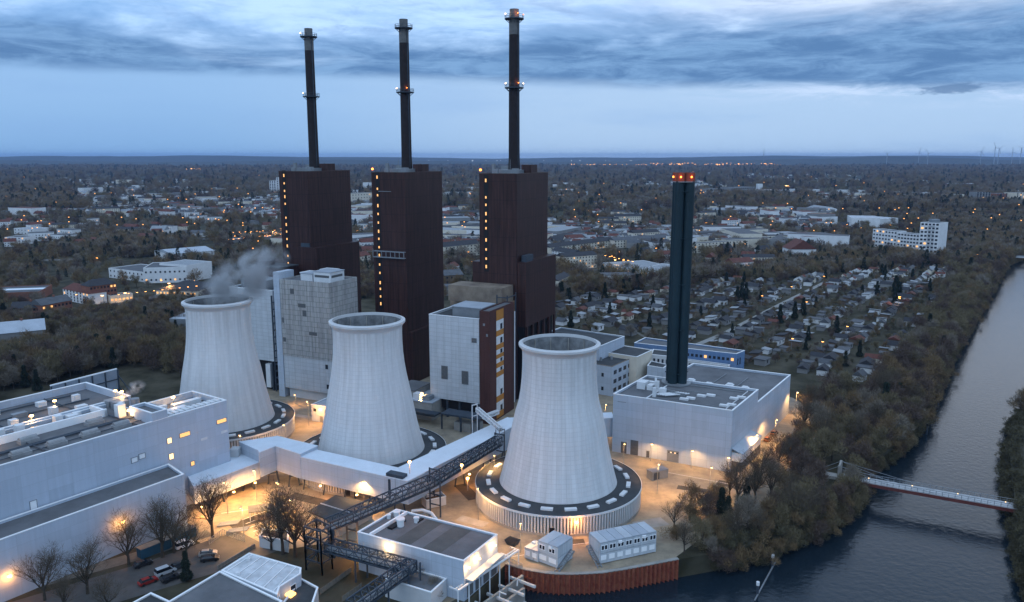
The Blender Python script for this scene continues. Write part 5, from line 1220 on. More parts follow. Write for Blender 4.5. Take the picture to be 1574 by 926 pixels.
# quay posts in the canal
for (px, py, h, lb) in ((1424, 668, 3.4, 'dark mooring pile in the canal, the farther taller one'), (1441, 628, 2.4, 'dark mooring pile in the canal, the farthest one'), (1187, 872, 2.6, 'white capped mooring pile by the wooded bank'), (1164, 915, 2.6, 'white capped mooring pile nearest the bottom edge')):
    x, y = G(px, py, WZ); r = thing('mooring_pile', lb, 'mooring pile', (x, y, WZ)); wc = 'white' in lb
    MB().tube((x, y, WZ-1), (x, y, WZ+h), .35, 8).build('post', steel, r); MB().tube((x, y, WZ+h), (x, y, WZ+h+.9), .42, 8).build('cap', whitem if wc else black, r)
r = thing('boom_rail', 'thin floating rail linking the two white capped mooring piles', 'boom', (*G(1187, 872, WZ), WZ))
MB().beam((*G(1200, 850, WZ), WZ+.3), (*G(1160, 925, WZ), WZ+.3), .3).build('rail', greym, r)

# ================================================================== BRIDGES
P, Q = Vector(G(1293, 731, 1.2)), Vector(G(1590, 783, 1.2)); d = (Q-P).normalized(); n = Vector((-d.y, d.x))
r = thing('footbridge', 'long narrow pale footbridge with red girders crossing the canal', 'footbridge', (*P, 1.2))
MB().prism([tuple(P-n*2.1), tuple(Q-n*2.1), tuple(Q+n*2.1), tuple(P+n*2.1)], .9, 1.2).build('deck', mat('bridge_deck', (.36, .37, .38), .8, .15, .4), r)
for s_ in (-1, 1):
    f = MB(); a = P+n*s_*2.1; b_ = Q+n*s_*2.1; f.beam((*a, .45), (*b_, .45), .35, .95); f.build('girder', mat('red_brown_girder', (.11, .03, .025), .6, .2, .5), r)
    f = MB(); k_ = int((b_-a).length/1.6)
    for k in range(k_+1): q = a+(b_-a)*k/k_; f.beam((q.x, q.y, 1.1), (q.x, q.y, 2.3), .1)
    f.beam((*a, 2.3), (*b_, 2.3), .12); f.beam((*a, 1.7), (*b_, 1.7), .06); f.build('railing', greym, r)
for s_ in (-1, 1):
    q = P+n*s_*2.4-d*.5; MB().beam((q.x, q.y, -5.5), (q.x, q.y, 5.2), .7).build('pylon', concd, r)
    for t_ in (14, 26): e = P+n*s_*1.6+d*t_; MB().tube((q.x, q.y, 5.0), (e.x, e.y, 1.3), .06, 4).build('cable', greym, r)
    q2 = P+n*s_*2-d*9; MB().tube((q.x, q.y, 5.0), (q2.x, q2.y, 0), .06, 4).build('cable', greym, r)
MB().beam((*(P-n*2-d*.5), 5.1), (*(P+n*2-d*.5), 5.1), .5).build('pylon_beam', concd, r)
MB().prism([tuple(P-n*1.6-d*16), tuple(P-n*1.6), tuple(P+n*1.6), tuple(P+n*1.6-d*16)], .04, 1.0).build('abutment', concd, r)
for k in range(5):
    q = P+d*(8+k*12)-n*1.4; MB().box(q.x-.12, q.x+.12, q.y-.12, q.y+.12, 2.3, 2.5).build('lamp', litw, r)
P, Q = Vector((470, 752)), Vector((545, 716)); P, Q = Vector(G(1540, 393, 2)), Vector(G(1600, 396, 2)); d = (Q-P).normalized(); n = Vector((-d.y, d.x))
r = thing('road_bridge', 'distant flat concrete bridge over the far end of the canal', 'bridge', (*P, 2))
MB().prism([tuple(P-n*4), tuple(Q-n*4), tuple(Q+n*4), tuple(P+n*4)], 1.0, 2.4).build('deck', conc, r)
MB().prism([tuple(P-n*4.1), tuple(Q-n*4.1), tuple(Q-n*3.9), tuple(P-n*3.9)], 2.4, 3.4).build('railing', greym, r)
for t_ in (.05, .95): q = P+(Q-P)*t_; MB().prism([tuple(q-n*3-d*1), tuple(q-n*3+d*1), tuple(q+n*3+d*1), tuple(q+n*3-d*1)], -6, 1).build('pier', concd, r)
# ================================================================== TOWN
OCC = []                                                  # circles already built on (x, y, radius)
wall_c = {'white': mat('white_render', (.62, .63, .64), .85, .08, .2), 'cream': mat('cream_render', (.52, .47, .38), .85, .1, .2), 'grey': mat('grey_render', (.20, .20, .20), .85, .12, .2), 'brown': mat('brown_timber', (.12, .085, .06), .9, .2, .4), 'brick': mat('red_brick', (.20, .085, .06), .9, .2, .4)}
roof_c = {'dark': mat('dark_tiles', (.035, .036, .042), .85, .2, .5), 'red': mat('red_tiles', (.11, .04, .03), .85, .25, .5), 'grey': mat('grey_roofing', (.085, .09, .10), .85, .2, .3), 'pale': mat('pale_roofing', (.24, .26, .28), .7, .15, .3)}
def fb(nm, lb, cat, pxl, pyl, pxr, pyr, ytop, dep, wc, rc, style='flat', fl=0, nc=0, litp=.15, grp=None, side=0, ridge=3.5, wsize=(1.3, 1.4), lean=None):
    """a building of the town whose front foot runs from photo point l to photo point r"""
    P, Q = Vector(G(pxl, pyl)), Vector(G(pxr, pyr)); h = ZA(pxl, ytop, P.y); d = (Q-P).normalized(); n = Vector((-d.y, d.x))
    poly = [tuple(P), tuple(Q), tuple(Q+n*dep), tuple(P+n*dep)]; Lf = (Q-P).length
    wm_ = wall_c[wc] if wc in wall_c else MATS[wc]; rm_ = roof_c[rc] if rc in roof_c else MATS[rc]
    r = thing(nm, lb, cat, (*P, 0), grp)
    if style == 'flat': shell(r, poly, 0, h, wm_, rm_, .5, None, .4)
    else:
        MB().prism(poly, 0, h).build('wall', wm_, r)
        m_ = MB(); ov = .5; a, b, c, e = [Vector(q) for q in inset(poly, -ov)]
        m1, m2 = (a+e)/2, (b+c)/2
        if style == 'hip': m1 += d*dep*.4; m2 -= d*dep*.4
        V = [(*a, h), (*b, h), (*c, h), (*e, h), (*m1, h+ridge), (*m2, h+ridge)]
        m_.v = V; m_.f = [(0, 1, 5, 4), (2, 3, 4, 5), (3, 0, 4), (1, 2, 5), (3, 2, 1, 0)]; rf = m_.build('roof', rm_, r)
        if style == 'gable' and Lf > 9:
            q = (m1+m2)/2+d*2; MB().box(q.x-.5, q.x+.5, q.y-.5, q.y+.5, h+ridge*.5, h+ridge+1.1).build('chimney', wall_c['brick'], rf)
    if fl:
        fh = h/fl; rd = random.Random(int(pxl*7+pyl)); du = Lf/nc
        for f_ in range(fl):
            for k in range(nc): opening(r, poly[0], poly[1], du*(k+.5)-wsize[0]/2, fh*f_+fh*.3, wsize[0], wsize[1], (lit if rd.random() < (litp if litp > .5 else litp*.6) else glass), 'window', .12)
    c = (P+Q)/2+n*dep/2; nseg = max(1, int(Lf/12))
    for k in range(nseg+1): q = P+(Q-P)*k/nseg+n*dep/2; OCC.append((q.x, q.y, dep/2+5))
    return r, poly, h
# --- near left quarter
fb('tenement', 'white tenement with lit windows and a red dormer roof, left of its darker neighbour', 'tenement', 98, 461, 138, 470, 444, 12, 'white', 'red', 'hip', 4, 8, .3, ridge=4)
fb('tenement', 'darker brick tenement with a mansard roof right of the white tenement', 'tenement', 140, 469, 181, 463, 441, 12, 'brick', 'dark', 'hip', 4, 8, .25, ridge=4)
fb('shop', 'low shop with a bright yellow lit front at the foot of the darker brick tenement', 'shop', 170, 467, 205, 463, 455, 9, 'cream', 'grey', 'flat', 1, 6, 1.)
fb('tenement', 'brick row of houses with dormers behind the white-roofed hall at the left edge', 'tenement', 18, 488, 62, 486, 475, 11, 'brick', 'dark', 'gable', 2, 8, .2, ridge=3.5)
fb('tenement', 'dark row of houses continuing right of the brick row with dormers', 'tenement', 66, 487, 112, 478, 470, 11, 'brick', 'grey', 'gable', 2, 8, .08, ridge=3.5)
r, po, h = fb('warehouse', 'low hall with one long bright rooflight strip at the left edge', 'warehouse', -30, 466, 62, 462, 452, 32, 'brick', 'grey', 'flat', 0, 0)
MB().prism([along(po[0], po[3], .45), along(po[1], po[2], .40), along(po[1], po[2], .58), along(po[0], po[3], .63)], h-.6, h-.1).build('rooflight', mat('rooflight_glass', (.75, .8, .85), .3, .05), r)
fb('warehouse', 'hall with a blueish white pitched roof among the trees at the left edge', 'warehouse', -12, 545, 72, 536, 515, 24, 'grey', 'pale_metal_roof', 'gable', 1, 6, .3, ridge=4)
fb('factory', 'long white factory behind the dark hipped shed, left part', 'factory', 168, 427, 222, 434, 412, 30, 'white', 'grey', 'flat', 2, 9, .05)
fb('factory', 'tall white factory block with a ribbon of windows, behind the dark hipped shed', 'factory', 222, 436, 288, 434, 412, 34, 'white', 'grey', 'flat', 2, 9, .05)
fb('factory', 'bare white factory end block at the right end of the long factory', 'factory', 289, 434, 327, 427, 408, 30, 'white', 'pale', 'flat')
fb('warehouse', 'wide grey-roofed warehouse with a lit yard behind the white factory', 'warehouse', 265, 402, 330, 396, 391, 42, 'white', 'pale_metal_roof', 'gable', 0, 0, ridge=3)
fb('bus_depot', 'dark hip-roofed shed with bright orange light under its eaves, left of the farthest cooling tower', 'depot', 240, 454, 302, 456, 446, 34, 'cream', 'dark', 'hip', 1, 12, .9, ridge=5)
fb('school', 'long white three-storey building with a tall end block, left of the brown wood', 'school', 97, 353, 150, 353, 345, 20, 'white', 'grey', 'flat', 2, 10, .1)
fb('villa', 'white flat-roofed building at the left edge beyond the railway', 'villa', 8, 377, 38, 377, 365, 22, 'white', 'grey', 'flat', 3, 6, .1); fb('villa', 'second white flat-roofed building at the left edge, farther back', 'villa', 22, 360, 52, 362, 351, 26, 'white', 'pale', 'flat', 2, 6, .1)
fb('villa', 'white gabled house with a steep pale roof above the railway', 'villa', 231, 362, 253, 362, 354, 16, 'white', 'pale', 'gable', 2, 4, .1, ridge=5)
fb('villa', 'pale low hall right of the white gabled house above the railway', 'villa', 272, 364, 316, 364, 359, 16, 'white', 'grey', 'hip', 1, 6, .1)
fb('tower_block', 'pale tower block left of the leftmost brown block', 'tower block', 415, 302, 425, 302, 278, 24, 'white', 'grey', 'flat', 10, 3, .05, wsize=(3, 2.4)); fb('tower_block', 'taller pale tower block against the left edge of the leftmost brown block', 'tower block', 426, 303, 437, 303, 273, 24, 'white', 'grey', 'flat', 11, 3, .05, wsize=(3, 2.4))
r, po, h = fb('station_platform', 'long lit station platform roof left of the leftmost brown block', 'station', 352, 374, 432, 368, 368, 12, 'grey', 'pale', 'flat', 0, 0)
fb('station_platform', 'second lit station platform roof, farther back', 'station', 370, 366, 437, 361, 361, 10, 'cream', 'grey', 'flat', 1, 20, 1.)
# --- between and behind the blocks
fb('apartment_block', 'cream apartment block seen between the leftmost and middle brown blocks', 'apartment block', 541, 316, 575, 314, 298, 30, 'cream', 'grey', 'flat', 4, 8, .1, wsize=(2, 2)); fb('tower_block', 'narrow white tower seen left of the middle brown block', 'tower block', 558, 296, 566, 296, 281, 20, 'white', 'grey', 'flat'); fb('tower_block', 'narrow white tower touching the middle brown block at its left', 'tower block', 568, 296, 575, 296, 281, 20, 'white', 'grey', 'flat')
fb('tenement', 'cream tenement with lit windows between the leftmost and middle brown blocks', 'tenement', 546, 414, 570, 410, 396, 12, 'cream', 'red', 'gable', 3, 5, .4)
fb('apartment_block', 'row of pale apartment blocks between the middle and rightmost brown blocks, farthest row', 'apartment block', 682, 305, 735, 304, 296, 30, 'white', 'grey', 'flat', 3, 14, .15, wsize=(2, 1.8)); fb('apartment_block', 'cream apartment terrace between the middle and rightmost brown blocks', 'apartment block', 684, 398, 738, 392, 380, 14, 'cream', 'dark', 'gable', 4, 10, .2, ridge=4)
fb('villa', 'brown gabled house between the middle and rightmost brown blocks', 'villa', 684, 438, 712, 436, 424, 16, 'brown', 'grey', 'gable', 2, 4, .2)
# --- right quarter
fb('apartment_block', 'long cream apartment terrace with a dark roof right of the rightmost brown block', 'apartment block', 846, 392, 942, 380, 381, 13, 'cream', 'dark', 'gable', 3, 22, .12, ridge=3.5)
fb('apartment_block', 'long pale apartment terrace continuing behind the teal stack', 'apartment block', 944, 382, 1030, 377, 370, 13, 'cream', 'grey', 'gable', 3, 20, .12, ridge=3)
fb('apartment_block', 'pale apartment terrace right of the teal stack, with balconies', 'apartment block', 1066, 390, 1150, 384, 375, 13, 'cream', 'grey', 'flat', 4, 16, .12)
fb('apartment_block', 'white gabled houses at the right edge of the rightmost brown block', 'apartment block', 848, 396, 880, 402, 385, 12, 'white', 'dark', 'gable', 3, 7, .2)
fb('supermarket', 'low white supermarket with a bright yellow lit side left of the teal stack', 'supermarket', 925, 410, 980, 424, 404, 45, 'white', 'pale', 'flat', 1, 10, .9)
fb('supermarket', 'second low white market hall nearer the teal stack', 'supermarket', 984, 424, 1029, 428, 414, 45, 'white', 'pale', 'flat', 1, 8, .2)
r, po, h = fb('sports_hall', 'big round white sports hall beyond the apartment tower', 'sports hall', 1308, 349, 1352, 350, 335, 50, 'white', 'pale_metal_roof', 'flat'); fb('sports_hall', 'long white wing right of the round white sports hall', 'sports hall', 1350, 346, 1380, 344, 337, 40, 'white', 'pale_metal_roof', 'flat')
fb('church', 'small church with a steep roof among the trees behind the allotments', 'church', 1202, 394, 1214, 398, 380, 26, 'white', 'red', 'gable', 0, 0, ridge=9)
K_ = Vector(G(1440, 396)); h = ZA(1440, 343, K_.y); aL = Vector((-.86, .50)); aR = Vector((.80, .60))
po = [tuple(K_+aL*17.5), tuple(K_), tuple(K_+aR*17), tuple(K_+aR*17+aL*17.5)]
r = thing('apartment_tower', 'white nine-storey apartment tower with balconies near the canal', 'apartment tower', (*K_, 0)); shell(r, po, 0, h, wall_c['white'], roof_c['grey'], .5, None, .4)
for f_ in range(9):
    for k in range(5): opening(r, po[0], po[1], 1+k*3.3, f_*h/9+1.0, 2.2, 1.9, lit if (f_*7+k*5) % 23 == 3 else glass, 'window', .12)
    opening(r, po[0], po[1], 7.0, f_*h/9+.2, 6, .9, conc, 'balcony', 1.1)
OCC.append((K_.x, K_.y+10, 16))
q = along(po[0], po[2], .5); MB().box(q[0]-4, q[0]+4, q[1]-3, q[1]+3, h-.5, h+3).build('lift_house', greym, r)
for k in range(3): MB().tube((q[0]-3+k*3, q[1], h+3), (q[0]-3+k*3, q[1], h+7), .15, 5).build('antenna', greym, r)
fb('apartment_block', 'white five-storey apartment row, right part touching the apartment tower', 'apartment block', 1378, 384, 1416, 388, 358, 13, 'white', 'grey', 'flat', 5, 8, .15, wsize=(2.2, 1.7)); fb('apartment_block', 'white five-storey apartment row, left part', 'apartment block', 1340, 379, 1377, 384, 352, 13, 'white', 'grey', 'flat', 5, 8, .15, wsize=(2.2, 1.7))
fb('tower_block', 'grey tower block in the distance right of the apartment tower', 'tower block', 1499, 318, 1521, 318, 296, 26, 'grey', 'grey', 'flat', 9, 5, .1, wsize=(3, 2.4)); fb('tower_block', 'brownish tower block in the distance, middle one of the three at the right', 'tower block', 1530, 316, 1552, 315, 298, 26, 'brick', 'grey', 'flat', 8, 5, .2, wsize=(3, 2.4)); fb('tower_block', 'pale distant tower block at the right photo edge', 'tower block', 1560, 316, 1585, 315, 297, 26, 'cream', 'grey', 'flat', 8, 5, .2, wsize=(3, 2.4))
fb('office_block', 'long pale office slab in the distance right of the teal stack', 'office block', 1090, 303, 1125, 302, 291, 40, 'grey', 'grey', 'flat', 4, 12, .1, wsize=(4, 2)); fb('office_block', 'second long office slab in the distance, right of the first', 'office block', 1127, 303, 1160, 301, 289, 40, 'grey', 'grey', 'flat', 4, 12, .1, wsize=(4, 2)); fb('tower_block', 'single slim white tower in the distance above the office slabs', 'tower block', 1165, 293, 1172, 293, 283, 20, 'white', 'grey', 'flat')
fb('office_block', 'long low white hall with a lit front in the middle distance', 'office block', 1258, 308, 1304, 307, 303, 40, 'white', 'pale', 'flat', 1, 14, .6, wsize=(5, 2.5)); fb('warehouse', 'pale distant hall in front of the wide far commercial district', 'warehouse', 1215, 298, 1260, 297, 292, 50, 'white', 'pale', 'flat'); fb('warehouse', 'pale distant hall right of the tower in the commercial district', 'warehouse', 1288, 298, 1330, 298, 293, 50, 'white', 'pale', 'flat')
fb('warehouse', 'orange lit hall in the wood beyond the rightmost brown block', 'warehouse', 952, 300, 974, 299, 295, 30, 'cream', 'grey', 'flat', 1, 6, 1., wsize=(8, 4))

# --- allotment cabins: prototypes, then copies
def cabin_proto(nm, w, d, h, rh, wc, rc, style, cat='x', win=True):
    r = bpy.data.objects.new(nm, None); WL[r.name] = Vector((0, 0, 0)); po = [(-w/2, -d/2), (w/2, -d/2), (w/2, d/2), (-w/2, d/2)]; chs = []
    def add(mb, n_, m_):
        me = bpy.data.meshes.new(n_); me.from_pydata(mb.v, [], mb.f); me.materials.append(m_); chs.append((n_, me)); return me
    add(MB().prism(po, 0, h), 'wall', wall_c[wc]); m_ = MB(); o = .35
    a, b, c, e = inset(po, -o)
    if style == 'flat': m_.prism([a, b, c, e], h, h+.25)
    elif style == 'pent': m_.v = [(*a, h), (*b, h), (*c, h+rh), (*e, h+rh), (*a, h+.15), (*b, h+.15), (*c, h+rh+.15), (*e, h+rh+.15)]; m_.f = [(4, 5, 6, 7), (0, 1, 5, 4), (1, 2, 6, 5), (2, 3, 7, 6), (3, 0, 4, 7), (3, 2, 1, 0)]
    else: m_.v = [(*a, h), (*b, h), (*c, h), (*e, h), (-w/2-o, 0, h+rh), (w/2+o, 0, h+rh)]; m_.f = [(0, 1, 5, 4), (2, 3, 4, 5), (3, 0, 4), (1, 2, 5), (3, 2, 1, 0)]
    add(m_, 'roof', roof_c[rc])
    if win:
        f = MB(); nw = max(1, int(w/3)); nf = max(1, int(h/2.7))
        for f_ in range(nf):
            for k in range(nw): u_ = -w/2+(k+.5)*w/nw; add(MB().box(u_-.5, u_+.5, -d/2-.06, -d/2+.1, .9+f_*2.7, 2.1+f_*2.7), 'window', lit if (len(chs)*7+nf) % 9 == 0 else glass)
    return nm, chs
def place(pr, x, y, ang, lb, cat, grp, s=1.):
    nm, chs = pr; r = bpy.data.objects.new(nm, None); C.objects.link(r); r.location = (x, y, 0); r.rotation_euler = (0, 0, ang); r.scale = (s, s, s); tag(r, lb, cat, grp)
    for n_, me in chs: o = bpy.data.objects.new(n_, me); C.objects.link(o); o.parent = r
    OCC.append((x, y, 4.2*s if 'cabin' in nm else 8*s)); return r
CAB = []
for i, (w, d, h, rh, wc, rc, st) in enumerate([(6.5, 4.5, 2.5, 1.9, 'white', 'dark', 'gable'), (5.5, 4.5, 2.5, .5, 'grey', 'grey', 'flat'), (6, 4, 2.4, .7, 'brown', 'dark', 'pent'), (7, 5, 2.5, 1.6, 'cream', 'red', 'gable'), (6, 5, 2.5, 1.4, 'brown', 'red', 'gable'),
        (5.5, 4, 2.4, .6, 'white', 'pale', 'pent'), (8, 5, 2.6, .5, 'white', 'grey', 'flat'), (6, 4.5, 2.5, 2.2, 'white', 'grey', 'gable'), (4.5, 3.5, 2.3, .4, 'brown', 'pale', 'pent'), (7, 5, 2.5, 1.7, 'grey', 'dark', 'gable')]):
    CAB.append((cabin_proto('garden_cabin', w, d, h, rh, wc, rc, st), wc, rc, st, h))
stw = {'gable': 'gabled', 'flat': 'flat', 'pent': 'lean-to'}
rd = random.Random(5)
pa, pb = Vector(G(1060, 535)), Vector(G(1268, 434)); pd = (pb-pa).normalized(); pn = Vector((-pd.y, pd.x)); pang = math.atan2(pd.y, pd.x)
allot = [(852, 470), (900, 456), (1010, 450), (1060, 436), (1130, 430), (1200, 434), (1270, 422), (1390, 412), (1462, 414), (1440, 470), (1412, 520), (1396, 560), (1350, 588), (1270, 590), (1200, 560), (1148, 565), (1000, 520), (930, 512), (855, 500)]
aw = [G(*p) for p in allot]; cnt = 0; cand = []
for i in range(-20, 28):
    for j in range(-18, 44):
        p = pa + pd*(j*12.0+rd.uniform(-2.6, 2.6)) + pn*(i*13.0 + (2.2 if i % 2 else -2.2)+rd.uniform(-1.8, 1.8)-7)
        if inpoly([p.x], [p.y], aw)[0] and onland(p.x+24, p.y-9) and rd.random() < .93: cand.append(p)
cand.sort(key=lambda p: p.y); CABN = cand[:292]
for p in CABN:
    pr, wc, rc, st, h = rd.choices(CAB, (3, 5, 5, 1.4, 2, 3, 3, 2, 5, 5))[0]; rel = (p-pa).dot(pn); px, py = pix(p.x, p.y)
    if abs(rel) < 6: continue
    zone = ('left of the diagonal gravel path' if rel > 0 else 'right of the diagonal gravel path')+', '+('near the plant' if py > 500 else 'in the middle rows' if py > 465 else 'in the far rows')
    g_ = '%s garden cabin, %s %s roof, %s' % (wc, stw[st], rc, zone)
    place(pr, p.x, p.y, pang + rd.choice((0, 0, PI/2, PI))+rd.uniform(-.12, .12), g_, 'garden cabin', g_, rd.uniform(.85, 1.25))
# garden sheds left quarter
al = [G(*p) for p in ((0, 408), (150, 400), (200, 404), (150, 425), (90, 440), (0, 440))]
# --- town houses
HOU = []
for i, (w, d, h, rh, wc, rc, st) in enumerate([(12, 9, 5.5, 4, 'white', 'dark', 'gable'), (11, 10, 6, 4, 'cream', 'red', 'gable'), (22, 11, 9, 3.5, 'white', 'red', 'gable'), (14, 12, 7, .5, 'grey', 'grey', 'flat'), (26, 12, 10, .5, 'white', 'grey', 'flat'), (13, 10, 6, 4, 'white', 'red', 'gable'), (34, 12, 11, 3, 'cream', 'dark', 'gable'), (12, 9, 5, 4, 'brick', 'dark', 'gable')]):
    HOU.append((cabin_proto('town_house', w, d, h, rh, wc, rc, st), wc, rc, st, max(w, d)))
def free(x, y, r):
    global _oc
    if _oc is None or len(_oc) != len(OCC): _oc = np.array(OCC)
    return bool((((x-_oc[:, 0])**2+(y-_oc[:, 1])**2) > (r+_oc[:, 2])**2).all())
_oc = None
town = [((0, 392), (250, 378), (430, 352), (430, 318), (200, 318), (0, 330)), ((546, 440), (575, 440), (575, 300), (541, 300)), ((684, 470), (740, 470), (738, 310), (684, 310)), ((848, 450), (1010, 440), (1190, 425), (1335, 372), (1310, 300), (850, 310))]
zn = ['left of the brown blocks', 'between the leftmost and middle brown blocks', 'between the middle and rightmost brown blocks', 'right of the brown blocks']
rd = random.Random(8); occ_h = []
for zi, (poly_, n_) in enumerate(zip(town, (62, 14, 16, 130))):
    for x, y in scatter(poly_, 21, n_, 30+zi, lambda x, y: all((x-a)**2+(y-b)**2 > (8+c)**2 for a, b, c in OCC) and rd.random() < min(1, (900/y)**2)):
        pr, wc, rc, st, wd = rd.choice(HOU); px, py = pix(x, y)
        g_ = '%s town house, %s %s roof, %s, %s' % (wc, stw[st], rc, zn[zi], 'nearer streets' if py > 370 else 'middle streets' if py > 335 else 'far streets')
        place(pr, x, y, rd.choice((.1, .5, -.4, 1.2))+rd.uniform(-.1, .1), g_, 'house', g_, rd.uniform(.85, 1.1))
# distant houses beyond: one mass of roofs nobody could count
rd = np.random.default_rng(3); Vs, Fs, mi = [], [], []
def hb(x, y, w, d, h, a, wm_i, rm_i):
    c, s = math.cos(a), math.sin(a); n = len(Vs)
    for z in (0, h):
        for sx_, sy_ in ((-1, -1), (1, -1), (1, 1), (-1, 1)): Vs.append((x+c*sx_*w/2-s*sy_*d/2, y+s*sx_*w/2+c*sy_*d/2, z))
    for i in range(4): j = (i+1) % 4; Fs.append((n+i, n+j, n+4+j, n+4+i)); mi.append(wm_i)
    if h < 9:
        k = len(Vs); rh_ = 1.6 if h < 3 else 3.5; Vs.append((x-c*w/2, y-s*w/2, h+rh_)); Vs.append((x+c*w/2, y+s*w/2, h+rh_))
        Fs.extend([(n+4, n+5, k+1, k), (n+6, n+7, k, k+1), (n+7, n+4, k), (n+5, n+6, k+1)]); mi.extend([rm_i, rm_i, wm_i, wm_i])
    else: Fs.append((n+4, n+5, n+6, n+7)); mi.append(rm_i)
for p in cand[292:]:
    if abs((p-pa).dot(pn)) > 6: hb(p.x, p.y, rd.uniform(4.5, 8), rd.uniform(4, 5.5), 2.5, pang+(1.57 if rd.random() < .4 else 0), int(rd.choice([0, 1, 2, 2])), int(rd.choice([3, 4, 5, 6]))); OCC.append((p.x, p.y, 4.))
def towny(px, py):            # where the photo shows built-up ground
    if px < 440: return (py > 276 and py < 332) * (.35 if px < 200 else .9)
    if px < 850: return .9 if 272 < py < 420 else 0
    if 285 < py < 312: return 1.1
    return .75 if 268 < py < 400 else .12
k = 0
for _ in range(40000):
    py = 262+ (rd.random()**.9)*120; px = rd.uniform(-10, 1585)
    if k > 6500: break
    if rd.random() > towny(px, py)*.62: continue
    if py > 312 and px > 1270: continue
    x, y = G(px, py)
    if math.sin(x*.004+1)*math.sin(y*.0031)+.35*math.sin(x*.011+y*.007) < -.25: continue
    if not free(x, y, 3): continue
    big = rd.random() < .05; hb(x, y, rd.uniform(30, 70) if big else rd.uniform(9, 18), rd.uniform(14, 30) if big else 10, rd.uniform(7, 15) if big else rd.uniform(4, 7), rd.uniform(-.5, .5)+(1.57 if rd.random() < .3 else 0), int(rd.choice([0, 0, 1, 2])), int(rd.choice([3, 4, 5, 5, 6]))); k += 1
me = bpy.data.meshes.new('distant_houses'); me.from_pydata(Vs, [], Fs); me.update()
for m_ in (wall_c['white'], wall_c['cream'], wall_c['grey'], roof_c['dark'], roof_c['red'], roof_c['grey'], roof_c['pale']): me.materials.append(m_)
me.polygons.foreach_set('material_index', mi); o = bpy.data.objects.new('distant_houses', me); C.objects.link(o); struct(o, 'stuff', 'distant houses of the town spread to the horizon')

# --- conifers and garden trees among the cabins
rd = random.Random(77)
for i, (x, y) in enumerate(scatter(allot, 9, 95, 41, lambda x, y: free(x, y, .3) and abs((Vector((x, y))-pa).dot(pn)) > 4)):
    kd = 'conifer' if rd.random() < .4 else 'shrub' if rd.random() < .45 else 'mid'; px, py = pix(x, y)
    zone = ('left of the gravel path' if (Vector((x, y))-pa).dot(pn) > 0 else 'right of the gravel path')
    lb = {'conifer': 'dark pointed conifer among the garden cabins ', 'shrub': 'round green brown garden shrub among the cabins ', 'mid': 'small bare fruit tree among the garden cabins '}[kd]+zone
    tree(kd, x, y, lb, group=lb, cat='shrub' if kd == 'shrub' else 'tree', sc={'conifer': rd.uniform(.5, 1.0), 'shrub': rd.uniform(.7, 1.2), 'mid': rd.uniform(.35, .55)}[kd], rd=rd)
for (px, py, s_) in ((1140, 462, 1.1), (1146, 461, 1.), (1133, 463, .9), (1108, 395, 1.2), (1118, 393, 1.2), (1128, 392, 1.1), (973, 442, 1.3), (983, 448, 1.1), (1490, 425, 1.3), (1375, 455, 1.2), (1382, 457, 1.)):
    x, y = G(px, py); lb = 'tall dark conifer standing above its neighbours '+('near the supermarket' if px < 1000 else 'behind the teal stack' if px < 1200 else 'by the far canal bank'); tree('conifer', x, y, lb, group=lb, sc=s_, rd=rd)
# wood at the left, nearest trees one by one
lw_poly = [(-20, 600), (80, 585), (180, 560), (240, 572), (284, 585), (284, 530), (210, 522), (100, 530), (-20, 548)]
for x, y in scatter(lw_poly, 6.2, 120, 51, lambda x, y: free(x, y, 0)):
    kd = 'mid' if rd.random() < .6 else 'willow'; px, py = pix(x, y)
    lb = {'mid': 'brown bare tree', 'willow': 'broad olive grey bare tree'}[kd]+' in the wood behind the huge white hall, '+('left' if px < 120 else 'right')+' half'
    tree(kd, x, y, lb, group=lb, sc=rd.uniform(.8, 1.25), rd=rd)

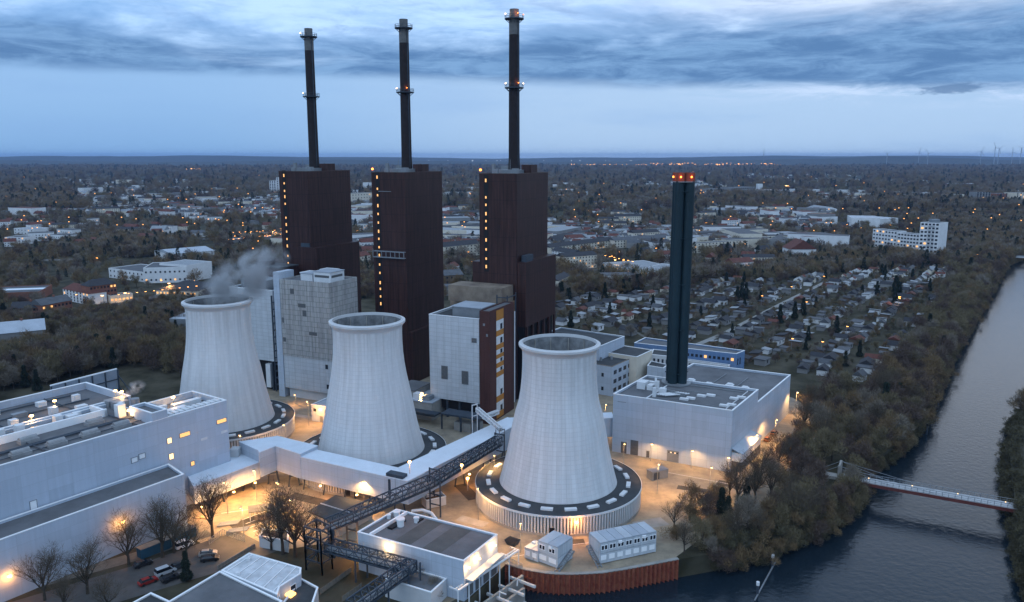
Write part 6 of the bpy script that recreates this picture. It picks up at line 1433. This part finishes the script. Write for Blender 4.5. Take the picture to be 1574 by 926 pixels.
# ------------------------------------------------------------------ woods and town trees as masses (instanced)
def gn_scatter(name, pts, kinds, label, seed=0):
    """pts: array of x, y, scale"""
    coll = bpy.data.collections.new(name+'_kinds')
    for i, (a, b) in enumerate(kinds):
        j = bpy.data.meshes.new(name+'_tree_%d' % i); bmm = bmesh.new(); bmm.from_mesh(a); nf = len(bmm.faces); bmm.from_mesh(b); bmm.faces.ensure_lookup_table()
        for f in bmm.faces[nf:]: f.material_index = 1
        bmm.to_mesh(j); bmm.free(); j.materials.append(a.materials[0]); j.materials.append(b.materials[0])
        coll.objects.link(bpy.data.objects.new(name+'_tree_%d' % i, j))
    me = bpy.data.meshes.new(name); n = len(pts); me.vertices.add(n); co = np.zeros((n, 3), np.float32); co[:, :2] = pts[:, :2]; co[:, 2] = pts[:, 4] if pts.shape[1] > 4 else 0; me.vertices.foreach_set('co', co.ravel())
    rg = np.random.default_rng(seed); at = me.attributes.new('sc', 'FLOAT', 'POINT'); at.data.foreach_set('value', pts[:, 2].astype(np.float32))
    at = me.attributes.new('rz', 'FLOAT', 'POINT'); at.data.foreach_set('value', rg.uniform(0, 6.28, n).astype(np.float32)); at = me.attributes.new('kind', 'INT', 'POINT'); at.data.foreach_set('value', pts[:, 3].astype(np.int32))
    o = bpy.data.objects.new(name, me); C.objects.link(o)
    ng = bpy.data.node_groups.new(name, 'GeometryNodeTree'); ng.interface.new_socket('Geometry', in_out='INPUT', socket_type='NodeSocketGeometry'); ng.interface.new_socket('Geometry', in_out='OUTPUT', socket_type='NodeSocketGeometry')
    nn = ng.nodes.new; K = ng.links.new; gi = nn('NodeGroupInput'); go = nn('NodeGroupOutput'); mp = nn('GeometryNodeMeshToPoints'); ip = nn('GeometryNodeInstanceOnPoints'); ci = nn('GeometryNodeCollectionInfo')
    ci.inputs['Collection'].default_value = coll; ci.inputs['Separate Children'].default_value = True; ip.inputs['Pick Instance'].default_value = True
    def na(nm, ty): q = nn('GeometryNodeInputNamedAttribute'); q.data_type = ty; q.inputs['Name'].default_value = nm; return q.outputs['Attribute']
    cx = nn('ShaderNodeCombineXYZ'); K(na('rz', 'FLOAT'), cx.inputs[2]); K(gi.outputs[0], mp.inputs[0]); K(mp.outputs[0], ip.inputs['Points']); K(ci.outputs[0], ip.inputs['Instance'])
    K(na('kind', 'INT'), ip.inputs['Instance Index']); K(cx.outputs[0], ip.inputs['Rotation']); K(na('sc', 'FLOAT'), ip.inputs['Scale']); K(ip.outputs[0], go.inputs[0])
    md = o.modifiers.new('scatter', 'NODES'); md.node_group = ng; return struct(o, 'stuff', label)
rg = np.random.default_rng(17)
occ = np.array(OCC)
def clear_of(P, extra=0.):
    ok = np.ones(len(P), bool)
    for a, b, c in OCC: ok &= (P[:, 0]-a)**2+(P[:, 1]-b)**2 > (c+extra)**2
    return ok
def pixv(P):
    dz = -HC; d = P[:, 1]*_c-dz*_s; uu = P[:, 1]*_s+dz*_c; return 787+F*P[:, 0]/d, 463-F*uu/d
def ins(P, poly_px): return inpoly(P[:, 0], P[:, 1], [G(*p) for p in poly_px])
bankw = inpoly
plant_px = [(-60, 640), (150, 570), (245, 560), (300, 500), (430, 470), (560, 460), (850, 470), (870, 520), (1000, 525), (1150, 528), (1260, 560), (1260, 640), (1240, 700), (1100, 800), (1040, 930), (-60, 930)]
def wnoise(P, s, k): return np.sin(P[:, 0]*s+k)*np.sin(P[:, 1]*s*.83+k*2)+.5*np.sin(P[:, 0]*s*2.3+P[:, 1]*s*1.7+k)
# near and middle distance
n = 60000; yy = rg.uniform(290**.9, 1500**.9, n)**(1/.9); xx = rg.uniform(-.70, .70, n)*(yy*.984+18); P = np.stack([xx, yy], 1)
px, py = pixv(P); ok = inpoly(P[:, 0], P[:, 1], bank_poly) | ((px > 1545) & (P[:, 1] > 100))
ok &= ~(inpoly(P[:, 0], P[:, 1], [(left_bank[i][0], left_bank[i][1]) for i in range(12, len(left_bank)-1)]+[(1300, 1180)]+right_bank[:12]))
ok &= ~ins(P, plant_px) & ~ins(P, allot)
w_left = ins(P, [(-40, 560), (-40, 500), (60, 500), (110, 492), (200, 478), (285, 470), (285, 590), (100, 600)])
grove = ins(P, [(1000, 432), (1070, 420), (1180, 400), (1340, 395), (1425, 400), (1432, 430), (1270, 426), (1130, 434), (1050, 438)])
mid_w = ins(P, [(90, 398), (240, 396), (300, 372), (240, 366), (100, 368)]) | ins(P, [(852, 505), (852, 440), (940, 440), (1010, 450), (900, 457)]) | ins(P, [(546, 500), (546, 430), (575, 430), (585, 500)]) | ins(P, [(1440, 400), (1440, 330), (1585, 330), (1585, 388), (1530, 388), (1500, 400)])
right_b = (px > 1545) & (py > 398)
dens = np.where(w_left | grove | mid_w, .95, np.where(wnoise(P, .012, 1.) > .15, .20, .09)); dens = np.where(right_b, .6, dens)
ok &= rg.random(n) < dens*np.clip(.45+P[:, 1]/1500, .5, 1)
# rd strips kept open
for a, b, wdt in (((130, 476), (440, 420), 9), ((240, 372), (560, 345), 9), ((0, 402), (330, 384), 9), ((850, 405), (1000, 440), 8)):
    A_ = np.array(G(*a)); B_ = np.array(G(*b)); dv_ = (B_-A_)/np.linalg.norm(B_-A_); rel = P-A_; t_ = rel@dv_; dist = np.abs(rel[:, 0]*-dv_[1]+rel[:, 1]*dv_[0]); ok &= ~((dist < wdt) & (t_ > 0) & (t_ < np.linalg.norm(B_-A_)))
P = P[ok]; ok = clear_of(P, 1.); P = P[ok]; m_ = len(P); kd = rg.integers(0, 4, m_); con = rg.random(m_) < .10
sc = rg.uniform(.6, 1.1, m_)*np.where(wnoise(P, .02, 3) > 0, 1.1, .85); kd = np.where(con, 4+rg.integers(0, 2, m_), kd)
near = P[:, 1] < 620
pts = np.column_stack([P, sc, kd])
print('trees near/mid', near.sum(), (~near).sum())
gn_scatter('woodland', pts[near], PROTO['mid']+PROTO['conifer'][:2], 'brown bare woodland and scattered town trees', 1)
gn_scatter('woodland', pts[~near], PROTO['far']+PROTO['farcon'], 'brown bare trees between the houses of the town', 2)
GA = scatter(allot, 3.4, 900, 71, lambda x, y: abs((Vector((x, y))-pa).dot(pn)) > 3.5 and all((x-a)**2+(y-b)**2 > (c*.75)**2 for a, b, c in OCC))
rgg = np.random.default_rng(4); GA = np.array(GA); kdd = rgg.integers(0, 6, len(GA)); gn_scatter('garden_bushes', np.column_stack([GA, np.where(kdd < 2, rgg.uniform(.35, .8, len(GA)), rgg.uniform(.2, .5, len(GA))), kdd]), PROTO['shrub'][:2]+PROTO['mid'][:4], 'bushes, hedges and small fruit trees of the allotment gardens', 9)
bsc = []
rgb_ = np.random.default_rng(6)
for bank, i0, step, side_ in ((left_bank, 7, .7, 1), (right_bank[::-1], 1, 1.0, 1)):
    for i in range(i0, len(bank)-2):
        a = Vector(bank[i]); b = Vector(bank[i+1]); Ls = (b-a).length
        if a.y > 760 or a.y < 100: continue
        d = (b-a).normalized(); nw = Vector((d.y, -d.x))*(1 if bank is left_bank else -1)
        for k in range(int(Ls/step)):
            o_ = rgb_.uniform(-1.5, 2.2); q = a+d*(k*step+rgb_.uniform(-.5, .5))+nw*o_; big = bank is left_bank and rgb_.random() < .35
            bsc.append((q.x, q.y, rgb_.uniform(.45, .75) if big else rgb_.uniform(.55, 1.15), rgb_.integers(2, 6) if big else rgb_.integers(0, 2), -4.6 if o_ > .1 else -.3))
gn_scatter('bank_scrub', np.array(bsc), PROTO['shrub'][:2]+PROTO['willow'][:4], 'scrub and reeds growing down both canal banks', 14)
# far forest
n = 52000; yy = 1450*(7200/1450)**(rg.random(n)**1.); xx = rg.uniform(-.70, .70, n)*(yy*.984+18); P = np.stack([xx, yy], 1); px, py = pixv(P)
w = wnoise(P, .0016, 2.)+.4*wnoise(P, .006, 5.); dens = np.where(w > -.1, .95, .25); twn = ((py > 268) & (py < 330) & (((px < 440) & (px > 120)) | ((px > 440) & (px < 1330)))); dens = np.where(twn, dens*.33, dens); ok = rg.random(n) < dens; P = P[ok]; m_ = len(P)
sc = rg.uniform(.9, 1.5, m_)*(1+P[:, 1]/6500); kd = np.where(rg.random(m_) < .12, 4, rg.integers(0, 4, m_)); gn_scatter('distant_forest', np.column_stack([P, sc, kd]), PROTO['far']+PROTO['farcon'], 'distant forest stretching to the horizon', 3)
print('far trees', m_)

# ================================================================== LAMPS
def street_lamp(x, y, h, label, power=0, grp=None, wallm=False, col=(1, .50, .155), size=.32, s=None):
    r = thing('street_lamp', label, 'street lamp', (x, y, 0), grp)
    f = MB(); f.tube((x, y, 0), (x, y, h), .09, 6, .06); f.beam((x, y, h), (x, y-.9, h+.1), .08); f.build('pole', greym, r)
    MB().box(x-.32, x+.32, y-1.5, y-.8, h+.02, h+.16).build('lamp_head', greym, r); MB().box(x-size*.8, x+size*.8, y-1.4, y-.85, h-.16, h+.02).build('bulb', s or bulb, r)
    if power: light(r, (x, y-1.15, h-.4), power*(3.3 if grp == 'yard lamps' else 1.2), col, .35, spot=(156 if grp == 'yard lamps' else 168))
    return r
YL = [(1000, 709, 6.5, 1900, 'first lamp on a post before the long front of the right hall, left one'), (1062, 720, 6.5, 1900, 'lamp on a post right of the gate in the right hall front'), (1117, 731, 6.5, 1300, 'lamp on a post at the front corner of the right hall')]
for px, py, h, pw, lb in YL:
    x, y = G(px, py); street_lamp(x, y-.2, h, lb, pw, 'lamp posts before the right hall')
# yard lamps; each stands where the yard glows in the photograph
yl = [(440, 700, 9, 3000, 'left of the workshop between the cooling towers'), (475, 655, 8, 2200, 'by the small white workshop'), (395, 770, 8, 3600, 'under the elevated corridor near the huge white hall'), (350, 790, 8, 3000, 'by the pipe racks in the yard'), (430, 790, 8, 3200, 'behind the gatehouse trees'),
      (500, 755, 8, 2600, 'before the elevated corridor beside the dark-roofed shed'), (375, 825, 7, 2600, 'inside the yard gate'), (450, 812, 7, 1500, 'beside the gantry corner tower'), (560, 782, 7, 2000, 'between the dark-roofed shed and the grey-roofed hall'), (690, 745, 9, 2600, 'below the dark pipe gantry'), (735, 800, 8, 1800, 'in the yard left of the nearest cooling tower'),
      (760, 745, 8, 1600, 'under the upper end of the corridor'), (800, 850, 7, 1300, 'at the left end of the quay'), (1010, 760, 8, 2200, 'right of the nearest cooling tower'), (958, 726, 8, 1100, 'between the nearest cooling tower and the right hall'), (1090, 765, 8, 1700, 'at the edge of the wood before the right hall'),
      (1160, 705, 7, 2200, 'beside the hall lean-to'), (1190, 680, 7, 2200, 'along the side wall of the right hall'), (1222, 640, 8, 1600, 'at the far corner of the right hall'), (650, 640, 8, 1500, 'behind the middle cooling tower near the low plant room'), (455, 622, 3.6, 420, 'at the foot of the weathered grey building'), (372, 694, 5, 800, 'at the ring wall of the farthest cooling tower'), (930, 660, 8, 1300, 'behind the nearest cooling tower by the works building')]
for px, py, h, pw, lb in yl:
    h *= 1.25; x, y = G(px, py); street_lamp(x, y, h, 'slim yard lamp '+lb, pw, 'yard lamps', size=.22)
# lamps fixed under the corridor and on walls
for i, (x, y, z_, pw, lb) in enumerate(((-87.2, 209.2, 3.0, 700, 'lamp under the corridor at the huge white hall corner'), (-81.5, 219.5, 3.0, 700, 'lamp under the first sloping stretch of the corridor'), (-77.2, 225.8, 3.2, 700, 'lamp under the corridor where it steps up'), (-56.5, 221.2, 4.2, 700, 'lamp under the middle of the corridor'), (-44.5, 214.8, 4.2, 700, 'lamp under the corridor beside the dark-roofed shed'), (-13, 229.6, 4.3, 700, 'lamp under the rising stretch of the corridor'))):
    r = thing('corridor_lamp', lb, 'lamp', (x, y, z_), 'lamps under the corridor'); MB().box(x-.25, x+.25, y-.25, y+.25, z_, z_+.25).build('bulb', bulb, r); MB().beam((x, y, z_+.2), (x, y+1.0, z_+1.4), .1).build('arm', greym, r); light(r, (x, y, z_-1.3), pw*.8)
for (px, py, z_, lb, pw) in ((207, 858, 8.5, 'wall lamp above the left blue container', 800), (22, 926, 6, 'wall lamp at the bottom left end of the white wall', 650)):
    x, y = G(px, py); a_ = Vector((x, y))-nin*1.2
    dist = (Vector((x, y))-Vector(lw0)).dot(-nin); p = Vector(lw0)+dirw*((Vector((x, y))-Vector(lw0)).dot(dirw))-nin*1.3
    r = thing('wall_lamp', lb, 'wall lamp', (p.x, p.y, z_), 'wall lamps on the white wing'); MB().box(p.x-.3, p.x+.3, p.y-.3, p.y+.3, z_, z_+.3).build('bulb', bulb, r); MB().beam((p.x, p.y, z_+.3), (p.x+nin.x*1.3, p.y+nin.y*1.3, z_+.3), .1).build('arm', greym, r); light(r, (p.x, p.y, z_-.3), pw)
# canopy and roof lamps of the right hall
for (x, y, z_, lb, pw) in ((*hall(6, 13), 24.5, 'bright roof lamp left of the teal stack', 1600), (*hall(21, 16), 22.0, 'roof lamp at the foot of the teal stack', 800), (*hall(10, 30), 18.5, 'roof lamp behind the teal stack', 1500), (*hall(38.5, 26), 4.5, 'wall lamp over the lean-to end of the right hall', 500), (*hall(38.8, 40), 4.5, 'wall lamp midway along the side of the right hall', 1700), (*hall(39.2, 55), 4.5, 'wall lamp at the far side wall of the right hall', 1700)):
    r = thing('wall_lamp', lb, 'lamp', (x, y, z_)); MB().beam((x, y, z_-3), (x, y, z_), .14).build('arm', greym, r); MB().box(x-.3, x+.3, y-.3, y+.3, z_, z_+.3).build('bulb', bulb, r); light(r, (x, y-.3, z_-.2), pw)
# town lamps
rd = random.Random(91); n_l = 0
spots = [(p, 11) for p in ((700, 300),)]
for (px, py) in [(1170, 470), (1238, 480), (1215, 455), (1262, 545), (1380, 474), (1148, 420), (1265, 438), (1145, 385), (1300, 520), (1452, 389), (1500, 402), (1396, 380), (1216, 540), (952, 398), (940, 405), (958, 412), (904, 398), (1046, 410), (975, 372), (1008, 392), (880, 350), (905, 340), (1085, 350), (1290, 352), (1330, 348), (1352, 332), (151, 408), (250, 445), (300, 445), (185, 468), (160, 470), (120, 468), (250, 379), (372, 368), (385, 372), (400, 365), (412, 372), (425, 366), (432, 360), (362, 372), (398, 380), (390, 392), (420, 395), (556, 360), (550, 330), (720, 398), (728, 360), (700, 372), (690, 330), (20, 512), (28, 520), (35, 545), (15, 535), (410, 300), (395, 302), (425, 310), (310, 336), (337, 345), (352, 330), (270, 345) ] + [(200+k*13, 466-k*1.5) for k in range(9)] + [(352+k*8, 378-k*.9) for k in range(11)] + [(360+k*9, 366-k*.5) for k in range(9)] + [(930+k*7, 404+k*1.6) for k in range(7)] + [(852+k*11, 372-k*2.6) for k in range(9)] + [(1105+k*15, 312+(k*7)%13) for k in range(14)] + [(1235+k*22, 352+(k*5)%14) for k in range(7)] + [(548+(k*9) % 26, 330+k*11) for k in range(7)] + [(686+(k*17) % 48, 318+k*12) for k in range(9)] + [(905+(k*29) % 120, 330+k*7) for k in range(9)]:
    x, y = G(px, py); z_ = 'left of the brown blocks' if px < 440 else 'between the brown blocks' if px < 740 else 'beyond the allotments' if py < 440 else 'among the allotment gardens'
    street_lamp(x, y, 7, 'small orange street lamp '+z_, 0, 'street lamps '+z_, size=.55 if py > 420 else .9, s=bulbs)
for px, py, pw in ((262, 452, 5000), (195, 468, 2600), (160, 472, 2200), (945, 413, 6000), (1380, 474, 1500), (385, 368, 6000), (420, 366, 6000), (1208, 302, 24000)):
    x, y = G(px, py); street_lamp(x, y, 8 if pw < 9000 else 26, 'strong orange floodlight '+{262: 'at the bus depot', 195: 'at the lit shop', 160: 'at the tenement corner', 945: 'beside the supermarket', 1380: 'in the allotments near the canal', 385: 'at the left end of the station', 420: 'at the right end of the station', 1208: 'in the far commercial district'}[px], pw, None, size=.9 if pw < 9000 else 6.5, s=bulb if pw > 2000 else bulbs)
# distant lights: uncountable specks
mb = MB(); rd = random.Random(92)
def speck(px, py, s, z=6):
    x, y = G(px, py); mb.box(x-s, x+s, y-s*.6, y+s*.6, z, z+s*1.1)
for _ in range(230):
    py = 262+rd.random()**1.1*115; px = rd.uniform(0, 1574)
    if py < 300 and rd.random() < .4: continue
    speck(px, py, .35+ (400-py)*.0050, 15)
for _ in range(90): speck(rd.uniform(1000, 1200), 256.5-(0)+rd.uniform(-1.5, 2.5), rd.uniform(1.5, 4.5), 26)
for _ in range(30): speck(rd.uniform(862, 1000), 258+rd.uniform(-.8, 1.), rd.uniform(1.5, 3.), 26)
for _ in range(10): speck(rd.uniform(40, 62), 244.2+rd.uniform(-.3, .3), 5, 40)
for _ in range(8): speck(rd.uniform(286, 310), 266+rd.uniform(-.5, .5), 3.0, 22)
struct(mb.build('distant_lights', glow('distant_sodium_light', (1., .42, .10), 3.)), 'stuff', 'distant orange and white lights scattered over the plain')
mb = MB()
for _ in range(60): speck(rd.uniform(600, 1330), 250.5+rd.uniform(-1, 1.5), rd.uniform(2.5, 6), 34)
struct(mb.build('distant_lights', glow('distant_white_light', (.85, .9, 1.), 1.2)), 'stuff', 'distant pale lights along the horizon')
# wind turbines and mast on the horizon
def turbine(px, ytip, dist, lb, a0):
    x = (px-787)/F*(dist*_c+18); hub = ZA(px, ytip+7, dist); r = thing('wind_turbine', lb, 'wind turbine', (x, dist, 0), 'wind turbines on the horizon'); tm_ = mat('turbine_grey', (.30, .33, .38), .6, .05)
    MB().tube((x, dist, 0), (x, dist, hub), 3.2, 8, 2).build('tower', tm_, r); MB().box(x-2.6, x+2.6, dist-6, dist+5, hub-2, hub+3).build('nacelle', tm_, r)
    for k in range(3):
        a = a0+k*2*PI/3; MB().beam((x, dist-7, hub), (x+math.cos(a)*48, dist-7, hub+math.sin(a)*48), 3.2, 1.5).build('blade', tm_, r)
for i, (px, yt, lb) in enumerate(((1362, 229, 'leftmost small wind turbine on the right horizon'), (1411, 228, 'second wind turbine from the left, above the apartment tower'), (1425, 229, 'third wind turbine from the left, close to the second'), (1506, 226, 'wind turbine left of the tall pair'), (1527, 220, 'tallest wind turbine, left one of the pair'), (1533, 222, 'wind turbine right of the tallest one'), (1554, 227, 'wind turbine between the tall pair and the photo edge'), (1567, 221, 'rightmost wind turbine at the photo edge'))):
    turbine(px, yt, 7600, lb, .5+i*.9)
x = (1173-787)/F*(7000*_c+18); r = thing('radio_mast', 'thin radio mast on the horizon right of the teal stack', 'mast', (x, 7000, 0)); MB().tube((x, 7000, 0), (x, 7000, ZA(1173, 229, 7000)), 4, 6, 1.5).build('mast', mat('mast_grey', (.15, .16, .18), .7, .05), r)

# ================================================================== STEAM
def plume(name, label, cx, cy, cz, rx, ry, rz, dens, tilt=0., sc_=.12, seed=0.):
    bmm = bmesh.new(); bmesh.ops.create_icosphere(bmm, subdivisions=3, radius=1); me = bpy.data.meshes.new(name); bmm.to_mesh(me); bmm.free()
    m_ = bpy.data.materials.new(name+'_vapour'); m_.use_nodes = True; t = m_.node_tree; t.nodes.clear(); o_ = t.nodes.new('ShaderNodeOutputMaterial'); v_ = t.nodes.new('ShaderNodeVolumePrincipled'); v_.inputs['Color'].default_value = (.85, .88, .92, 1); v_.inputs['Anisotropy'].default_value = .1
    tc = t.nodes.new('ShaderNodeTexCoord'); g = t.nodes.new('ShaderNodeNewGeometry'); n_ = t.nodes.new('ShaderNodeTexNoise'); n_.inputs['Scale'].default_value = sc_; n_.inputs['Detail'].default_value = 4; n_.inputs['Distortion'].default_value = .6
    mp = t.nodes.new('ShaderNodeMapping'); mp.inputs['Location'].default_value = (seed, seed, 0); t.links.new(g.outputs['Position'], mp.inputs[0]); t.links.new(mp.outputs[0], n_.inputs[0])
    ln = t.nodes.new('ShaderNodeVectorMath'); ln.operation = 'LENGTH'; t.links.new(tc.outputs['Object'], ln.inputs[0])
    mr = t.nodes.new('ShaderNodeMapRange'); mr.inputs[1].default_value = .25; mr.inputs[2].default_value = 1; mr.inputs[3].default_value = 1; mr.inputs[4].default_value = 0; t.links.new(ln.outputs['Value'], mr.inputs[0])
    nr = t.nodes.new('ShaderNodeMapRange'); nr.inputs[1].default_value = .45; nr.inputs[2].default_value = .72; nr.inputs[3].default_value = 0; nr.inputs[4].default_value = dens; t.links.new(n_.outputs[0], nr.inputs[0])
    ml = t.nodes.new('ShaderNodeMath'); ml.operation = 'MULTIPLY'; t.links.new(mr.outputs[0], ml.inputs[0]); t.links.new(nr.outputs[0], ml.inputs[1]); t.links.new(ml.outputs[0], v_.inputs['Density']); t.links.new(v_.outputs[0], o_.inputs['Volume'])
    me.materials.append(m_); o = bpy.data.objects.new(name, me); C.objects.link(o); o.location = (cx, cy, cz); o.scale = (rx, ry, rz); o.rotation_euler = (0, tilt, 0); return struct(o, 'stuff', label)
plume('steam', 'thin steam drifting from the farthest cooling tower towards the leftmost brown block', -96, 281, 56.5, 20, 9, 9.5, .9, -.55, .15)
plume('steam', 'small puff of steam over the roof of the huge white hall', *LH(-4, 20), 32.5, 3.6, 3, 2.2, .8, -.4, .5, 7.)
# ================================================================== HAZE
def haze(d):
    m_ = bpy.data.materials.new('evening_haze'); m_.use_nodes = True; t = m_.node_tree; t.nodes.clear(); o_ = t.nodes.new('ShaderNodeOutputMaterial'); v_ = t.nodes.new('ShaderNodeVolumePrincipled')
    v_.inputs['Color'].default_value = (.36, .55, .90, 1); v_.inputs['Density'].default_value = d; v_.inputs['Anisotropy'].default_value = 0; t.links.new(v_.outputs[0], o_.inputs['Volume'])
    struct(MB().box(-31000, 31000, -300, 31000, -8, 175).build('haze', m_), 'stuff', 'thin blue evening haze over the plain')
HAZE = 4.2e-5
if HAZE: haze(HAZE)
